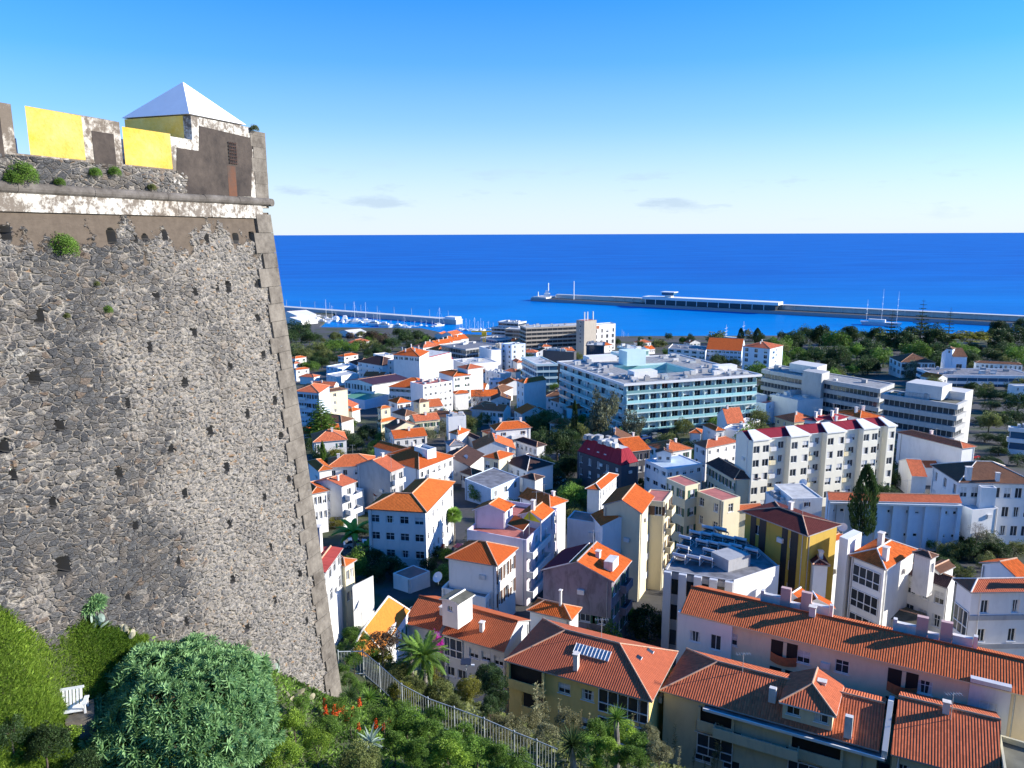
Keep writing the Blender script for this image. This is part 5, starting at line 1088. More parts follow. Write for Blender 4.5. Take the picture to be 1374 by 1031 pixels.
# ================================================================== the back of the town
# ---- teal hotel round a courtyard
def hotel():
    n, l, r, ang = quad_from('P', (837.6, 516.5), (748.5, 486), (1021, 503.5), 17.5); N, L, Rr = V(n), V(l), V(r)
    z_ = N.z; e1 = (Rr-N).normalized(); e2 = (L-N).normalized(); b_ = (Rr-N).length; a = (L-N).length; zb = z_-18.5
    root = thing('hotel', 'big teal and white hotel with glass balconies round a courtyard', 'hotel', (N+e1*b_/2+e2*a/2)-UP*17.5); org = root.location.copy()
    P = lambda s, t_, q=0.0: Vector((N.x+e1.x*s+e2.x*t_, N.y+e1.y*s+e2.y*t_, z_+q))
    dA = 15.0; k_ = MB(); ws = []
    q = [P(1.2, 1.2), P(b_-1.2, 1.2), P(b_-1.2, a-1.2), P(1.2, a-1.2)]
    sides = [(q[3], -e2, a-2.4, 8, 5), (q[0], e1, b_-2.4, 12, 5), (q[1], e2, a-2.4, 0, 0), (q[2], -e1, b_-2.4, 0, 0)]
    for o, u, W, c, rws in sides:
        Lw = [((W)*(j+.5)/c, 18.5-3.05-i*3.3, W/c*.55, 2.3) for i in range(rws) for j in range(c)] if c else []
        facade(k_, o, u, W, zb, 18.5, Lw, .3); ws += [(o, u, *x) for x in Lw]
    ins = [P(dA, dA), P(b_-dA, dA), P(b_-dA, a-dA), P(dA, a-dA)]
    for i in range(4):
        j = (i+1) % 4; p, r2 = ins[i], ins[j]; k_.face([r2-UP*14, p-UP*14, p, r2])
    k_.build('wall', TEALW, root, org)
    R = MB(); out = [P(-.3, -.3), P(b_+.3, -.3), P(b_+.3, a+.3), P(-.3, a+.3)]
    for i in range(4):
        j = (i+1) % 4; R.face([out[i], out[j], ins[j], ins[i]], 0); R.face([out[i]-UP*.45, out[j]-UP*.45, out[j], out[i]], 1)
        R.face([ins[i]-UP*.4, ins[j]-UP*.4, out[j]-UP*.45, out[i]-UP*.45], 1)
        d = (out[j]-out[i]).normalized(); nn = Vector((-d.y, d.x, 0)); R.box(out[i], d*(out[j]-out[i]).length, nn*.4, UP*.35, 1)
    rf = R.build('roof', [ROOFM, TRIM], root, org)
    F = MB(); F.face([p-UP*13.9 for p in ins]); F.build('courtyard_floor', ROOFB, root, org)
    for i in range(4):
        j = (i+1) % 4; p, r2 = ins[i], ins[j]; d = (r2-p).normalized(); nn = Vector((-d.y, d.x, 0)); W = (r2-p).length
        for f_ in range(4):
            B = MB(); B.box(p-UP*(2.9+3.2*f_)+d*.5, d*(W-1), nn*.12, UP*2.2); B.build('window_band', GLASSG, root, org)
    for o, u, c_, v, w, h in ws:
        nn = u.cross(UP); add_window(root, org, Vector((o.x+u.x*c_-nn.x*.3, o.y+u.y*c_-nn.y*.3, zb+v)), u, w, h, 'k', True)
    for o, u, W, c, rws in sides[:2]:
        nn = u.cross(UP)
        for i in range(5):
            zz = z_-3.35-3.3*i; x0 = 0 if i else 0; S_ = MB(); dp = 1.25 if i else .9
            S_.box(Vector((o.x, o.y, zz-.35))-u*0, u*(W+(1.9 if u == e1 else 1.9)-1.9), nn*dp, UP*.42, 0)
            
            for j in range(c+1): S_.box(Vector((o.x, o.y, zz+.07))+u*(W*j/c-.06 if j else 0), u*.12, nn*(dp-.15), UP*2.2, 0)
            S_.build('floor_slab', TEALW, root, org)
            G_ = MB(); m_ = 10
            for j in range(m_): G_.box(Vector((o.x, o.y, zz+.07))+u*(W*j/m_+.06)+nn*(dp-.08), u*(W/m_-.12), nn*.05, UP*.95, 0)
            G_.build('balcony_glass', GLASSG, root, org)
    B = MB(); B.box(P(b_*.1, -2.2, -18.5), e1*b_*.9, e2*2.0, UP*2.6); B.build('ground_floor_glazing', GLASSB, root, org)
    rg = random.Random(4)
    for i in range(70):
        s, t_ = rg.choice([(rg.uniform(3, b_-3), rg.uniform(2.5, dA-3)), (rg.uniform(2.5, dA-3), rg.uniform(3, a-3)), (rg.uniform(b_-dA+3, b_-3), rg.uniform(3, a-3))])
        U_ = MB(); U_.cbox(P(s, t_, .01), rg.uniform(.8, 2.6), rg.uniform(.7, 1.6), rg.uniform(.5, 1.5), 0, math.atan2(e1.y, e1.x)); U_.build('roof_unit', rg.choice([WHITE2, METAL, ROOFL, GTRIM, GREYP]), rf, org)
    for q, x, y, h, m_ in (((848, 489), 8, 7, 5.5, TEALW), ((862, 506), 9, 5, 2.4, WHITE), ((972, 497), 8, 4, 2.0, WHITE), ((805, 484), 12, 6, 2.0, WHITE)):
        w_ = V(pz(*q, z_)); U_ = MB(); U_.cbox(w_+UP*.02, x, y, h, 0, math.atan2(e1.y, e1.x)); o2 = U_.build('penthouse', m_, root, org)
hotel()
def block(label, r, N, L, Rr, h, bands, wall=WHITE, glass=GLASS, bh=1.15, storey=3.1, mull=0, roofm=ROOFL, clutter=6, sides=(0, 1), cat='building', name='office_block', depth=.5, par=.35):
    """flat block whose storeys read as bright parapet bands over dark window strips"""
    n, l, rr_, ang = quad_from(r, N, L, Rr, h); Nn, Ll, R2 = V(n), V(l), V(rr_); z_ = Nn.z; a = (Ll-Nn).length; b_ = (R2-Nn).length; e1 = (R2-Nn)/b_; e2 = (Ll-Nn)/a
    HOUSES.append((label, n.round(1), round(a, 1), round(b_, 1), round(ang)))
    zb = min(ground(*(Nn+e1*s*b_+e2*t_*a).xy) for s in (0, 1) for t_ in (0, 1))-1; zb = min(zb, z_-h-.3)
    root = thing(name, label, cat, (Nn.x+e1.x*b_/2+e2.x*a/2, Nn.y+e1.y*b_/2+e2.y*a/2, z_-h)); org = root.location.copy()
    P = lambda s, t_, q=0.0: Vector((Nn.x+e1.x*s+e2.x*t_, Nn.y+e1.y*s+e2.y*t_, z_+q))
    k_ = MB(); d = depth; q = [P(d, d), P(b_-d, d), P(b_-d, a-d), P(d, a-d)]
    k_.prism(q, zb, z_-.3, 0); k_.build('core_wall', wall, root, org)
    for i in range(bands):
        zz = z_-bh-storey*i; B = MB()
        if zz < zb: break
        for s, t_, ls, lt in ((0, 0, b_, d), (0, a-d, b_, d), (0, d, d, a-2*d), (b_-d, d, d, a-2*d)): B.box(P(s, t_, -bh-storey*i), e1*ls, e2*lt, UP*bh)
        B.build('parapet_band', wall, root, org)
        G = MB(); g = .12; zz2 = -storey*(i+1)+.02; hh = storey-bh-.04
        for s, t_, ls, lt in ((d-g, d-g, b_-2*d+2*g, g-.01), (d-g, d, g-.01, a-2*d)): G.box(P(s, t_, zz2), e1*ls, e2*lt, UP*hh, 0)
        if mull:
            for j in range(int(b_/mull)): G.box(P(d+j*mull, d-g-.1, zz2), e1*.14, e2*.09, UP*hh, 1)
            for j in range(int(a/mull)): G.box(P(d-g-.1, d+j*mull, zz2), e1*.09, e2*.14, UP*hh, 1)
        G.build('window_band', [glass, wall], root, org)
    R = MB(); R.face([P(d, d, -.28), P(b_-d, d, -.28), P(b_-d, a-d, -.28), P(d, a-d, -.28)], 0); rf = R.build('roof', roofm, root, org)
    rg = random.Random(label)
    for i in range(clutter):
        U_ = MB(); U_.cbox(P(rg.uniform(2, max(2.1, b_-2)), rg.uniform(2, max(2.1, a-2)), -.27), rg.uniform(.8, 3), rg.uniform(.8, 2), rg.uniform(.6, 1.8), 0, math.atan2(e1.y, e1.x)); U_.build('roof_unit', rg.choice([WHITE2, METAL, ROOFL, GTRIM, GREYP]), rf, org)
    return dict(root=root, org=org, N=Nn, e1=e1, e2=e2, a=a, b=b_, z=z_, zb=zb, roof=rf, P=P)
def add_box(H, name, mat, s, t_, ls, lt, z0, h, par=None):
    k_ = MB(); k_.box(H['P'](s, t_, z0), H['e1']*ls, H['e2']*lt, UP*h); return k_.build(name, mat, par or H['root'], H['org'])
block('lower teal glazed wing with white roof edge left of the big hotel', 'X', (410, 475), (270, 405), (610, 470), 14, 4, TEALW, GLASSB, 1.0, 3.2, 3.0, clutter=3, cat='hotel wing', name='hotel_wing')
block('dark clad rooftop hall with cluttered roof behind the lower teal wing', 'X', (470, 345), (462, 335), (757, 362), 17.5, 1, DARKP, GLASS, 6, 6, clutter=12, name='hall')
block('dark blue glass box standing behind the hotel courtyard', 'X', (865, 297), (730, 268), (1040, 300), 20, 1, DARKP, GLASSB, .5, 6, 2.5, clutter=4, name='hall')
block('pale teal stepped wing with sloping white roof at the back of the hotel', 'X', (1270, 405), (1095, 355), (1400, 400), 17, 3, TEALW, GLASSB, 1.2, 3.2, 3, clutter=4, cat='hotel wing', name='hotel_wing')
block('rear hotel block with long pale roof and teal window strip near the trees', 'X', (1320, 345), (1155, 305), (1480, 345), 18, 2, TEALW, GLASSG, 1.0, 3.0, 3, clutter=6, cat='hotel wing', name='hotel_wing')
block('white low hall with bright roof between the glass box and hotel', 'X', (870, 395), (770, 375), (1060, 400), 14, 2, WHITE, GLASS, 2.6, 3.4, clutter=6, name='hall')
# ---- tan terraced hotel by the sea
t1 = block('tan terraced seaside hotel, long middle wing with rows of dark loggias', 'B', (300, 366), (262, 352), (705, 348), 19, 5, TAN, GLASS, 1.3, 3.3, 4.5, ROOFL, 8, cat='hotel', name='hotel')
block('lower tan terrace wing of the seaside hotel stepping towards the marina', 'B', (440, 385), (170, 372), (470, 375), 14, 4, TAN, GLASS, 1.3, 3.2, 4.5, ROOFL, 4, cat='hotel wing', name='hotel_wing')
block('grey stepped left end of the seaside hotel with masts on its roof', 'B', (255, 335), (128, 328), (305, 325), 18, 4, PALEGREY, GLASS, 1.4, 3.2, 4, ROOFL, 8, cat='hotel wing', name='hotel_wing')
block('low grey terrace below the stepped left end of the seaside hotel', 'B', (250, 370), (85, 362), (300, 362), 13, 3, PALEGREY, GLASS, 1.4, 3.2, 4, ROOFL, 4, cat='hotel wing', name='hotel_wing')
h_ = house('tall tan tower of the seaside hotel with three white chimneys and red brown top', 'B', (660, 325), (590, 322), (735, 318), 26, 'flat', TAN, roofmat=ROOFR, wl=dict(rows=6, cols=1, w=2, h=1.4), par=.3, cat='hotel wing', name='hotel_tower')
k_ = MB()
for f in (.15, .4, .85):
    k_ = MB(); p = h_['N']+h_['e1']*h_['b']*f+h_['e2']*2; k_.tube(p, p+UP*6.5, .45, n=8); k_.build('mast', TRIM, h_['root'], h_['org'])
hw = house('sunlit white stepped end of the seaside hotel with tall dark openings and red sign panel', 'B', (716, 350), (690, 342), (852, 340), 21, 'flat', WHITE, roofmat=ROOFL, wr=dict(rows=4, cols=4, w=2.2, h=3.0, storey=4.6, top=3.6), par=.5, cat='hotel wing', name='hotel_wing')
o, u, W = hw['wN'], hw['e1'], hw['wb']; nn = u.cross(UP); k_ = MB(); k_.box(Vector((o.x, o.y, hw['zt']-3.2))+u*W*.06, u*W*.2, nn*.12, UP*2.4); k_.build('sign_panel', REDC, hw['root'], hw['org'])
# ---- left back quarter
house('white blue apartment house with balconies and red roof nearest the fort corner', 'A', (268, 768), (117, 756), (335, 722), 14, 'hip', BLUEW, RUST, 18, wl=dict(rows=4, cols=3, w=1.5, h=1.5, storey=3.2), far=False, balc=[(0, 4, .08, .45, 1.0)], balm=WHITE)
house('cream apartment house with flat brown roof and few windows right of the balconies', 'A', (278, 770), (268, 750), (448, 742), 12.5, 'hip', CREAM, BROWN, 8, wr=dict(rows=4, cols=1, w=1.2, h=1.3), far=False)
house('small white cube house with orange pyramid roof at the fort edge', 'A', (122, 626), (104, 621), (210, 616), 6.5, 'hip', WHITE, ORANGE, 22, wr=(2, 2), wl=(2, 1))
house('white house with orange hip roof above the orange pyramid', 'A', (118, 556), (86, 552), (192, 546), 7.5, 'hip', WHITE, ORANGE, 22, wr=(2, 2))
house('low red roofed house between the pyramid cube and the balconies', 'A', (235, 672), (205, 655), (275, 660), 4, 'hip', WHITE, RUST, 22)
house('white cottage with red roof at the fort edge below the dark trees', 'A', (112, 588), (84, 580), (135, 580), 5, 'hip', WHITE, RUST, 22)
house('white house with orange hip roof alone in front of the olive trees', 'A', (420, 544), (377, 540), (510, 530), 7.5, 'hip', WHITE, ORANGE, 22, wl=(2, 2), wr=(2, 2))
house('dark roofed low house beside the lone orange hip', 'A', (500, 598), (445, 575), (530, 575), 5, 'hip', BLUEW, DARKT, 22, wl=(1, 3))
house('white mansion with dark tiled mansard and balconied front', 'A', (655, 600), (500, 575), (700, 572), 9, 'hip', WHITE, DARKT, 24, wl=dict(rows=3, cols=4), balc=[(0, 2, .05, .95, 1.2)])
house('white stair blocks on the flat roof behind the dark mansard', 'A', (650, 540), (600, 525), (700, 528), 12, 'flat', WHITE, clutter=3)
m_ = house('hotel with maroon mansard roof, arched loggias and big blank white side', 'A', (922, 602), (765, 580), (1090, 560), 11, 'mans', WHITE, MAROON, 20, sk=(1.6, 4.0), wl=dict(rows=3, cols=4, w=1.4, h=1.7), cat='hotel', name='hotel', far=True)
part_box(m_, 'side_wall', [WHITE, WHITE], 0.4, -.25, m_['b']*.9, .2, -11, 15.0, m_['root'])
house('orange hipped hotel roof crowded with dormers and chimneys over the loggias', 'A', (885, 545), (718, 532), (945, 512), 17.5, 'hip', WHITE, ORANGE, 20, chim=[(.3, .3, 1.6), (.5, .5, 1.6), (.7, .3, 1.6), (.4, .8, 1.6), (.2, .6, 1.6)], wl=(1, 5))
house('pale terraced apartments with awnings left of the maroon mansard', 'A', (775, 570), (688, 562), (800, 550), 13, 'flat', PALEGREY, roofmat=ROOFR, wl=dict(rows=4, cols=3, w=1.5, h=1.4), balc=[(0, 4, .05, .95, 1.0)])
gy = house('sports hall with wide low plum roof and white sunlit gable', 'A', (590, 718), (405, 692), (838, 680), 9, 'gR', WHITE, MAUVE, 9, wl=dict(rows=2, cols=9, w=1.5, h=2.4, storey=3.6), far=True, cat='sports hall', name='sports_hall', over=.8)
house('low green canopied annex in front of the sports hall', 'A', (545, 812), (470, 775), (690, 775), 4, 'flat', BLUEW, roofmat=GREENC, par=.1)
house('white apartment block with many small windows and orange roof in front of the mansard hotel', 'A', (915, 742), (690, 728), (935, 700), 9.5, 'hip', WHITE, ORANGE, 22, wl=dict(rows=3, cols=7, w=1.1, h=1.2))
house('tall white apartment block with antenna clutter and rows of windows', 'A', (1085, 690), (905, 718), (1100, 665), 13, 'flat', WHITE, roofmat=ROOFR, wl=dict(rows=4, cols=6, w=1.1, h=1.1), clutter=8, par=.4)
house('white block with orange lean-to roof and yellow stair strip', 'A', (1205, 655), (1090, 668), (1285, 622), 13, 'hip', WHITE, ORANGE, 16, wl=dict(rows=4, cols=2, w=1.2, h=1.1))
house('white upper block with orange red hips behind the yellow stair strip', 'A', (1180, 622), (1085, 612), (1280, 608), 15.5, 'hip', WHITE, RUST, 18)
house('small white house with orange hip in front of the tall white blocks', 'A', (1100, 775), (1085, 760), (1190, 766), 7, 'hip', WHITE, ORANGE, 20)
house('cream house with orange pyramid roof, the upper one by the sports hall', 'A', (645, 866), (600, 862), (712, 854), 8.5, 'hip', CREAM, AMBER, 24, wr=(2, 1), wl=(2, 1))
house('cream house with orange hip roof, the lower one by the olive trees', 'A', (645, 948), (590, 952), (752, 926), 6.5, 'hip', CREAM, AMBER, 26, wr=(1, 2), wl=(1, 1))
house('white house with half dark orange hip below the green canopy', 'A', (745, 832), (686, 812), (838, 820), 6.5, 'hip', WHITE, ORANGE, 26, wr=(1, 2), wl=(1, 1))
house('cream tower house with brown pyramid roof among the white blocks', 'A', (882, 828), (838, 818), (950, 816), 8.5, 'hip', CREAM, BROWN, 24, wr=(2, 1), wl=(2, 1))
house('dark brown roofs in front of the cream tower house', 'A', (795, 912), (712, 886), (874, 892), 4.5, 'hip', WHITE2, BROWN, 24)
house('weathered brown tent shaped roof below the cream apartment house', 'A', (405, 950), (340, 905), (486, 925), 4.5, 'hip', WHITE2, BROWN, 24)
house('little orange roof right of the cream apartment house', 'A', (470, 882), (445, 870), (525, 866), 4.5, 'hip', WHITE, ORANGE, 24)
house('white low house with flat roof and dark eaves among the back gardens', 'A', (372, 668), (310, 650), (505, 645), 5, 'flat', WHITE, wl=(1, 3))
house('low blue white terrace behind the lone orange hip', 'A', (380, 612), (310, 602), (385, 590), 4, 'flat', BLUEW, wl=(1, 3))
house('red roofed pavilion among the trees near the marina', 'A', (500, 466), (466, 456), (582, 446), 5, 'hip', WHITE, RUST, 22, wl=(1, 3))
house('left one of two gabled quay warehouses with orange roof', 'A', (1030, 412), 9.0, (1065, 400), 7, 'gR', WHITE, SALMON, 22, cat='warehouse', name='warehouse')
house('right one of two gabled quay warehouses with orange roof', 'A', (1090, 412), 12.0, (1150, 398), 9, 'gR', WHITE, SALMON, 22, cat='warehouse', name='warehouse')
for i, (a, b2, c2, h, rf_, lab) in enumerate([
    ((905, 490), (840, 478), (950, 470), 9, RUST, 'old white house with steep red roof and chimneys above the mansard hotel'),
    ((985, 470), (930, 462), (1020, 450), 9, ORANGE, 'white house with orange gable right of the steep red roof'),
    ((1040, 452), (985, 440), (1075, 436), 9, ORANGE, 'white house with orange roof in the row below the warehouses'),
    ((1110, 440), (1055, 430), (1150, 428), 8, WHITE, 'white row of little gables below the right quay warehouse'),
    ((985, 520), (920, 500), (1030, 490), 10, ORANGE, 'white gabled house left of the dark glass office block')]):
    house(lab, 'A', a, b2, c2, h, 'gR' if i in (1, 3) else 'hip', WHITE, ORANGE if rf_ is WHITE else rf_, 24, wl=(2, 3), chim=[(.3, .3, 1.8), (.7, .6, 1.8)])
block('grey office block with horizontal dark glass strips left of the yellow crane', 'A', (1168, 498), (1012, 472), (1185, 460), 14, 4, GREYP, GLASS, 1.0, 3.2, 2.5, ROOFG, 5)
block('long low white building with flat roof below the yellow crane', 'A', (1170, 592), (1085, 560), (1365, 575), 9, 1, WHITE, GLASS, 7, 7, clutter=6)
block('bright white windowless block beside the yellow crane', 'A', (1250, 480), (1180, 480), (1325, 505), 16, 1, WHITE, GLASS, 12, 12, clutter=4)
house('pale blue apartment slab with square windows behind the small red roofs', 'B', (212, 470), (150, 462), (298, 462), 18, 'flat', BLUEW, wl=dict(rows=5, cols=2, w=1.4, h=1.5), wr=dict(rows=4, cols=2, w=1.4, h=1.5), clutter=4)
house('brown striped slab block left of the pale blue apartment slab', 'B', (140, 468), (110, 462), (165, 460), 17, 'flat', TAN, wl=dict(rows=4, cols=2, w=1.4, h=1.5), clutter=3)
block('low dark blue roofed market hall on the quay by the crane', 'B', (120, 440), (20, 425), (180, 425), 9, 2, PALEGREY, GLASSB, 1.2, 3.2, 3, ROOFG, 5)
house('row of white houses with cluttered terraces at the foot of the pale blue slab', 'B', (145, 650), (50, 625), (210, 640), 7, 'flat', WHITE, wl=(2, 3), clutter=6)
house('low white blue house with terraces in front of the cluttered row', 'B', (75, 690), (50, 675), (200, 690), 6, 'flat', BLUEW, wr=(1, 4), clutter=4)
house('small red roofed house at the corner of the lower teal wing', 'B', (245, 582), (205, 560), (290, 578), 8, 'hip', WHITE, RUST, 24)
house('little red hip roof squeezed behind the tall white house', 'B', (240, 640), (215, 625), (275, 630), 5, 'hip', WHITE2, RUST, 24)
house('tall white house with orange roof and windows on its narrow front', 'B', (287, 708), (238, 690), (432, 684), 15, 'hR', WHITE, ORANGE, 16, wl=dict(rows=4, cols=2, w=1.1, h=1.4), far=True, style='g')
house('white house with dark red hip roof beside the hotel corner', 'B', (527, 832), (443, 808), (595, 792), 6, 'hip', WHITE, RUST, 24, wl=(1, 3))
house('white house with orange hip roof behind the slender dark cypress', 'B', (600, 868), (525, 858), (685, 852), 6, 'hip', WHITE, ORANGE, 24, wr=(2, 3))
house('dark roofed cottage row in the lane below the tall white house', 'B', (150, 770), (60, 755), (225, 735), 5, 'hip', WHITE2, BROWN, 24)
house('brown roofed cottage at the left of the lane with orange end', 'B', (60, 870), (15, 850), (110, 830), 5, 'hip', WHITE2, RUST, 24)
for a_, b_, c_, lab in (((398, 424), (372, 420), (412, 421), 'long white marquee roof on the quay nearest the fort edge'), ((404, 431), (374, 428), (420, 428), 'second white marquee roof on the quay below the first'), ((470, 447), (455, 444), (492, 445), 'low white quay pavilion among the trees by the marina')):
    house(lab, 'P', a_, b_, c_, 4.5, 'gR', WHITE, ORANGE, 8, roofmat=WHITE, cat='pavilion', name='pavilion')
# ---- right back quarter
house('long pale blue school-like house with orange roof facing the hotel roof', 'C', (548, 522), (270, 508), (575, 478), 10, 'gL', BLUEW, ORANGE, 24, wl=dict(rows=2, cols=9, w=.9, h=1.1))
house('corner apartment house with red roof terrace and three dark window bays', 'C', (765, 506), (548, 484), (792, 474), 17, 'hip', BLUEW, RUST, 16, wl=dict(rows=5, cols=3, w=2.0, h=2.0), wr=dict(rows=5, cols=1, w=1.5, h=2.0), chim=[(.3, .5, 1.2), (.6, .6, 1.2)])
house('white flat roofed building with dark square windows behind the hotel', 'C', (268, 522), (-20, 500), (292, 486), 10, 'flat', WHITE, roofmat=ROOFG, wl=dict(rows=2, cols=5, w=1.5, h=1.5), clutter=8)
g1 = block('concrete government block with long dark window strips, the left part', 'C', (1610, 815), (698, 662), (1720, 770), 15, 4, CONC, GLASS, 1.5, 3.3, 1.5, ROOFM, 3, depth=.9)
add_box(g1, 'stair_tower', CONC, -2.2, g1['a']*.44, 7, 8, -18, 20.5)
add_box(g1, 'plant_room', LCONC, g1['b']*.35, g1['a']*.55, 9, 12, 0, 3.2)
g2 = block('concrete government block with stacked bright bands, the right part', 'D', (868, 935), (275, 850), (1055, 920), 15, 4, CONC, GLASS, 1.5, 3.3, 1.5, ROOFO, 2, depth=.9)
add_box(g2, 'plant_room', LCONC, g2['b']*.3, g2['a']*.25, 8, 10, 0, 4.0)
for i in range(6): add_box(g2, 'cooling_unit', METAL, g2['b']*.25, g2['a']*(.4+.05*i), 2.2, 1.4, -.25, 1.5, g2['roof'])
add_box(g2, 'end_tower', LCONC, g2['b']*1.0+.05, 1, 7, 9, -18, 20)
block('white office box with two pairs of dark windows and blank bright side', 'C', (978, 895), (758, 850), (1190, 880), 10, 0, WHITE, GLASS, 1, 3, clutter=5)
house('white windowed face block in front of the government offices', 'C', (972, 897), (760, 856), (1000, 888), 9.7, 'flat', WHITE, wl=dict(rows=2, cols=4, w=2.2, h=1.5), clutter=2)
house('white stepped block with shadowed side left of the white office box', 'C', (540, 885), (425, 920), (738, 858), 10, 'flat', WHITE, clutter=5)
house('lower white blue block in the shade between the white boxes', 'C', (735, 925), (690, 900), (870, 885), 8, 'flat', BLUEW, wr=(1, 2), roofmat=ROOFR)
house('palace wing with brown roof and framed windows at the edge of the park', 'D', (428, 608), (337, 567), (700, 612), 9, 'hip', WHITE, BROWN, 22, wl=dict(rows=2, cols=3, w=1.5, h=2.2, storey=4), wr=dict(rows=2, cols=5, w=1.3, h=2.2, storey=4))
house('palace centre with brown roofs and arched entrance', 'D', (945, 568), (825, 566), (960, 540), 13, 'gL', BLUEW, BROWN, 26, wl=dict(rows=1, cols=1, w=3, h=4, top=4))
house('small palace tower with pyramid brown roof and white walls', 'D', (830, 510), (772, 505), (885, 505), 17, 'hip', BLUEW, BROWN, 26, wl=(1, 1))
house('long right wing of the palace with rust brown roof', 'D', (1000, 612), (948, 600), (1370, 630), 9, 'hip', WHITE, BROWN, 20, wr=dict(rows=2, cols=10, w=1.2, h=1.8, storey=4))
block('white modern low building with blue glass in front of the palace', 'D', (700, 705), (550, 650), (1480, 715), 6, 2, WHITE, GLASSB, 1.4, 3.2, 5, ROOFG, 14)
house('white blocky house at the right frame edge beside the government offices', 'D', (1305, 790), (1290, 775), (1460, 790), 8, 'flat', WHITE, wr=(2, 3))
block('white canopy roofed building at the right edge above the dark gardens', 'H', (1270, 170), (1220, 160), (1480, 190), 8, 2, WHITE, GLASSB, 1.2, 3.2, 4, ROOFL, 3)
# ================================================================== harbour
def pier():
    T0, T1 = pz(712, 404, 0), pz(1400, 441, 0); T0, T1 = V(T0), V(T1); d = (T1-T0); Ln = d.length; d = d/Ln; n = Vector((-d.y, d.x, 0))      # n points out to sea
    root = thing('pier', 'long harbour mole with wall and quay road stretching across the bay', 'pier', T0); org = root.location.copy()
    B = lambda s, t_, z_: T0+d*s+n*t_+UP*z_
    k_ = MB(); k_.box(B(0, 0, -4), d*Ln, n*34, UP*8.0, 0); k_.build('quay', GTRIM, root, org)
    k_ = MB(); k_.box(B(0, .2, 4.004), d*Ln, n*22, UP*.05); k_.build('quay_road', ASPH, root, org)
    k_ = MB(); k_.box(B(30, 24, 4), d*(Ln-30), n*9, UP*5.5); k_.build('sea_wall', LCONC, root, org)
    k_ = MB(); k_.box(B(120, 22, 9.4), d*(Ln-120), n*12, UP*.5); k_.build('promenade', LCONC, root, org)
    for i in range(44):
        k_ = MB(); k_.box(B(130+i*14, 20.5, 4), d*.9, n*1.4, UP*5.4); k_.build('wall_pillar', LCONC, root, org)
    k_ = MB(); k_.box(B(0, 2, 4), d*26, n*30, UP*2.2); k_.build('pier_head', LCONC, root, org)
    def rel(x, y): p = V(pz(x, y, 4)); return (p-T0).dot(d)
    L_ = thing('lighthouse', 'little white lighthouse tower on the head of the mole', 'lighthouse', B(18, 15, 6.2))
    k_ = MB(); k_.cbox(B(20, 15, 6.2), 9, 9, 5); k_.cbox(B(20, 15, 11.2), 5, 5, 4); k_.build('base', WHITE, L_, B(18, 15, 6.2))
    k_ = MB(); k_.tube(B(22, 15, 15.2), B(22, 15, 25), 1.1, .8, n=10); k_.tube(B(22, 15, 25), B(22, 15, 27), 1.3, .3, n=10); k_.build('lantern_tower', TRIM, L_, B(18, 15, 6.2))
    p = B(4, 15, 6.2); l2 = thing('harbour_light', 'small white light post at the very tip of the mole', 'light', p); k_ = MB(); k_.tube(p, p+UP*7, 1.0, .7, n=8); k_.build('post', TRIM, l2, p)
    s = rel(770, 402); p = B(s, 16, 4); l3 = thing('pole', 'tall white pole standing on the quay of the mole', 'pole', p); k_ = MB(); k_.tube(p, p+UP*27, .8, .6, n=8); k_.build('shaft', TRIM, l3, p)
    s0, s1 = rel(866, 408), rel(1040, 417); tm = thing('ferry_terminal', 'cruise terminal on the mole with long white roof and glass front', 'terminal', B((s0+s1)/2, 12, 4)); org2 = tm.location.copy()
    k_ = MB(); k_.box(B(s0, 4, 4.06), d*(s1-s0), n*17, UP*6.5); k_.build('hall', GLASS, tm, org2)
    k_ = MB(); k_.box(B(s0-4, 2, 10.6), d*(s1-s0+8), n*21, UP*3.6); k_.build('roof', WHITE, tm, org2)
    for i in range(12): k_ = MB(); k_.box(B(s0+(s1-s0)*i/12, 3.2, 4.06), d*.8, n*.6, UP*6.5); k_.build('column', TRIM, tm, org2)
    s2 = rel(902, 408); tw = thing('control_tower', 'small white control room on top of the cruise terminal', 'control tower', B(s2, 12, 14.2))
    k_ = MB(); k_.cbox(B(s2, 12, 14.2), 9, 9, 3, 0, math.atan2(d.y, d.x)); k_.cbox(B(s2, 12, 20.6), 20, 14, .9, 0, math.atan2(d.y, d.x)); k_.build('body', WHITE, tw, tw.location.copy())
    k_ = MB(); k_.cbox(B(s2, 12, 17.2), 17, 12, 3.4, 0, math.atan2(d.y, d.x)); k_.build('window_band', GLASSB, tw, tw.location.copy())
    return B, d, n, rel
B_, pd, pn, rel = pier()
# breakwater of the marina
a, b2 = V(pz(372, 417, 0)), V(pz(612, 436, 0)); d = (b2-a); Ln = d.length; d /= Ln; n = Vector((-d.y, d.x, 0))
bw = thing('breakwater', 'marina breakwater with pale walkway left of the harbour mole', 'breakwater', a); k_ = MB(); k_.box(a-UP*4, d*Ln, n*12, UP*9); k_.build('wall', CONC, bw, a)
k_ = MB(); k_.box(a+UP*5.004-d*.2, d*(Ln+.4), n*12.3, UP*.5); k_.build('walkway', LCONC, bw, a); k_ = MB(); k_.box(b2-d*16+UP*5.6, d*15, n*11, UP*2.6); k_.build('head_block', WHITE, bw, a)
lm = None
for i in range(11):
    p = a+d*(Ln*(i+.4)/11)+n*7+UP*5.5
    if lm is None:
        lm = thing('street_lamp', 'lamp post on the marina breakwater walkway', 'street lamp', p, 'lamp posts along the breakwater'); k_ = MB(); k_.tube((0, 0, 0), (0, 0, 8.5), .22, .16, n=5); k_.build('pole', METAL, lm); k_ = MB(); k_.box((-.9, -.2, 8.5), (1.8, 0, 0), (0, .4, 0), UP*.3); k_.build('lamp_head', METAL, lm)
    else: c = copy_tree(lm); c.location = p
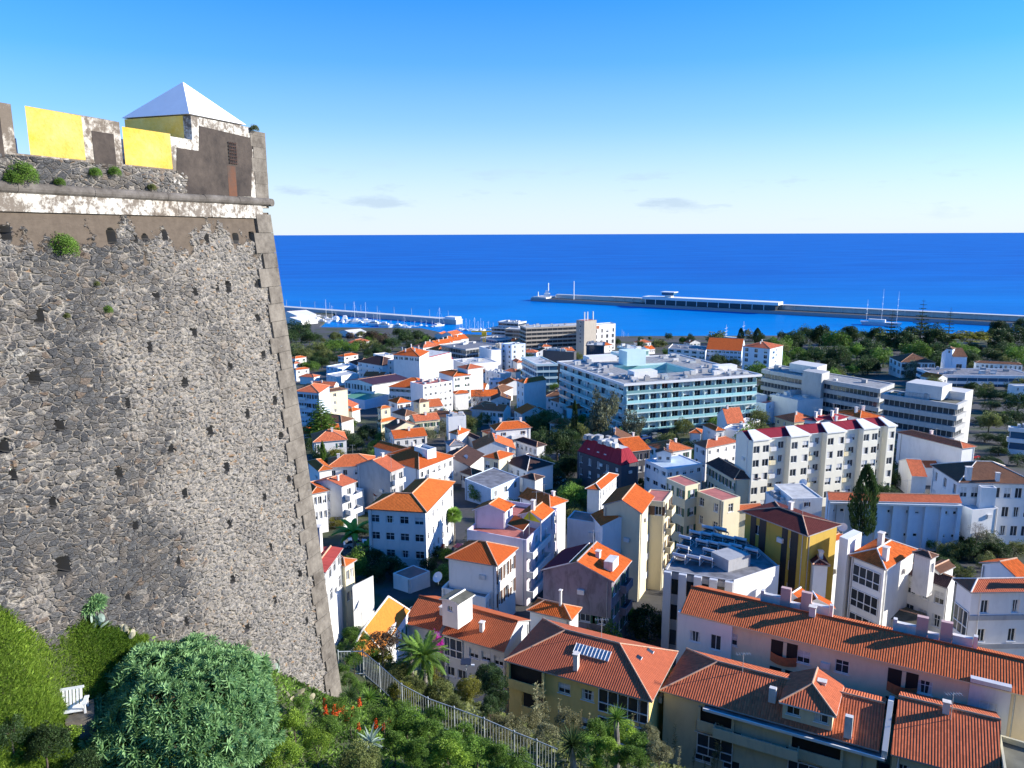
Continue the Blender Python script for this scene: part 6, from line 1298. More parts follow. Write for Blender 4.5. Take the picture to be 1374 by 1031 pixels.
def sailboat():
    r = thing('sailboat', 'white sailing yacht moored in the marina with bare mast', 'sailboat', (0, 0, 0), 'sailing yachts in the marina')
    k_ = MB(); pr = [(-6, 0), (-5.6, 1.6), (0, 2.0), (4, 1.2), (6.5, 0)]; top = [(x, y) for x, y in pr]+[(x, -y) for x, y in pr[-2:0:-1]]
    lo = [(x*.86, y*.6, -.3) for x, y in top]; hi = [(x, y, 1.3) for x, y in top]; n_ = len(top); k_.face(hi[::-1]); 
    k_.face(hi)
    for i in range(n_): j = (i+1) % n_; k_.face([lo[i], hi[i], hi[j], lo[j]])
    k_.build('hull', WHITE, r)
    k_ = MB(); k_.box((-2.5, -1.1, 1.3), (4.5, 0, 0), (0, 2.2, 0), UP*.9); k_.build('cabin', TRIM, r)
    k_ = MB(); k_.tube((.8, 0, 1.3), (.8, 0, 17), .18, .12, n=5); k_.tube((.8, 0, 3), (-4.5, 0, 2.8), .16, n=5); k_.tube((.8, 0, 16.8), (6.3, 0, 1.5), .03, n=3); k_.tube((.8, 0, 16.8), (-5.6, 0, 1.5), .03, n=3); k_.build('mast', TRIM, r)
    return r
def motorboat():
    r = thing('motor_yacht', 'white motor yacht moored in the marina', 'motor yacht', (0, 0, 0), 'motor yachts in the marina')
    k_ = MB(); pr = [(-7, 0), (-7, 2.3), (2, 2.5), (6, 1.4), (8.5, 0)]; top = pr+[(x, -y) for x, y in pr[-2:0:-1]]; lo = [(x*.85, y*.7, -.3) for x, y in top]; hi = [(x, y, 2.0) for x, y in top]; n_ = len(top)
    k_.face(hi)
    for i in range(n_): j = (i+1) % n_; k_.face([lo[i], hi[i], hi[j], lo[j]])
    k_.build('hull', WHITE, r); k_ = MB(); k_.box((-5, -1.9, 2.0), (7.5, 0, 0), (0, 3.8, 0), UP*1.5); k_.box((-3.8, -1.5, 3.55), (4.2, 0, 0), (0, 3.0, 0), UP*1.2); k_.build('cabin', WHITE, r)
    k_ = MB(); k_.box((-4.6, -1.93, 2.6), (6.9, 0, 0), (0, 3.86, 0), UP*.55); k_.build('cabin_window', GLASS, r); return r
sb = sailboat(); mbt = motorboat(); first = [True, True]
# (pixel x, water line y, mast height in pixels)
for x, y, mh in [(437, 429, 27), (447, 430, 20), (477, 431, 26), (490, 431, 25), (501, 433, 11), (506, 433, 12), (510, 435, 18), (542, 438, 15), (589, 438, 25), (572, 438, 9), (580, 439, 9), (565, 437, 8), (617, 442, 11), (621, 443, 12), (626, 444, 17), (631, 443, 14), (636, 444, 18), (641, 443, 12), (645, 443, 16), (649, 444, 13), (656, 442, 11), (662, 442, 9), (835, 456, 14), (837.5, 456, 11), (843, 455, 8), (451, 427, 9), (525, 437, 7), (534, 438, 9), (552, 438, 8), (557, 439, 8)]:
    p = pz(x, y, 0); dist = p[1]; o = sb if first[0] else copy_tree(sb); first[0] = False; o.location = V(p)
    k = mh*dist/FPX/17.0; o.scale = (min(1.3, max(.7, k)), min(1.3, max(.7, k)), k); o.rotation_euler.z = random.uniform(0, 6.28)
for x, y in [(415, 428), (422, 430), (430, 428), (428, 432), (418, 433), (441, 432), (452, 431), (460, 433), (463, 430), (470, 434), (478, 434), (485, 435), (492, 433), (497, 436), (504, 437), (511, 438), (518, 439), (527, 440), (536, 440), (545, 440), (434, 434), (410, 431), (404, 428), (400, 431)]:
    p = pz(x, y, 0); o = mbt if first[1] else copy_tree(mbt); first[1] = False; o.location = V(p); o.rotation_euler.z = random.uniform(-.5, .5)+(0 if random.random() < .6 else 1.5); o.scale = (random.uniform(.7, 1.25),)*3
# tall ship behind the park trees and quay cranes
def mast_ship(x, y, L_, mh, lab, hullm, nm='ship'):
    p = V(pz(x, y, 0)); r = thing(nm, lab, 'ship', p); k_ = MB(); an = math.atan2(pd.y, pd.x); D = Vector((math.cos(an), math.sin(an), 0)); Nn = Vector((-D.y, D.x, 0))
    pr = [(-.5, .05), (-.4, .09), (.25, .09), (.5, 0), (.25, -.09), (-.4, -.09), (-.5, -.05)]; hi = [p+D*a*L_+Nn*b*L_+UP*L_*.09 for a, b in pr]; lo = [p+D*a*L_*.9+Nn*b*L_*.8 for a, b in pr]
    k_.face(hi[::-1]); 
    for i in range(7): j = (i+1) % 7; k_.face([lo[j], lo[i], hi[i], hi[j]])
    k_.build('hull', hullm, r, p); k_ = MB(); k_.box(p-D*L_*.3-Nn*L_*.05+UP*L_*.09, D*L_*.4, Nn*L_*.1, UP*L_*.07); k_.build('deckhouse', WHITE, r, p)
    for f in mh:
        k_ = MB(); q = p+D*L_*f[0]+UP*L_*.09; k_.tube(q, q+UP*f[1], .2, .1, n=5)
        for g in (.35, .55, .75): k_.tube(q+UP*f[1]*g-Nn*4, q+UP*f[1]*g+Nn*4, .12, n=4)
        k_.build('mast', TRIM, r, p)
mast_ship(1182, 437, 42, [(-.36, 24), (.0, 36), (.36, 34)], 'tall sailing ship with three masts behind the park trees', PALEGREY)
mast_ship(985, 462, 40, [(-.2, 14), (.2, 18)], 'working ship with white superstructure and red funnel behind the orange roof', REDC)
p = V(at(650, 484, 0)); cr = thing('tower_crane', 'yellow construction crane mast rising between the white blocks', 'crane', p); hgt = 34*p.y/FPX
k_ = MB(); w_ = .8
for sx in (-w_, w_):
    for sy in (-w_, w_): k_.tube(p+Vector((sx, sy, 0)), p+Vector((sx, sy, hgt)), .28, n=4)
for i in range(int(hgt/1.8)):
    z0 = i*1.8
    for A_, C_ in (((-w_, -w_), (w_, -w_)), ((w_, -w_), (w_, w_)), ((w_, w_), (-w_, w_)), ((-w_, w_), (-w_, -w_))): k_.tube(p+Vector((*A_, z0)), p+Vector((*C_, z0+1.8)), .16, n=4)
k_.build('mast', YELM, cr, p); k_ = MB(); k_.cbox(p+UP*hgt, 3.4, 2.6, 2.4); k_.box(p+Vector((-9, -.4, hgt+2.5)), (14, 0, 0), (0, .8, 0), UP*.9); k_.build('slewing_head', YELM, cr, p)
# ================================================================== vegetation
def leaf_mat(name, dark, light, rough=.55, trans=.33):
    light = tuple(min(.85, c*1.3) for c in light)
    m, t, b = new_mat(name)
    a = N_(t, 'ShaderNodeAttribute'); a.attribute_name = 'rnd'; r = N_(t, 'ShaderNodeObjectInfo').outputs['Random']
    c = ramp(t, a.outputs['Fac'], [(0, dark), (.55, tuple((x+y)/2 for x, y in zip(dark, light))), (1, light)])
    c = mixc(t, mth(t, 'MULTIPLY', r, .45), c, tuple(x*y for x, y in zip(dark, (1.3, .95, .6))))
    t.links.new(c, b.inputs['Base Color']); b.inputs['Roughness'].default_value = rough; b.inputs['Specular IOR Level'].default_value = .25
    tr = N_(t, 'ShaderNodeBsdfTranslucent'); t.links.new(c, tr.inputs[0]); ms = N_(t, 'ShaderNodeMixShader'); ms.inputs[0].default_value = trans
    t.links.new(b.outputs[0], ms.inputs[1]); t.links.new(tr.outputs[0], ms.inputs[2]); t.links.new(ms.outputs[0], t.nodes['Material Output'].inputs[0]); return m
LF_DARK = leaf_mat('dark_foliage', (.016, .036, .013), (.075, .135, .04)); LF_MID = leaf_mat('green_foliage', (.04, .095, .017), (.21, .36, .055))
LF_OLIVE = leaf_mat('olive_foliage', (.06, .08, .025), (.25, .29, .09)); LF_GREY = leaf_mat('grey_green_foliage', (.06, .075, .05), (.24, .26, .16))
LF_LIME = leaf_mat('bright_foliage', (.07, .15, .015), (.32, .46, .06)); LF_YEL = leaf_mat('yellow_green_foliage', (.08, .09, .015), (.32, .32, .06))
LF_TEAL = leaf_mat('blue_green_foliage', (.075, .19, .07), (.40, .64, .30)); LF_BROWN = leaf_mat('bare_twigs', (.05, .035, .025), (.13, .10, .07)); LF_GRASS = leaf_mat('grass_blades', (.05, .12, .012), (.27, .39, .05), .6, .3)
LF_FLOWER = leaf_mat('magenta_bracts', (.35, .01, .22), (.75, .04, .50)); LF_RED = leaf_mat('red_flower', (.45, .03, .01), (.85, .14, .02)); LF_PINK = leaf_mat('pink_flower', (.5, .12, .12), (.75, .3, .25))
LF_PALE = leaf_mat('pale_dry_leaf', (.30, .27, .17), (.62, .58, .42)); LF_CANE = leaf_mat('pale_cane_foliage', (.09, .10, .045), (.36, .36, .20)); LF_AGAVE = leaf_mat('agave_leaf', (.16, .24, .20), (.44, .54, .46))
BARK = plain('bark', (.10, .075, .055), .9, 0, .4, 4); BARKG = plain('grey_bark', (.20, .18, .15), .9, 0, .4, 3)
nrg = np.random.default_rng(11)
def unit(v): return v/np.maximum(np.linalg.norm(v, axis=-1, keepdims=True), 1e-9)
def leaf_quads(base, d, L, W, rng=nrg, droop=.0, bend=None):
    """diamond leaves: base points, unit directions, lengths, widths"""
    n = len(base); d = unit(d); side = unit(np.cross(d, rng.normal(size=(n, 3)))); L = np.broadcast_to(L, (n,))[:, None]; W = np.broadcast_to(W, (n,))[:, None]
    up = np.cross(side, d); mid = base+d*L*.5+up*L*.08; tip = base+d*L-np.array([0, 0, 1])*L*droop
    v = np.stack([base, mid+side*W/2, tip, mid-side*W/2], 1).reshape(-1, 3); f = np.arange(4*n).reshape(n, 4); return v, f
def cloud(n_cl, n_leaf, shape, leaf=(.10, .055), seed=1, hollow=.35, clump=.36, flat=1.0, low=-.5, up=.35):
    """crown of leaf clumps spread through the unit volume; shape(dir)->radius"""
    g = np.random.default_rng(seed); V_, R_n = [], []
    d = unit(g.normal(size=(n_cl*4, 3))); d = d[d[:, 2] > low][:n_cl]; rr = g.uniform(hollow, .86, len(d))**.7; C = d*rr[:, None]
    for c in C:
        cr = clump*g.uniform(.55, 1.15); k = int(n_leaf*g.uniform(.6, 1.3)); e = unit(g.normal(size=(k, 3))); p = c+e*(cr*g.uniform(.35, 1, k)**.6)[:, None]*np.array([1, 1, flat])
        dr = unit(e+g.normal(size=(k, 3))*.7+np.array([0, 0, up])); s = g.uniform(.7, 1.35, k)
        v, f = leaf_quads(p, dr, leaf[0]*s, leaf[1]*s, g); V_.append(v); tone = np.clip(g.normal(.45, .22), 0, 1); R_n.append(np.repeat(np.clip(tone+g.normal(0, .17, k), 0, 1), 4))
    v = np.concatenate(V_); 
    if shape is not None: v = shape(v)
    return v, np.arange(len(v)).reshape(-1, 4), np.concatenate(R_n)
def egg(v): z_ = v[:, 2:3]; k = 1-.28*np.clip(z_, 0, 1)**2; return np.concatenate([v[:, :2]*k, z_], 1)
def wob(seed, a=.16):
    g = np.random.default_rng(seed); K = g.normal(size=(5, 3))*1.7; ph = g.uniform(0, 6.28, 5)
    def f(v): s = 1+a*sum(np.sin(v@K[i]+ph[i]) for i in range(5))/1.6; return v*s[:, None]
    return f
CROWN = {}
def crown(kind, i, mat):
    key = (kind, i, mat.name)
    if key in CROWN: return CROWN[key]
    if kind == 'round': v, f, r = cloud(26, 62, wob(i, .15), (.17, .095), 10+i)
    elif kind == 'fine': v, f, r = cloud(46, 130, wob(i, .15), (.085, .045), 20+i, clump=.3)
    elif kind == 'big': v, f, r = cloud(60, 190, wob(i, .13), (.075, .04), 30+i, clump=.28)
    elif kind == 'tall': v, f, r = cloud(44, 110, wob(i, .2), (.10, .055), 40+i, clump=.27, low=-.95)
    elif kind == 'flat': v, f, r = cloud(60, 60, wob(i, .12), (.10, .06), 50+i, clump=.22, flat=.35, low=-.15, hollow=.2); v[:, 2] *= .9
    elif kind == 'col':
        g = np.random.default_rng(60+i); n = 3600; h = g.uniform(0, 1, n)**.9; a = g.uniform(0, 6.283, n); w_ = (np.sin(np.pi*np.clip(h*.93+.07, 0, 1))**.6)*(1-.35*h)*(1+.18*np.sin(9*h+3*a)+.1*np.sin(23*h+5*a)); rr = w_*g.uniform(.55, 1, n)**.5
        p = np.column_stack([np.cos(a)*rr, np.sin(a)*rr, h*2-1]); d = unit(np.column_stack([np.cos(a)*.5, np.sin(a)*.5, np.ones(n)])+g.normal(size=(n, 3))*.3)
        v, f = leaf_quads(p, d, g.uniform(.10, .19, n), .075, g); r = np.repeat(np.clip(.45+.25*np.sin(7*h+4*a)+g.normal(0, .2, n), 0, 1), 4)
    elif kind == 'twig':
        g = np.random.default_rng(70+i); n = 900; d = unit(g.normal(size=(n, 3))+np.array([0, 0, .3])); p = d*g.uniform(.25, .9, n)[:, None]; v, f = leaf_quads(p, unit(d+g.normal(size=(n, 3))*.5), g.uniform(.15, .35, n), .016, g); r = np.repeat(g.uniform(0, 1, n), 4)
    CROWN[key] = np_mesh('crown', v, f, mat, r); return CROWN[key]
TRUNK = {}
def trunk_mesh(i, mat=None):
    mat = mat or BARK
    if (i, mat.name) in TRUNK: return TRUNK[(i, mat.name)]
    g = random.Random(i); k_ = MB(); p = Vector((0, 0, -.08)); r = .075
    for s in range(3):
        q = p+Vector((g.uniform(-.04, .04), g.uniform(-.04, .04), .24)); k_.tube(p, q, r, r*.82, n=7, cap=False); p = q; r *= .82
    for j in range(5):
        a = 6.28*j/5+g.uniform(-.4, .4); q = p+Vector((math.cos(a)*g.uniform(.18, .32), math.sin(a)*g.uniform(.18, .32), g.uniform(.22, .42))); k_.tube(p, q, r*.6, r*.3, n=5, cap=False)
        for j2 in range(2): k_.tube(q, q+Vector((g.uniform(-.2, .2), g.uniform(-.2, .2), g.uniform(.1, .25))), r*.3, r*.1, n=4, cap=False)
    o = k_.build('trunk', mat, smooth=True); TRUNK[(i, mat.name)] = o.data; bpy.data.objects.remove(o); return TRUNK[(i, mat.name)]
ORD = 'first second third fourth fifth sixth seventh eighth ninth tenth eleventh twelfth thirteenth fourteenth'.split()
_LST = {}
TREES = 0
def tree(x, y, rx, ry, label, kind='round', mat=None, hc=None, group=None, cat='tree', name='tree', fn=at, bark=None, i=None):
    """crown centre at pixel x,y with pixel radii rx, ry; the trunk reaches the ground below it"""
    global TREES; TREES += 1; i = TREES % 3 if i is None else i; mat = mat or LF_DARK
    h = hc if hc is not None else 5.0
    for _ in range(2):
        c = fn(x, y, h); Rx, Rz = rx*c[1]/FPX, ry*c[1]/FPX
        h = hc if hc is not None else max(Rz*.85, .8)
    c = fn(x, y, h); gz = ground(c[0], c[1]); Rx, Rz = rx*c[1]/FPX, ry*c[1]/FPX
    t_ = thing(name, label, cat, (c[0], c[1], gz), group)
    obj('trunk', trunk_mesh(i, bark), t_, scale=(Rx*.9, Rx*.9, max(.6, (c[2]-gz))*1.0), rz=random.uniform(0, 6))
    obj('crown', crown(kind, i, mat), t_, (0, 0, c[2]-gz), (Rx, Rx, Rz), rz=random.uniform(0, 6)); return t_
def frond_np(L, n, droop, seed, w=.28, lw=.05):
    """one feather palm frond along +x: arched rachis with leaflets"""
    g = np.random.default_rng(seed); s = np.linspace(.08, 1, n); x = L*s; z = L*(.35*s-droop*s**2.2); P_ = np.column_stack([x, 0*x, z]); tg = unit(np.gradient(P_, axis=0)); V_ = []; 
    for sg in (-1, 1):
        d = unit(tg*.75+np.array([0, sg, 0])*.8+np.array([0, 0, -.12])+g.normal(size=(n, 3))*.07); ll = L*w*np.sin(np.pi*np.clip(s*.86+.12, 0, 1))**.6
        sd = unit(np.cross(d, np.array([0, 0, 1.0]))); wv = sd*(L*lw*.5); mid = P_+d*ll[:, None]*.45; tip = P_+d*ll[:, None]-np.array([0, 0, 1])*ll[:, None]*.18
        V_.append(np.stack([P_, mid+wv, tip, mid-wv], 1).reshape(-1, 3))
    k = L*.012; A_ = np.stack([P_[:-1]+[0, k, 0], P_[1:]+[0, k, 0], P_[1:]-[0, k, 0], P_[:-1]-[0, k, 0]], 1).reshape(-1, 3); V_.append(A_)
    return np.concatenate(V_)
def fan_np(L, seed, n=26):
    g = np.random.default_rng(seed); st = np.array([[0, 0, 0], [L*.45, 0, .18*L]]); a = np.linspace(-2.0, 2.0, n); d = np.column_stack([np.cos(a), np.sin(a), .15-.25*np.abs(a)/2]); d = unit(d); b = np.repeat(st[1:], n, 0)
    sd = unit(np.cross(d, [0, 0, 1.0]))*L*.035; mid = b+d*L*.32; tip = b+d*L*.6-np.array([0, 0, 1])*L*.12*g.uniform(.5, 1.3, n)[:, None]; v = np.stack([b, mid+sd, tip, mid-sd], 1).reshape(-1, 3); k = L*.015
    s = np.array([[0, k, 0], st[1]+[0, k, 0], st[1]-[0, k, 0], [0, -k, 0]]); return np.concatenate([v, s])
def rot(v, az, el):
    c, s = math.cos(el), math.sin(el); v = np.column_stack([v[:, 0]*c-v[:, 2]*s, v[:, 1], v[:, 0]*s+v[:, 2]*c]); c, s = math.cos(az), math.sin(az); return np.column_stack([v[:, 0]*c-v[:, 1]*s, v[:, 0]*s+v[:, 1]*c, v[:, 2]])
PALM = {}
def palm_crown(kind, mat):
    if (kind, mat.name) in PALM: return PALM[(kind, mat.name)]
    g = random.Random(kind); V_, R_n = [], []
    n = {'date': 44, 'fan': 40, 'banana': 16, 'yucca': 90, 'aloe': 26}[kind]
    for i in range(n):
        az = i*2.39996+g.uniform(-.2, .2); f = i/n
        if kind == 'date': v = rot(frond_np(1, 34, .25+.45*(1-f), i, .22, .028), az, -.35+1.35*f+g.uniform(-.1, .1))
        elif kind == 'fan': v = rot(fan_np(1, i), az, -1.0+2.1*f)
        elif kind == 'banana':
            L_ = g.uniform(.8, 1.1); m_ = 9; s = np.linspace(0, 1, m_); x = L_*s; z = L_*(.5*s-.55*s**2.4); w_ = .15*np.sin(np.pi*np.clip(s*.88+.08, 0, 1))**.5; A_ = np.column_stack([x, w_, z-.04]); M_ = np.column_stack([x, 0*x, z]); C_ = np.column_stack([x, -w_, z-.04])
            v = np.concatenate([np.stack([M_[:-1], M_[1:], A_[1:], A_[:-1]], 1).reshape(-1, 3), np.stack([C_[:-1], C_[1:], M_[1:], M_[:-1]], 1).reshape(-1, 3)]); v = rot(v, az, -.1+.9*f)
        else:
            L_ = g.uniform(.75, 1.0); wd = .03 if kind == 'yucca' else .075; m_ = 5; s = np.linspace(0, 1, m_); x = L_*s; z = -L_*(.12 if kind == 'yucca' else .3)*s**2; w_ = wd*(1-s**2)+.002; A_ = np.column_stack([x, w_, z+w_*.5]); M_ = np.column_stack([x, 0*x, z]); C_ = np.column_stack([x, -w_, z+w_*.5])
            v = np.concatenate([np.stack([M_[:-1], M_[1:], A_[1:], A_[:-1]], 1).reshape(-1, 3), np.stack([C_[:-1], C_[1:], M_[1:], M_[:-1]], 1).reshape(-1, 3)]); v = rot(v, az, -.25+1.65*f)
        V_.append(v); R_n.append(np.clip(np.full(len(v), g.uniform(.25, .8))+(.25 if f > .7 else 0), 0, 1))
    v = np.concatenate(V_); PALM[(kind, mat.name)] = np_mesh('crown', v, np.arange(len(v)).reshape(-1, 4), mat, np.concatenate(R_n)); return PALM[(kind, mat.name)]
def palm(x, y, rpx, label, kind='fan', mat=None, base=None, fn=at, cat='palm', name='palm_tree', group=None, hc=None, tr=None):
    """crown centre at pixel x,y; base: pixel y of the trunk foot (else hc metres)"""
    if hc is None:
        h = 5.0
        for _ in range(6):
            c = fn(x, y, h); m = (base-y)*c[1]/FPX*1.02; h = .5*h+.5*max(.6, m)
        hc = h
    c = fn(x, y, hc); gz = ground(c[0], c[1]); r = rpx*c[1]/FPX; t_ = thing(name, label, cat, (c[0], c[1], gz), group); H_ = c[2]-gz
    if H_ > .5:
        k_ = MB(); tr = tr or max(.12, r*.09); q = Vector((0, 0, -.2)); n_ = 8
        for i in range(n_): e = Vector((math.sin(i*.6)*tr*.4, 0, H_*(i+1)/n_)); k_.tube(q, e, tr*(1.25-.4*i/n_), tr*(1.1-.4*i/n_), n=8, cap=False); q = e
        o = k_.build('trunk', BARKG, t_, smooth=True)
    obj('crown', palm_crown(kind, mat or LF_MID), t_, (0, 0, H_), r, rz=random.uniform(0, 6)); return t_
ARAU = {}
def araucaria(x, y0, y1, wpx, label, mat=None, tiers=15, seed=1):
    """star-tiered pine: top pixel y0, foot pixel y1"""
    b = at(x, y1, 0); H_ = (y1-y0)*b[1]/FPX*1.03; r = wpx*b[1]/FPX; t_ = thing('pine_tree', label, 'tree', b); g = np.random.default_rng(seed); V_, R_n = [], []
    for i in range(tiers):
        f = (i+.5)/tiers; z_ = H_*(.10+.88*f); L_ = r*(1-f)**.75*g.uniform(.82, 1.1)+.12*r; nb = 7
        for j in range(nb):
            a = 6.283*(j+.5*(i % 2))/nb+g.uniform(-.15, .15); k = 26; s = np.repeat(np.linspace(.12, 1, k), 2); p = np.column_stack([L_*s*math.cos(a), L_*s*math.sin(a), z_+L_*.22*s-L_*.1*s**2]); sg = np.tile([-1, 1], k)
            d = np.column_stack([math.cos(a)*.6-sg*math.sin(a)*.9, math.sin(a)*.6+sg*math.cos(a)*.9, .25+0*s]); v, _ = leaf_quads(p, unit(d+g.normal(size=d.shape)*.15), L_*.22*(1.15-s)+.12*L_, L_*.06, g); V_.append(v); R_n.append(np.repeat(np.clip(g.normal(.45, .2, 2*k), 0, 1), 4))
    v = np.concatenate(V_); obj('crown', np_mesh('crown', v, np.arange(len(v)).reshape(-1, 4), mat or LF_DARK, np.concatenate(R_n)), t_)
    k_ = MB(); k_.tube((0, 0, -.3), (0, 0, H_), max(.12, H_*.018), .03, n=7); k_.build('trunk', BARK, t_); return t_
# ---- town trees ---------------------------------------------------------------------------------------------
araucaria(433, 533, 600, 25, 'tall star-tiered pine beside the cream apartment house near the fort', LF_MID, 16, 4)
for x, y, r in ((408, 582, 12), (418, 598, 13), (430, 612, 14), (446, 622, 13), (462, 588, 15), (478, 596, 14), (492, 582, 14), (470, 570, 10), (415, 570, 9), (505, 600, 12)):
    tree(x, y, r, r*.85, 'garden tree around the star-tiered pine near the fort', 'fine', LF_DARK if r > 12 else LF_MID, group='garden trees around the star-tiered pine')
tree(452, 612, 14, 10, 'fruit tree with yellowish leaves beside two slim cypresses', 'fine', LF_YEL)
for x, y in ((433, 606), (450, 622)): tree(x, y, 4, 14, 'slim cypress in the sunken garden by the fruit tree', 'col', LF_MID, group='slim cypresses in the sunken garden', hc=4)
for x, y, r in ((528, 580, 13), (545, 574, 14), (562, 572, 15), (580, 566, 17), (596, 577, 13), (515, 588, 11), (572, 585, 13), (608, 590, 10)):
    tree(x, y, r, r*.85, 'grey green tree in the row below the two cream houses', 'fine', LF_GREY if r > 12 else LF_MID, group='grey green trees in front of the white block')
palm(474, 716, 30, 'big banana clump with broad pale leaves left of the white villa', 'banana', LF_LIME, hc=3.5, name='banana_plant', cat='banana plant')
palm(492, 735, 18, 'smaller banana clump below the big one', 'banana', LF_MID, hc=2.2, name='banana_plant', cat='banana plant')
tree(519, 732, 14, 15, 'oleander tree with pink flower tips in front of the villa', 'fine', LF_MID)
tree(443, 695, 12, 9, 'dark rounded shrub below the stepped balcony terraces', 'fine', LF_DARK, cat='shrub', name='shrub'); tree(452, 702, 12, 10, 'yellow green bush beside the banana clump', 'fine', LF_YEL, cat='shrub', name='shrub')
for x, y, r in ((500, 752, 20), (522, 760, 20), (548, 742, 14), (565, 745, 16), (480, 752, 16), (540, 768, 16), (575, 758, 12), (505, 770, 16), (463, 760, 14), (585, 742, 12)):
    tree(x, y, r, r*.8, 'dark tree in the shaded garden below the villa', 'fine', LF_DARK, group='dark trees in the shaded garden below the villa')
tree(592, 735, 7, 6, 'bush with red flowers by the villa lane', 'fine', LF_RED, cat='shrub', name='flowering_shrub')
palm(609, 692, 13, 'fan palm on a bare trunk at the corner of the villa', 'fan', LF_MID, base=735); tree(641, 664, 14, 14, 'bright green tree by the blue grey terrace roofs', 'fine', LF_MID)
tree(771, 668, 22, 18, 'bushy round tree right of the bright orange roof slope', 'big', LF_MID); tree(788, 678, 12, 12, 'smaller tree under the bushy round one', 'fine', LF_DARK)
for x, y, r in ((748, 602, 24), (728, 625, 18), (762, 628, 20), (775, 610, 18), (742, 640, 16), (765, 590, 16), (722, 590, 16)):
    tree(x, y, r, r*.85, 'leafy tree in the garden left of the maroon metal roof', 'big' if r > 18 else 'fine', LF_DARK, group='trees of the overgrown garden left of the red metal roof')
for x, y, r in ((735, 565, 22), (756, 572, 18), (718, 570, 14), (775, 578, 15)): tree(x, y, r, r*.7, 'olive toned tree behind the tall white house', 'fine', LF_OLIVE, group='olive toned trees behind the dormered house')
tree(810, 556, 22, 34, 'tall feathery grey green tree in front of the teal hotel', 'tall', LF_GREY, hc=9, bark=BARKG); tree(851, 573, 16, 19, 'lower grey green tree right of the tall feathery one', 'tall', LF_GREY, hc=5)
tree(771, 562, 5, 24, 'slender dark cypress left of the tall feathery tree', 'col', LF_DARK, hc=7)
for x, y, r, m_ in ((650, 562, 12, LF_YEL), (668, 556, 10, LF_LIME), (636, 570, 10, LF_OLIVE)): tree(x, y, r, r*.8, ['pale yellow tree at the foot of the lane', 'lime green small tree by the white chimney', 'olive bush beside the pale yellow tree'][[12, 10, 10].index(r) if m_ is not LF_OLIVE else 2], 'fine', m_)
tree(641, 535, 12, 14, 'bare brown tree beside the yellow stair strip', 'twig', LF_BROWN, bark=BARKG, hc=6)
palm(1023, 622, 13, 'pale fan palm in front of the long apartment block', 'fan', LF_CANE, base=662, tr=.3); tree(1040, 643, 14, 11, 'round dark bush at the foot of the pale fan palm', 'fine', LF_DARK, cat='shrub', name='shrub'); tree(996, 628, 9, 7, 'yellowish bush by the cream gable end', 'fine', LF_YEL, cat='shrub', name='shrub')
for x, y, r in ((1075, 643, 12), (1092, 640, 12), (1108, 645, 11), (1062, 650, 9), (1084, 652, 10)): tree(x, y, r, r*.6, 'low hedge tree at the foot of the long apartment block', 'fine', LF_DARK, group='low trees below the long apartment block', hc=2)
palm(1181, 598, 12, 'tall fan palm with thin trunk at the right end of the maroon roof', 'fan', LF_CANE, base=648, tr=.25)
for x, y, r in ((1122, 636, 18), (1142, 626, 20), (1158, 645, 16), (1192, 632, 18), (1203, 645, 14), (1178, 650, 14), (1135, 648, 14), (1210, 612, 8)): tree(x, y, r, r*.85, 'dark conifer-like tree around the tall fan palm', 'fine', LF_DARK, group='dark trees around the tall fan palm')
tree(1160, 674, 20, 50, 'huge ragged dark cypress standing before the pale blue workshop', 'col', LF_DARK, hc=9.5, i=1)
tree(1240, 712, 17, 18, 'green tree growing against the pale blue workshop', 'big', LF_DARK); tree(1246, 730, 14, 10, 'bright bush under the green workshop tree', 'fine', LF_MID, cat='shrub', name='shrub')
for x, y, r in ((1290, 722, 20), (1318, 728, 22), (1340, 740, 20), (1300, 742, 18), (1275, 740, 16), (1362, 738, 16), (1325, 755, 16), (1270, 758, 14), (1262, 772, 14), (1288, 770, 16), (1250, 752, 14)): tree(x, y, r, r*.75, 'dusty grey tree on the bank below the mansion', 'fine', LF_GREY if r in (22,) else LF_OLIVE if r in (16,) else LF_DARK, group='dusty trees on the bank below the mansion')
tree(1312, 712, 14, 12, 'leafless grey shrub over the bank below the pale workshop', 'twig', LF_BROWN, hc=5)
# back-left gardens
for x, y, r, m_ in ((403, 445, 17, LF_DARK), (390, 452, 12, LF_DARK), (415, 455, 13, LF_DARK), (394, 472, 14, LF_OLIVE), (410, 478, 14, LF_OLIVE), (424, 470, 14, LF_OLIVE), (436, 478, 13, LF_OLIVE), (445, 466, 12, LF_MID), (458, 464, 11, LF_MID), (470, 468, 11, LF_MID), (483, 464, 10, LF_OLIVE), (500, 466, 12, LF_OLIVE), (514, 460, 13, LF_BROWN), (498, 452, 10, LF_BROWN), (527, 462, 12, LF_DARK), (545, 454, 13, LF_DARK), (560, 452, 11, LF_DARK), (535, 448, 10, LF_DARK), (512, 470, 10, LF_DARK), (450, 452, 8, LF_OLIVE), (432, 488, 11, LF_DARK), (448, 482, 10, LF_DARK), (420, 492, 9, LF_MID), (408, 492, 9, LF_MID), (470, 452, 7, LF_BROWN), (484, 449, 6, LF_OLIVE), (570, 462, 8, LF_DARK), (555, 466, 9, LF_DARK)):
    tree(x, y, r, r*.8, 'broad tree in the wooded belt behind the fort edge', 'fine', m_, group='wooded belt between the old houses and the marina')
for x, y, r in ((660, 505, 7), (674, 497, 7), (650, 500, 6), (680, 520, 6), (700, 470, 6)): tree(x, y, r, r*.8, 'small street tree among the low white houses', 'round', LF_DARK, group='small street trees near the crane')
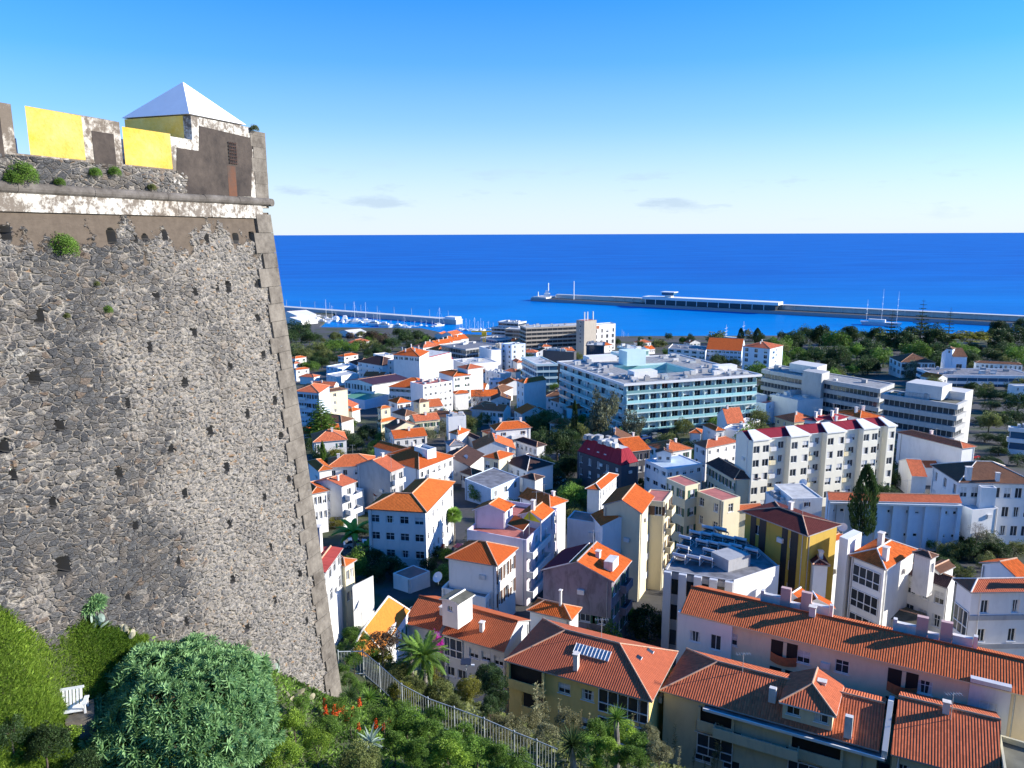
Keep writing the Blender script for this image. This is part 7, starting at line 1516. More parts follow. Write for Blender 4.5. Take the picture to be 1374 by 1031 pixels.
# park on the right
pk = [(1045, 465, 15), (1064, 458, 15), (1082, 450, 14), (1100, 455, 17), (1120, 458, 17), (1140, 452, 16), (1095, 478, 15), (1125, 480, 17), (1150, 474, 15), (1052, 484, 12), (1165, 468, 16), (1177, 452, 14), (1186, 482, 16), (1165, 492, 15), (1200, 458, 18), (1217, 463, 17), (1232, 474, 19), (1255, 458, 18), (1244, 446, 14), (1262, 476, 16), (1285, 472, 15), (1345, 462, 18), (1362, 452, 18), (1340, 443, 14), (1362, 478, 16), (1372, 437, 10), (1205, 490, 14), (1030, 470, 10), (1072, 478, 14), (1110, 492, 12), (1325, 478, 14), (1300, 484, 13), (1145, 498, 10), (1080, 492, 12), (1222, 446, 10), (1330, 452, 12), (1270, 490, 12), (1015, 470, 6)]
for j, (x, y, r) in enumerate(pk): tree(x, y, r, r*.85, 'dense evergreen tree of the park between government offices and pier', 'big' if j % 2 else 'fine', LF_DARK if j % 4 else LF_MID, group='evergreen trees of the park')
tree(1300, 455, 38, 13, 'wide flat-topped yellow green tree above the palace roof', 'flat', LF_YEL, hc=9)
araucaria(1193, 416, 470, 11, 'star-tiered pine in front of the sailing ship masts', LF_DARK, 11, 7); araucaria(1233, 402, 470, 13, 'tallest star-tiered pine with blunt bushy top above the pier', LF_DARK, 12, 8); araucaria(1271, 413, 465, 8, 'thin star-tiered pine right of the tallest one', LF_DARK, 11, 9)
tree(994, 451, 5, 10, 'dark columnar tree at the water behind the orange roof', 'col', LF_DARK, hc=8); tree(1016, 451, 6, 10, 'second dark columnar tree right beside the grey one', 'col', LF_DARK, hc=8); tree(1005, 451, 8, 8, 'grey green tree between two dark columnar trees', 'round', LF_GREY); tree(964, 455, 13, 8, 'olive rounded tree left of the dark columnar trees', 'round', LF_OLIVE); tree(884, 461, 10, 5, 'olive tree clump at the shore behind the hotel', 'round', LF_OLIVE)
tree(1300, 507, 10, 7, 'yellow green bush on the roof edge in front of the palace', 'fine', LF_YEL, cat='shrub', name='shrub'); tree(1325, 523, 11, 9, 'clipped olive hedge right of the government plant room', 'fine', LF_OLIVE, cat='hedge', name='hedge'); tree(1222, 497, 9, 13, 'sparse tree in front of the palace wing windows', 'tall', LF_GREY)
for x, y, r in ((1330, 545, 14), (1350, 590, 16), (1368, 598, 16), (1340, 606, 14), (1335, 562, 18), (1360, 560, 18), (1322, 588, 14), (1372, 575, 16), (1330, 620, 14), (1366, 618, 16), (1350, 532, 14), (1366, 520, 14), (1240, 508, 10), (1318, 565, 13)): tree(x, y, r, r*.5, 'dark shrub in the shaded forecourt of the government block', 'fine', LF_DARK, cat='shrub', name='shrub', group='dark shrubs in the government forecourt')
# ---- the garden below the camera ---------------------------------------------------------------------------
def shrub(x, y, r, label, kind='fine', mat=None, group=None, cat='shrub', name='shrub', ry=None, hc=None): return tree(x, y, r, ry or r*.8, label, kind, mat or LF_MID, hc, group, cat, name, fn=atg)
# grass
def scatter(n, poly, seed):
    g = np.random.default_rng(seed); P_ = np.array(poly, float); lo, hi = P_.min(0), P_.max(0); q = g.uniform(lo, hi, (n*2, 2)); ins = np.zeros(len(q), bool); j = len(P_)-1
    for i in range(len(P_)):
        a, b = P_[i], P_[j]; c = ((a[1] > q[:, 1]) != (b[1] > q[:, 1])); c &= q[:, 0] < (b[0]-a[0])*(q[:, 1]-a[1])/(b[1]-a[1]+1e-12)+a[0]; ins ^= c; j = i
    q = q[ins][:n]; z_ = ground_many(q); return np.column_stack([q, z_]), g
def gp(x, y): p = atg(x, y); return (p[0], p[1])
def blades(name, poly, n, L, W, mat, seed, lean=.5):
    p, g = scatter(n, poly, seed); k = len(p); d = unit(np.column_stack([g.normal(0, lean, (k, 2)), np.ones(k)])); s = g.uniform(.5, 1.3, k); v, f = leaf_quads(p-np.array([0, 0, .02]), d, L*s, W*s, g, .25)
    q = p[:, :2]; tone = .5+.22*np.sin(q[:, 0]*1.7+q[:, 1]*.9)+.18*np.sin(q[:, 0]*.6-q[:, 1]*2.1+1)+g.normal(0, .16, k); o = obj(name, np_mesh(name, v, f, mat, np.repeat(np.clip(tone, 0, 1), 4))); return tag(o, kind='stuff')
blades('grass', [tuple(pplane(x, y, FT, FNB)[:2]) for x, y in ((-120, 775), (0, 808), (100, 830), (200, 858))]+[gp(190, 890), gp(160, 960), gp(130, 1050), gp(-120, 1050)], 120000, .19, .014, LF_GRASS, 1)
blades('ground_cover', [tuple(pplane(x, y, FT, FNB)[:2]) for x, y in ((150, 848), (300, 876), (455, 940))]+[gp(490, 915), gp(760, 1040), gp(900, 1060), gp(100, 1060)], 42000, .17, .07, LF_MID, 2, 1.0)
blades('slope_undergrowth', [tuple(fq) for fq in ((-6, 30), (-9, 44), (-4, 60), (30, 60), (34, 40))]+[gp(760, 1040), gp(600, 985), gp(490, 915)], 26000, .35, .16, LF_OLIVE, 3, 1.0)
blades('weeds', [tuple(pplane(x, y, FT, FNB)[:2]) for x, y in ((-120, 775), (0, 808), (100, 830), (200, 858))]+[gp(190, 890), gp(160, 960), gp(130, 1050), gp(-120, 1050)], 5000, .13, .06, LF_LIME, 4, .9)
# the big blue-green bush of leaf rosettes
def rosette_bush(x, y, rx, ry, label, n, leafL, mat, seed, hc):
    c = atg(x, y, hc); gz = ground(c[0], c[1]); Rx, Rz = rx*c[1]/FPX, ry*c[1]/FPX; t_ = thing('rosette_bush', label, 'bush', (c[0], c[1], gz)); g = np.random.default_rng(seed)
    d = unit(g.normal(size=(n*2, 3))); d = d[d[:, 2] > -.35][:n]; w_ = 1+.11*np.sin(d[:, 0]*5+1)*np.sin(d[:, 1]*4+d[:, 2]*5)+.07*np.sin(d[:, 0]*11+2)*np.sin(d[:, 1]*9+d[:, 2]*12)+g.normal(0, .05, len(d)); P_ = d*np.array([Rx, Rx, Rz])*w_[:, None]; V_, R_n = [], []
    for p, ax in zip(P_, unit(d+np.array([0, -.15, .2])+g.normal(size=d.shape)*.3)):
        k = 17; th = np.arange(k)*2.39996; e = np.linspace(.25, 1.35, k); a = unit(np.cross(ax, g.normal(size=3))); b = np.cross(ax, a); q = ax*np.cos(e)[:, None]*1.0+(a*np.cos(th)[:, None]+b*np.sin(th)[:, None])*np.sin(e)[:, None]
        v, _ = leaf_quads(np.repeat(p[None]-ax*leafL*.25, k, 0), q, leafL*g.uniform(.75, 1.15)*np.linspace(.75, 1.1, k), leafL*.2, g, .06); V_.append(v); R_n.append(np.repeat(np.clip(g.normal(.55, .16)+np.linspace(.15, -.25, k), 0, 1), 4))
    v = np.concatenate(V_); obj('rosettes', np_mesh('rosettes', v, np.arange(len(v)).reshape(-1, 4), mat, np.concatenate(R_n)), t_, (0, 0, c[2]-gz))
    k_ = MB()
    for i in range(26):
        a = i*2.4; q = Vector((math.cos(a)*Rx*.75*math.sqrt(i/26), math.sin(a)*Rx*.75*math.sqrt(i/26), (c[2]-gz)+Rz*.6*(1-i/34))); k_.tube((q.x*.15, q.y*.15, -.1), q, .045, .02, n=5, cap=False)
    k_.build('stems', BARK, t_); return t_
rosette_bush(244, 968, 128, 98, 'huge blue green bush of star-shaped leaf rosettes in front of the fort', 2400, .25, LF_TEAL, 5, .45)
rosette_bush(120, 812, 17, 11, 'small blue green rosette bush growing at the foot of the wall', 70, .22, LF_TEAL, 6, .25)
# slatted white chair-bench and the stone block
p = atg(98, 972)+np.array([0, 0, .22]); bz = thing('garden_bench', 'white slatted garden bench tilted in the grass', 'bench', p, rz=.32); bz.scale = (.62,)*3
def bpart(nm, boxes): 
    k_ = MB()
    for b in boxes: k_.box(*b)
    o = k_.build(nm, WOODW, bz); return o
for i in range(7): x = -.42+i*.125; bpart('slat', [((x, .0, .46), (.085, 0, 0), (0, .05, 0), (0, .22, .62))])
bpart('top_rail', [((-.46, .21, 1.05), (.95, 0, 0), (0, .06, 0), (0, 0, .09))]); bpart('bottom_rail', [((-.46, -.0, .40), (.95, 0, 0), (0, .06, 0), (0, 0, .07))])
for x in (-.62, .48): bpart('armrest', [((x, -.42, .66), (.17, 0, 0), (0, .62, 0), (0, 0, .04))]); bpart('leg', [((x+.05, -.38, -.1), (.07, 0, 0), (0, .07, 0), (0, 0, .76))]); bpart('leg', [((x+.05, .12, -.1), (.07, 0, 0), (0, .07, 0), (0, 0, .76))])
bpart('seat', [((-.48, -.42+.09*i, .40), (.96, 0, 0), (0, .075, 0), (0, 0, .03)) for i in range(5)])
p = atg(111, 985); k_ = MB(); k_.cbox((p[0], p[1], p[2]-.3), .62, .8, .95, 0, .5); st = tag(k_.build('stone_block', ASHLAR, None, p), 'squared pale stone block beside the white bench', 'stone')
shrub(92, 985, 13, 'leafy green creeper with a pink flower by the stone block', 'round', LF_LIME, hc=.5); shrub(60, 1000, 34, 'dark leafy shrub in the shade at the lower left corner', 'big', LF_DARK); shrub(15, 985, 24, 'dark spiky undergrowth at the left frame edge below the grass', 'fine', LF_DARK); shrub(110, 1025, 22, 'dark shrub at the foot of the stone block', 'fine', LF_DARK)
# cactus pads and pale dead leaves along the wall foot
def pads(x, y, n, r, label, mat, seed, pale=False, hc=.3):
    c = atg(x, y, hc); gz = ground(c[0], c[1]); t_ = thing('prickly_pear', label, 'cactus', (c[0], c[1], gz)); g = np.random.default_rng(seed); s = r*c[1]/FPX; V_, F_, R_n, k0 = [], [], [], 0
    for i in range(n):
        ctr = np.array([g.normal(0, s*.85), g.normal(0, s*.5), g.uniform(.1, 1.0)*s*1.5]); a = g.uniform(0, 3.14); u = np.array([math.cos(a), math.sin(a), 0]); w_ = unit(np.array([g.normal(0, .35), g.normal(0, .35), 1.0])); nn = np.cross(u, w_)*.11*s; th = np.linspace(0, 6.283, 11)[:-1]
        ring = ctr+u*np.cos(th)[:, None]*s*.42+w_*np.sin(th)[:, None]*s*.62
        for f in (0, 1):
            mid = ctr+nn*(1 if f == 0 else -1)
            for j in range(10): V_ += [mid, ring[j], ring[(j+1) % 10], mid]; R_n += [g.uniform(.3, .8)]*4
    v = np.array(V_); f = np.arange(len(v)).reshape(-1, 4)[:, :3]; obj('pads', np_mesh('pads', v, f, mat, R_n), t_); return t_
pads(128, 838, 14, 11, 'pale prickly pear clump under the small rosette bush', LF_AGAVE, 1); pads(165, 846, 8, 9, 'dry prickly pear right of the small rosette bush', LF_PALE, 2); pads(316, 868, 16, 10, 'bleached dry cactus tangle at the wall foot behind the huge bush', LF_PALE, 3); pads(372, 892, 7, 14, 'broad grey green prickly pear pads leaning on the wall', LF_AGAVE, 4); pads(400, 935, 8, 12, 'withered pale cactus near the fort corner', LF_PALE, 5); pads(350, 905, 8, 10, 'dark green prickly pear beside the huge bush', LF_MID, 6)
# shrubs below the corner
for x, y, r in ((395, 970, 22), (425, 1000, 26), (380, 1010, 24), (470, 965, 16), (450, 945, 15), (440, 975, 18), (405, 945, 14)): shrub(x, y, r, 'bright green leafy shrub between the huge bush and the fort corner', 'fine', LF_LIME if r > 20 else LF_MID, 'bright shrubs below the fort corner')
for x, y, r in ((515, 965, 20), (545, 970, 24), (575, 985, 24), (530, 1000, 22), (600, 1000, 24), (620, 985, 20), (560, 1015, 24), (640, 1005, 22), (668, 1015, 22), (700, 1025, 20), (585, 960, 16), (540, 950, 14)): shrub(x, y, r, 'glossy green bush on the near side of the curved fence', 'big' if r > 20 else 'fine', LF_MID, 'glossy bushes along the near side of the fence')
shrub(600, 1022, 34, 'bright lime feathery bush at the bottom edge', 'big', LF_LIME); shrub(480, 1025, 30, 'olive green low bush left of the agave', 'big', LF_OLIVE)
palm(497, 998, 30, 'blue grey agave with broad arching leaves in the foreground', 'aloe', LF_AGAVE, fn=atg, hc=.25, name='agave', cat='agave')
palm(463, 942, 15, 'dark aloe rosette against the fort corner', 'yucca', LF_DARK, fn=atg, hc=.3, name='aloe', cat='aloe'); palm(470, 935, 22, 'spiky yucca rosette at the start of the fence', 'yucca', LF_DARK, fn=atg, hc=.4, name='yucca', cat='yucca'); palm(495, 938, 22, 'second spiky yucca rosette just right of the first', 'yucca', LF_MID, fn=atg, hc=.4, name='yucca', cat='yucca')
g_ = random.Random(9); proto = None
for x, y in ((437, 957), (438, 966), (450, 970), (466, 974), (470, 968), (483, 955), (461, 963), (505, 984), (515, 984), (482, 985), (523, 982), (455, 966), (474, 971)):
    p = atg(x, y+6); s = 9*p[1]/FPX
    if proto is None:
        proto = thing('aloe_flower', 'orange red aloe flower spike in the shrubs beside the fort corner', 'flower', p, 'aloe flower spikes'); k_ = MB(); k_.tube((0, 0, 0), (0, 0, .5), .012, n=5); k_.build('stalk', LF_MID, proto)
        g = np.random.default_rng(3); n = 90; h = g.uniform(0, 1, n); a = g.uniform(0, 6.28, n); v, f = leaf_quads(np.column_stack([np.cos(a)*.02, np.sin(a)*.02, .42+h*.36]), np.column_stack([np.cos(a), np.sin(a), -.6+0*a]), .10*(1.15-h*.8), .035, g); obj('petals', np_mesh('petals', v, f, LF_RED, np.repeat(g.uniform(.2, 1, n), 4)), proto)
    else: c = copy_tree(proto); c.location = V(p); c.rotation_euler.z = g_.uniform(0, 6); c.scale = (g_.uniform(.8, 1.25),)*3
# the metal fence
FEN = [(455, 907), (488, 906), (510, 925), (540, 953), (575, 972), (610, 985), (650, 1000), (690, 1018), (720, 1030), (748, 1042)]
fp = [V(pz(x, y, z_)) for (x, y), z_ in zip(FEN, (79.8, 79.6, 79.5, 79.4, 79.2, 79.1, 78.9, 78.7, 78.5, 78.4))]
fen = thing('metal_fence', 'galvanised bar fence curving down from the fort corner', 'fence', fp[1]); k_ = MB(); P_ = MB(); Rl = MB(); Rb = MB(); hF = 1.25
for a, b in zip(fp[:-1], fp[1:]):
    L_ = (b-a).length; n = max(2, int(L_/.13))
    for i in range(n): p = a.lerp(b, i/n); k_.tube(p+UP*.06, p+UP*hF, .012, n=5)
    P_.tube(a-UP*.5, a+UP*(hF+.06), .035, n=6)
    Rl.tube(a+UP*(hF-.02), b+UP*(hF-.02), .024, n=5); Rb.tube(a+UP*.08, b+UP*.08, .024, n=5)
k_.build('bars', METAL, fen, fp[1]); P_.build('posts', METAL, fen, fp[1]); Rl.build('top_rail', METAL, fen, fp[1]); Rb.build('bottom_rail', METAL, fen, fp[1])
# slope beyond the fence
palm(568, 882, 40, 'big date palm with arching feather fronds below the amber roof', 'date', LF_MID, fn=atg, hc=2.2); palm(550, 868, 24, 'dark drooping banana-like plant beside the date palm', 'banana', LF_DARK, fn=atg, hc=2.0, name='banana_plant', cat='banana plant')
shrub(585, 866, 11, 'magenta bougainvillea climbing beside the date palm', 'fine', LF_FLOWER, ry=20, hc=2.6, name='bougainvillea', cat='bougainvillea'); shrub(513, 862, 22, 'rust brown twiggy bush in front of the amber roof', 'fine', LF_BROWN, hc=2.2)
for x, y, r in ((530, 905, 22), (555, 925, 22), (515, 885, 16), (590, 930, 22), (610, 950, 20), (535, 930, 18), (628, 925, 18), (580, 905, 18)): shrub(x, y, r, 'yellowish scrub on the slope beyond the fence', 'big', LF_OLIVE if r > 19 else LF_YEL, 'yellowish scrub beyond the fence')
for x, y, r in ((662, 922, 24), (655, 905, 18), (668, 940, 20), (658, 948, 16)): shrub(x, y, r, 'dark glossy tree beside the lamp post', 'big', LF_DARK, 'dark glossy trees beside the lamp post', hc=1.8, cat='tree', name='tree')
for x, y, r in ((470, 850, 12), (480, 870, 13), (462, 870, 12), (475, 885, 12), (500, 878, 12), (490, 858, 10), (468, 912, 11), (480, 922, 11), (462, 900, 10)): shrub(x, y, r, 'green creeper bush between fort corner and amber roof', 'fine', LF_MID, 'green bushes right of the fort corner')
for x, y, r in ((660, 965, 16), (685, 975, 18), (710, 970, 18), (735, 985, 18), (700, 990, 16), (672, 985, 14), (760, 965, 16), (725, 955, 14)): shrub(x, y, r, 'pale prickly shrub lining the far side of the fence', 'fine', LF_CANE, 'pale shrubs beyond the fence')
for x, y, r in ((800, 985, 22), (830, 985, 24), (855, 1000, 22), (815, 1010, 24), (780, 1000, 20), (870, 985, 16), (845, 1020, 22), (885, 1010, 18)): shrub(x, y, r, 'green bush in front of the ochre house veranda', 'big', LF_LIME if r > 23 else LF_MID if r > 19 else LF_CANE, 'green bushes in front of the veranda', hc=1.8)
palm(768, 1000, 36, 'dark spiky yucca head beside the fence end', 'yucca', LF_DARK, fn=atg, hc=1.8, name='yucca', cat='yucca'); palm(828, 965, 26, 'bright spiky yucca head before the glazed veranda', 'yucca', LF_MID, fn=atg, hc=3.0, name='yucca', cat='yucca'); palm(860, 1022, 26, 'low green yucca at the bottom edge', 'yucca', LF_LIME, fn=atg, hc=1.2, name='yucca', cat='yucca'); palm(800, 1030, 28, 'arching pale yucca at the bottom edge', 'yucca', LF_MID, fn=atg, hc=1.0, name='yucca', cat='yucca')
# tall pale canes
cane = None; g_ = random.Random(4)
for x, y0, y1 in ((718, 905, 985), (722, 910, 985), (728, 905, 980), (752, 930, 980), (700, 950, 990), (790, 950, 995), (850, 950, 1000), (958, 985, 1031), (930, 1000, 1031), (962, 960, 1031), (905, 965, 1015), (945, 1010, 1040), (780, 945, 990), (826, 945, 990), (735, 950, 985), (895, 985, 1025), (910, 995, 1035), (955, 1005, 1040)):
    p = atg(x, y1); hh = (y1-y0)*p[1]/FPX*1.05
    if cane is None:
        cane = thing('giant_cane', 'tall pale cane reed standing in front of the ochre and olive houses', 'cane', p, 'tall pale canes'); k_ = MB(); k_.tube((0, 0, -.1), (.03, .02, 1), .012, .006, n=5); k_.build('stem', LF_PALE, cane)
        g = np.random.default_rng(8); n = 70; h = g.uniform(.12, .98, n); a = g.uniform(0, 6.28, n); v, f = leaf_quads(np.column_stack([.03*h, .02*h, h]), np.column_stack([np.cos(a), np.sin(a), .9+0*a]), g.uniform(.10, .2, n), .022, g, .35); obj('leaves', np_mesh('leaves', v, f, LF_CANE, np.repeat(g.uniform(.2, 1, n), 4)), cane); cane.scale = (hh*.8, hh*.8, hh)
    else: c = copy_tree(cane); c.location = V(p); c.scale = (hh*.8, hh*.8, hh); c.rotation_euler.z = g_.uniform(0, 6)
# lamp post with a little solar panel
p = atg(626, 938); t_ = thing('street_lamp', 'lamp post with small solar panel on the garden slope', 'street lamp', p); hh = (938-882)*p[1]/FPX*1.04; k_ = MB(); k_.tube((0, 0, -.2), (0, 0, hh), .07, .05, n=8); k_.build('pole', METAL, t_)
k_ = MB(); k_.box((-.45, -.3, hh), (.9, 0, 0), (0, .6, .25), (0, 0, .05)); k_.build('solar_panel', PANEL, t_); k_ = MB(); k_.tube((0, 0, hh-.3), (.5, -.1, hh-.1), .03, n=5); k_.box((.45, -.2, hh-.2), (.3, 0, 0), (0, .2, 0), (0, 0, .12)); k_.build('lamp_head', TRIM, t_)
# plants rooted in the wall
for x, y, r, lab in ((84, 331, 17, 'round green plant growing out of the upper stonework'), (27, 234, 16, 'leafy plant on the string course below the leftmost battlement'), (14, 240, 10, 'small leafy tuft at the left end of the string course'), (124, 232, 7, 'tiny plant in the parapet under the first yellow cheek'), (150, 231, 7, 'tiny plant in the parapet under the dark merlon panel'), (76, 245, 6, 'sprig on the string course near the leafy plant'), (143, 416, 6, 'small green tuft in the middle of the rubble wall'), (338, 173, 5, 'dry tuft on top of the corner pilaster'), (88, 424, 4, 'small sprig beside a hole in the rubble wall'), (128, 381, 4, 'pale sprig in the upper rubble wall'), (200, 252, 5, 'green moss tuft on the string course below the turret')):
    hi_ = y < 262; q = pl(x, y) if hi_ else pplane(x, y, FT, FNB); q = q+FN*(.05 if not hi_ else .12); s = r*q[1]/FPX
    t_ = thing('wall_plant', lab, 'plant', q); obj('foliage', crown('fine', 1, LF_MID if r > 5 else LF_OLIVE), t_, (0, 0, 0), (s, s, s)); k_ = MB(); k_.tube((0, 0, 0), V(-FN*.3), .02, n=5); k_.build('stem', BARK, t_)
# ---- parked cars and satellite dishes
CARM = [plain('car_paint_'+n, c, .25, .1, .03) for n, c in (('white', (.75, .75, .75)), ('grey', (.18, .19, .2)), ('black', (.02, .02, .022)), ('red', (.4, .03, .03)), ('blue', (.04, .10, .3)))]
CARN = ['white', 'grey', 'black', 'red', 'blue']
CAR = {}
def car(loc, rz, ci, label, group=None):
    if ci in CAR: t_ = copy_tree(CAR[ci]); t_.location = V(loc); t_.rotation_euler.z = rz; tag(t_, label, 'car', group); return t_
    t_ = thing('parked_car', label, 'car', loc, group, rz); k_ = MB()
    prof = [(-2.1, .35), (-2.1, .85), (-1.9, .95), (-1.0, 1.0), (1.0, .98), (1.9, .82), (2.1, .65), (2.1, .35)]
    def ext(pr, w0, w1, m):
        a = [Vector((x, -w0 if z_ < .7 else -w1, z_)) for x, z_ in pr]; b = [Vector((p.x, -p.y, p.z)) for p in a]; k_.face(a, m); k_.face(b[::-1], m)
        for i in range(len(a)): j = (i+1) % len(a); k_.face([a[j], a[i], b[i], b[j]], m)
    ext(prof, .86, .84, 0); k_.build('body', CARM[ci], t_)
    k_ = MB(); c0 = [(-1.85, .95), (1.15, .95), (.45, 1.46), (-1.3, 1.46)]; a = [Vector((x, -.8+.14*(z_ > 1), z_)) for x, z_ in c0]; b = [Vector((p.x, -p.y, p.z)) for p in a]; k_.face(a); k_.face(b[::-1])
    for i in range(4): j = (i+1) % 4; k_.face([a[j], a[i], b[i], b[j]])
    k_.build('windows', GLASS, t_); k_ = MB(); k_.box((-1.3, -.67, 1.462), (1.75, 0, 0), (0, 1.34, 0), (0, 0, .04)); k_.build('roof', CARM[ci], t_)
    for x in (-1.3, 1.3):
        for y in (-.86, .66): k_ = MB(); k_.tube((x, y, .33), (x, y+.2, .33), .33, n=14); w_ = k_.build('wheel', BLACK, t_); k_ = MB(); k_.tube((x, y-.006, .33), (x, y+.206, .33), .18, n=10); k_.build('rim', METAL, w_)
    for y in (-.7, .45): k_ = MB(); k_.box((2.06, y, .62), (.06, 0, 0), (0, .25, 0), (0, 0, .12)); k_.build('headlight', TRIM, t_)
    CAR[ci] = t_; return t_
for x, y, rz, ci, lab in ((690, 806, 1.0, 2, 'dark car parked in the shaded lane beside the pale blue house'), (716, 748, 1.0, 1, 'grey car parked in the lane above the purple gable house'), (1103, 639, .2, 0, 'white car parked below the long apartment block, left one'), (1114, 641, .2, 1, 'grey car parked below the long apartment block'), (1203, 646, .3, 0, 'white car under the dark trees by the tall fan palm'), (1196, 650, .3, 4, 'blue car under the dark trees by the tall fan palm'), (872, 583, .4, 0, 'white car in the yard by the teal hotel, nearest the trees'), (880, 587, .4, 1, 'grey car in the yard by the teal hotel'), (866, 590, .4, 4, 'blue car in the yard by the teal hotel'), (888, 581, .4, 0, 'white car in the yard by the teal hotel, nearest its blue glazing'), (672, 545, 1.1, 2, 'dark car in the lane beside the tall white house'), (617, 742, 1.1, 3, 'red car in the lane beside the villa')):
    car(at(x, y, 0), rz, ci, lab)
CARSPOT = []
def dish(x, y, h, r, lab):
    p = at(x, y, h); t_ = thing('satellite_dish', lab, 'satellite dish', p); k_ = MB(); k_.tube((0, 0, -.9), (0, 0, 0), .04, n=5); k_.build('mount', METAL, t_); k_ = MB(); n = 16; ax = Vector((-.45, -.6, .6)).normalized(); a = ax.orthogonal().normalized(); b = ax.cross(a)
    R0 = [(a*math.cos(6.283*i/n)+b*math.sin(6.283*i/n))*r+ax*r*.25 for i in range(n)]; R1 = [(a*math.cos(6.283*i/n)+b*math.sin(6.283*i/n))*r*.5+ax*r*.06 for i in range(n)]
    for i in range(n):
        j = (i+1) % n; k_.face([R1[i], R1[j], R0[j], R0[i]]); k_.face([R0[i], R0[j], R1[j]-ax*.02, R1[i]-ax*.02]); k_.face([Vector((0, 0, 0)), R1[i], R1[j]][::1]); k_.face([Vector((0, 0, 0))-ax*.02, R1[j]-ax*.02, R1[i]-ax*.02])
    k_.tube((0, 0, 0), ax*r*.9, .02, n=4); k_.build('reflector', WHITE, t_)
dish(1078, 648, 7.6, .75, 'big white satellite dish on the flat workshop roof'); dish(625, 614, 6.0, .7, 'white satellite dish on the black gabled cottage'); dish(1131, 708, 13.2, .6, 'white satellite dish among the poles behind the orange roof'); dish(588, 775, 8.5, .7, 'pale satellite dish beside the striped roof terrace')
# ---- garden trees and shrubs in the gaps between the houses ---------------------------------------------------
def _foot():
    r = []
    for o in list(COL.objects):
        if o.type == 'EMPTY' and o.location.y > 62 and any(c.name.startswith(('wall', 'core_wall')) for c in o.children):
            for c in o.children:
                if c.name.startswith(('wall', 'core_wall')):
                    q = np.array([(v.co.x+o.location.x, v.co.y+o.location.y) for v in c.data.vertices]); r.append(q)
    return r
def hull(p):
    p = sorted(set(map(tuple, p.round(2)))); 
    def half(p):
        h = []
        for q in p:
            while len(h) > 1 and (h[-1][0]-h[-2][0])*(q[1]-h[-2][1])-(h[-1][1]-h[-2][1])*(q[0]-h[-2][0]) <= 0: h.pop()
            h.append(q)
        return h
    return np.array(half(p)[:-1]+half(p[::-1])[:-1])
HULLS = [hull(q) for q in _foot()]
def clear(x, y, m):
    for h in HULLS:
        if x < h[:, 0].min()-m or x > h[:, 0].max()+m or y < h[:, 1].min()-m or y > h[:, 1].max()+m: continue
        a, b = h, np.roll(h, -1, 0); e = b-a; c = e[:, 0]*(y-a[:, 1])-e[:, 1]*(x-a[:, 0]); d = c/np.maximum(np.hypot(e[:, 0], e[:, 1]), 1e-6)
        if d.min() > -m: return False
    return True
def proj(p):
    d = np.array(p, float)-CAM; zc = d@_F; return 687+FPX*(d@RR)/zc, 515.5-FPX*(d@UR)/zc
g_ = random.Random(31); n_ = 0
for k in range(2500):
    if n_ >= 64: break
    Y = g_.uniform(170, 640); tx = g_.uniform(-.29, .05) if n_ < 44 else g_.uniform(.05, .62); X = tx*Y; a_, b_ = g_.uniform(6.5, 10), g_.uniform(8, 13); yaw = g_.choice([-.25, .05, .35, .5])+g_.uniform(-.12, .12)
    if tx < 0 and 405 < Y and tx < -.12: continue
    if tx > .3 and Y > 430: continue
    e1 = np.array([math.cos(yaw), math.sin(yaw)]); e2 = np.array([-e1[1], e1[0]]); P0 = np.array([X, Y]); 
    if not all(clear(*(P0+e1*s*b_+e2*t_*a_), .7) for s in (0, .33, .66, 1) for t_ in (0, .5, 1)): continue
    h = g_.uniform(3.6, 6.6); gz = ground(*(P0+e1*b_/2+e2*a_/2)); z_ = gz+h; q3_ = [np.array([*p_, z_]) for p_ in (P0, P0+e2*a_, P0+e1*b_)]
    rt = g_.choice([ORANGE, ORANGE, RUST, RUST, BROWN, SALMON]); rn = {'orange_roof_tiles': 'orange', 'red_roof_tiles': 'red', 'old_brown_roof_tiles': 'brown', 'salmon_roof_tiles': 'salmon'}[rt.name]
    zone = 'in the old quarter left of the hotel' if tx < .05 else 'in the gaps right of the hotel'
    house('small white house with %s roof wedged %s' % (rn, zone), 'P', *[proj(p_) for p_ in q3_], h, g_.choice(['hip', 'hip', 'gR', 'gL']), g_.choice([WHITE, WHITE, WHITE2, CREAM]) if rn != 'x' else WHITE, rt, g_.uniform(20, 26), wl=(2, g_.choice([2, 3])), wr=(2, g_.choice([2, 3, 4])), fn=lambda x, y, h_, p_=q3_[0]: p_, group='small houses wedged '+zone, chim=[(g_.uniform(.2, .8), .4, 1.0)])
    c4 = np.array([P0, P0+e1*b_, P0+e1*b_+e2*a_, P0+e2*a_]); HULLS.append(c4); n_ += 1
g_ = random.Random(21); placed = []
ZL = {0: 'small garden tree in the gap between the houses nearest the fort and garden', 1: 'garden tree in the gap between the houses of the old quarter left of the hotel', 2: 'garden tree in the gap between the houses right of the solar heaters', 3: 'street tree in the gap between the far buildings near the harbour'}
n_ = 0
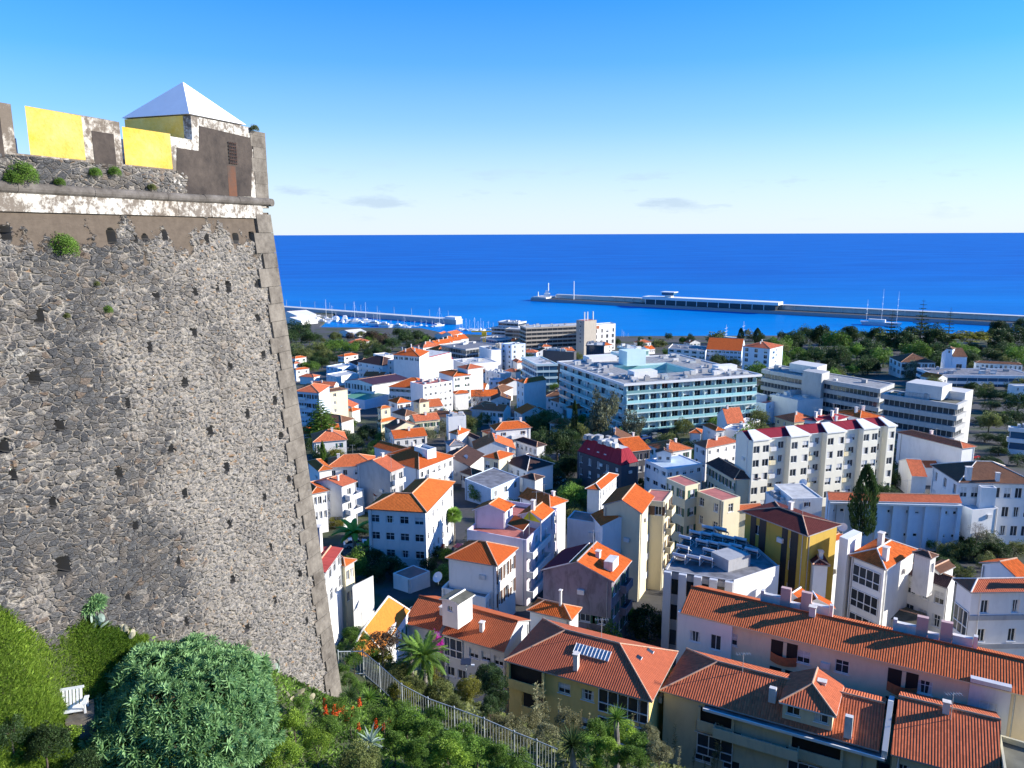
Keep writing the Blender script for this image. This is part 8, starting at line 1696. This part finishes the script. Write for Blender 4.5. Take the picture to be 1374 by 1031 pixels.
for k in range(12000):
    Y = 66+(g_.random()**1.5)*660; tx = g_.uniform(-.27, .68); X = tx*Y; r = g_.uniform(1.2, 2.6)*(1 if Y < 200 else 1.35 if Y < 400 else 1.8)*(1.4 if tx > .3 and Y > 200 else 1)
    if n_ >= 330: break
    if any((X-a)**2+(Y-b)**2 < ((r+c)*.8)**2 for a, b, c in placed): continue
    if not clear(X, Y, r*.75): continue
    z_ = 0 if Y < 110 else (3 if Y > 330 else (1 if tx < .15 else 2)); gz = ground(X, Y); m_ = g_.choice([LF_DARK, LF_DARK, LF_DARK, LF_MID, LF_OLIVE]); R2 = r*g_.uniform(.75, 1.05); h = R2*.9
    t_ = thing('garden_tree', ZL[z_], 'tree', (X, Y, gz), ['garden trees near the fort', 'garden trees of the old quarter', 'garden trees on the right', 'street trees near the harbour'][z_])
    obj('trunk', trunk_mesh(n_ % 3), t_, scale=(r*.9, r*.9, h), rz=g_.uniform(0, 6)); obj('crown', crown('fine', n_ % 3, m_), t_, (0, 0, h), (r, r, R2), rz=g_.uniform(0, 6)); placed.append((X, Y, r)); n_ += 1
g_ = random.Random(44); n_ = 0
for k in range(4000):
    if n_ >= 26: break
    Y = 80+g_.random()**1.3*330; tx = g_.uniform(-.24, .64); X = tx*Y
    if not clear(X, Y, 1.6) or clear(X, Y, 7) or any((X-a)**2+(Y-b)**2 < (c*.6+2)**2 for a, b, c in placed): continue
    o = car((X, Y, ground(X, Y)), g_.choice((.3, .35, 1.9, 1.1)), g_.choice((0, 0, 1, 2, 3, 4)), 'car', 'cars parked between the houses'); placed.append((X, Y, 2.5)); n_ += 1
# each gap tree and wedged house is told apart by the house it stands beside
STOP = set('with and of in on the at a behind between by under over right left beside above below one its to'.split())
MARK = [(o.location.copy(), o['label']) for o in COL.objects if o.type == 'EMPTY' and o.location.y > 62 and any(c.name.startswith(('wall', 'core_wall')) for c in o.children) and not str(o.get('group', '')).startswith('small houses')]
def beside(p, n):
    l = min(MARK, key=lambda q: (q[0].xy-p.xy).length)[1].replace(',', '').split()[:n]
    while l[-1] in STOP: l.pop()
    return ' '.join(l)
seen = {}
for o in list(COL.objects):
    gname = str(o.get('group', ''))
    if o.parent is not None: continue
    if gname in ('garden trees near the fort', 'garden trees of the old quarter', 'garden trees on the right', 'street trees near the harbour'):
        cm = [c for c in o.children if c.name.startswith('crown')][0]; nm = cm.data.materials[0].name.split('_')[0]; tall = cm.scale.x > 3.2
        base = '%s %s tree beside the %s' % (nm, 'broad' if tall else 'small', beside(o.location, 8))
    elif gname.startswith('small houses'): base = '%s beside the %s' % (o['label'].split(' wedged')[0], beside(o.location, 5))
    elif gname == 'cars parked between the houses': base = '%s car parked beside the %s' % (o.children[0].data.materials[0].name.split('_')[2], beside(o.location, 8))
    else: continue
    seen.setdefault(base, []).append(o)
for base, L_ in seen.items():
    L_.sort(key=lambda o: o.location.x/o.location.y)
    for i, o in enumerate(L_): o['label'] = base if len(L_) == 1 else base+', %s from left' % ORD[min(i, 13)]
# neighbours in a named row get their own label, counted from the left
ROWN = {'bright shrubs below the fort corner': 'from the left', 'glossy bushes along the near side of the fence': 'from the fort corner', 'yellowish scrub beyond the fence': 'from the fort corner', 'dark glossy trees beside the lamp post': 'from the lamp post', 'green bushes right of the fort corner': 'from the fort corner',
        'pale shrubs beyond the fence': 'from the left', 'green bushes in front of the veranda': 'from the left', 'garden trees around the star-tiered pine': 'from the fort edge', 'dark trees in the shaded garden below the villa': 'from the fort edge', 'grey green trees in front of the white block': 'from the left',
        'trees of the overgrown garden left of the red metal roof': 'from the left', 'olive toned trees behind the dormered house': 'from the left', 'dark trees around the tall fan palm': 'from the left', 'dusty trees on the bank below the mansion': 'from the left', 'low trees below the long apartment block': 'from the left', 'small street trees near the crane': 'from the left', 'slim cypresses in the sunken garden': 'from the fort edge', 'dark shrubs in the government forecourt': 'from the left'}
for gname, how in ROWN.items():
    L_ = sorted([o for o in COL.objects if o.parent is None and o.get('group') == gname], key=lambda o: o.location.x/o.location.y)
    for i, o in enumerate(L_):
        if i < len(ORD) and len(L_) > 1: o['label'] = o['label']+', '+ORD[i]+' '+how
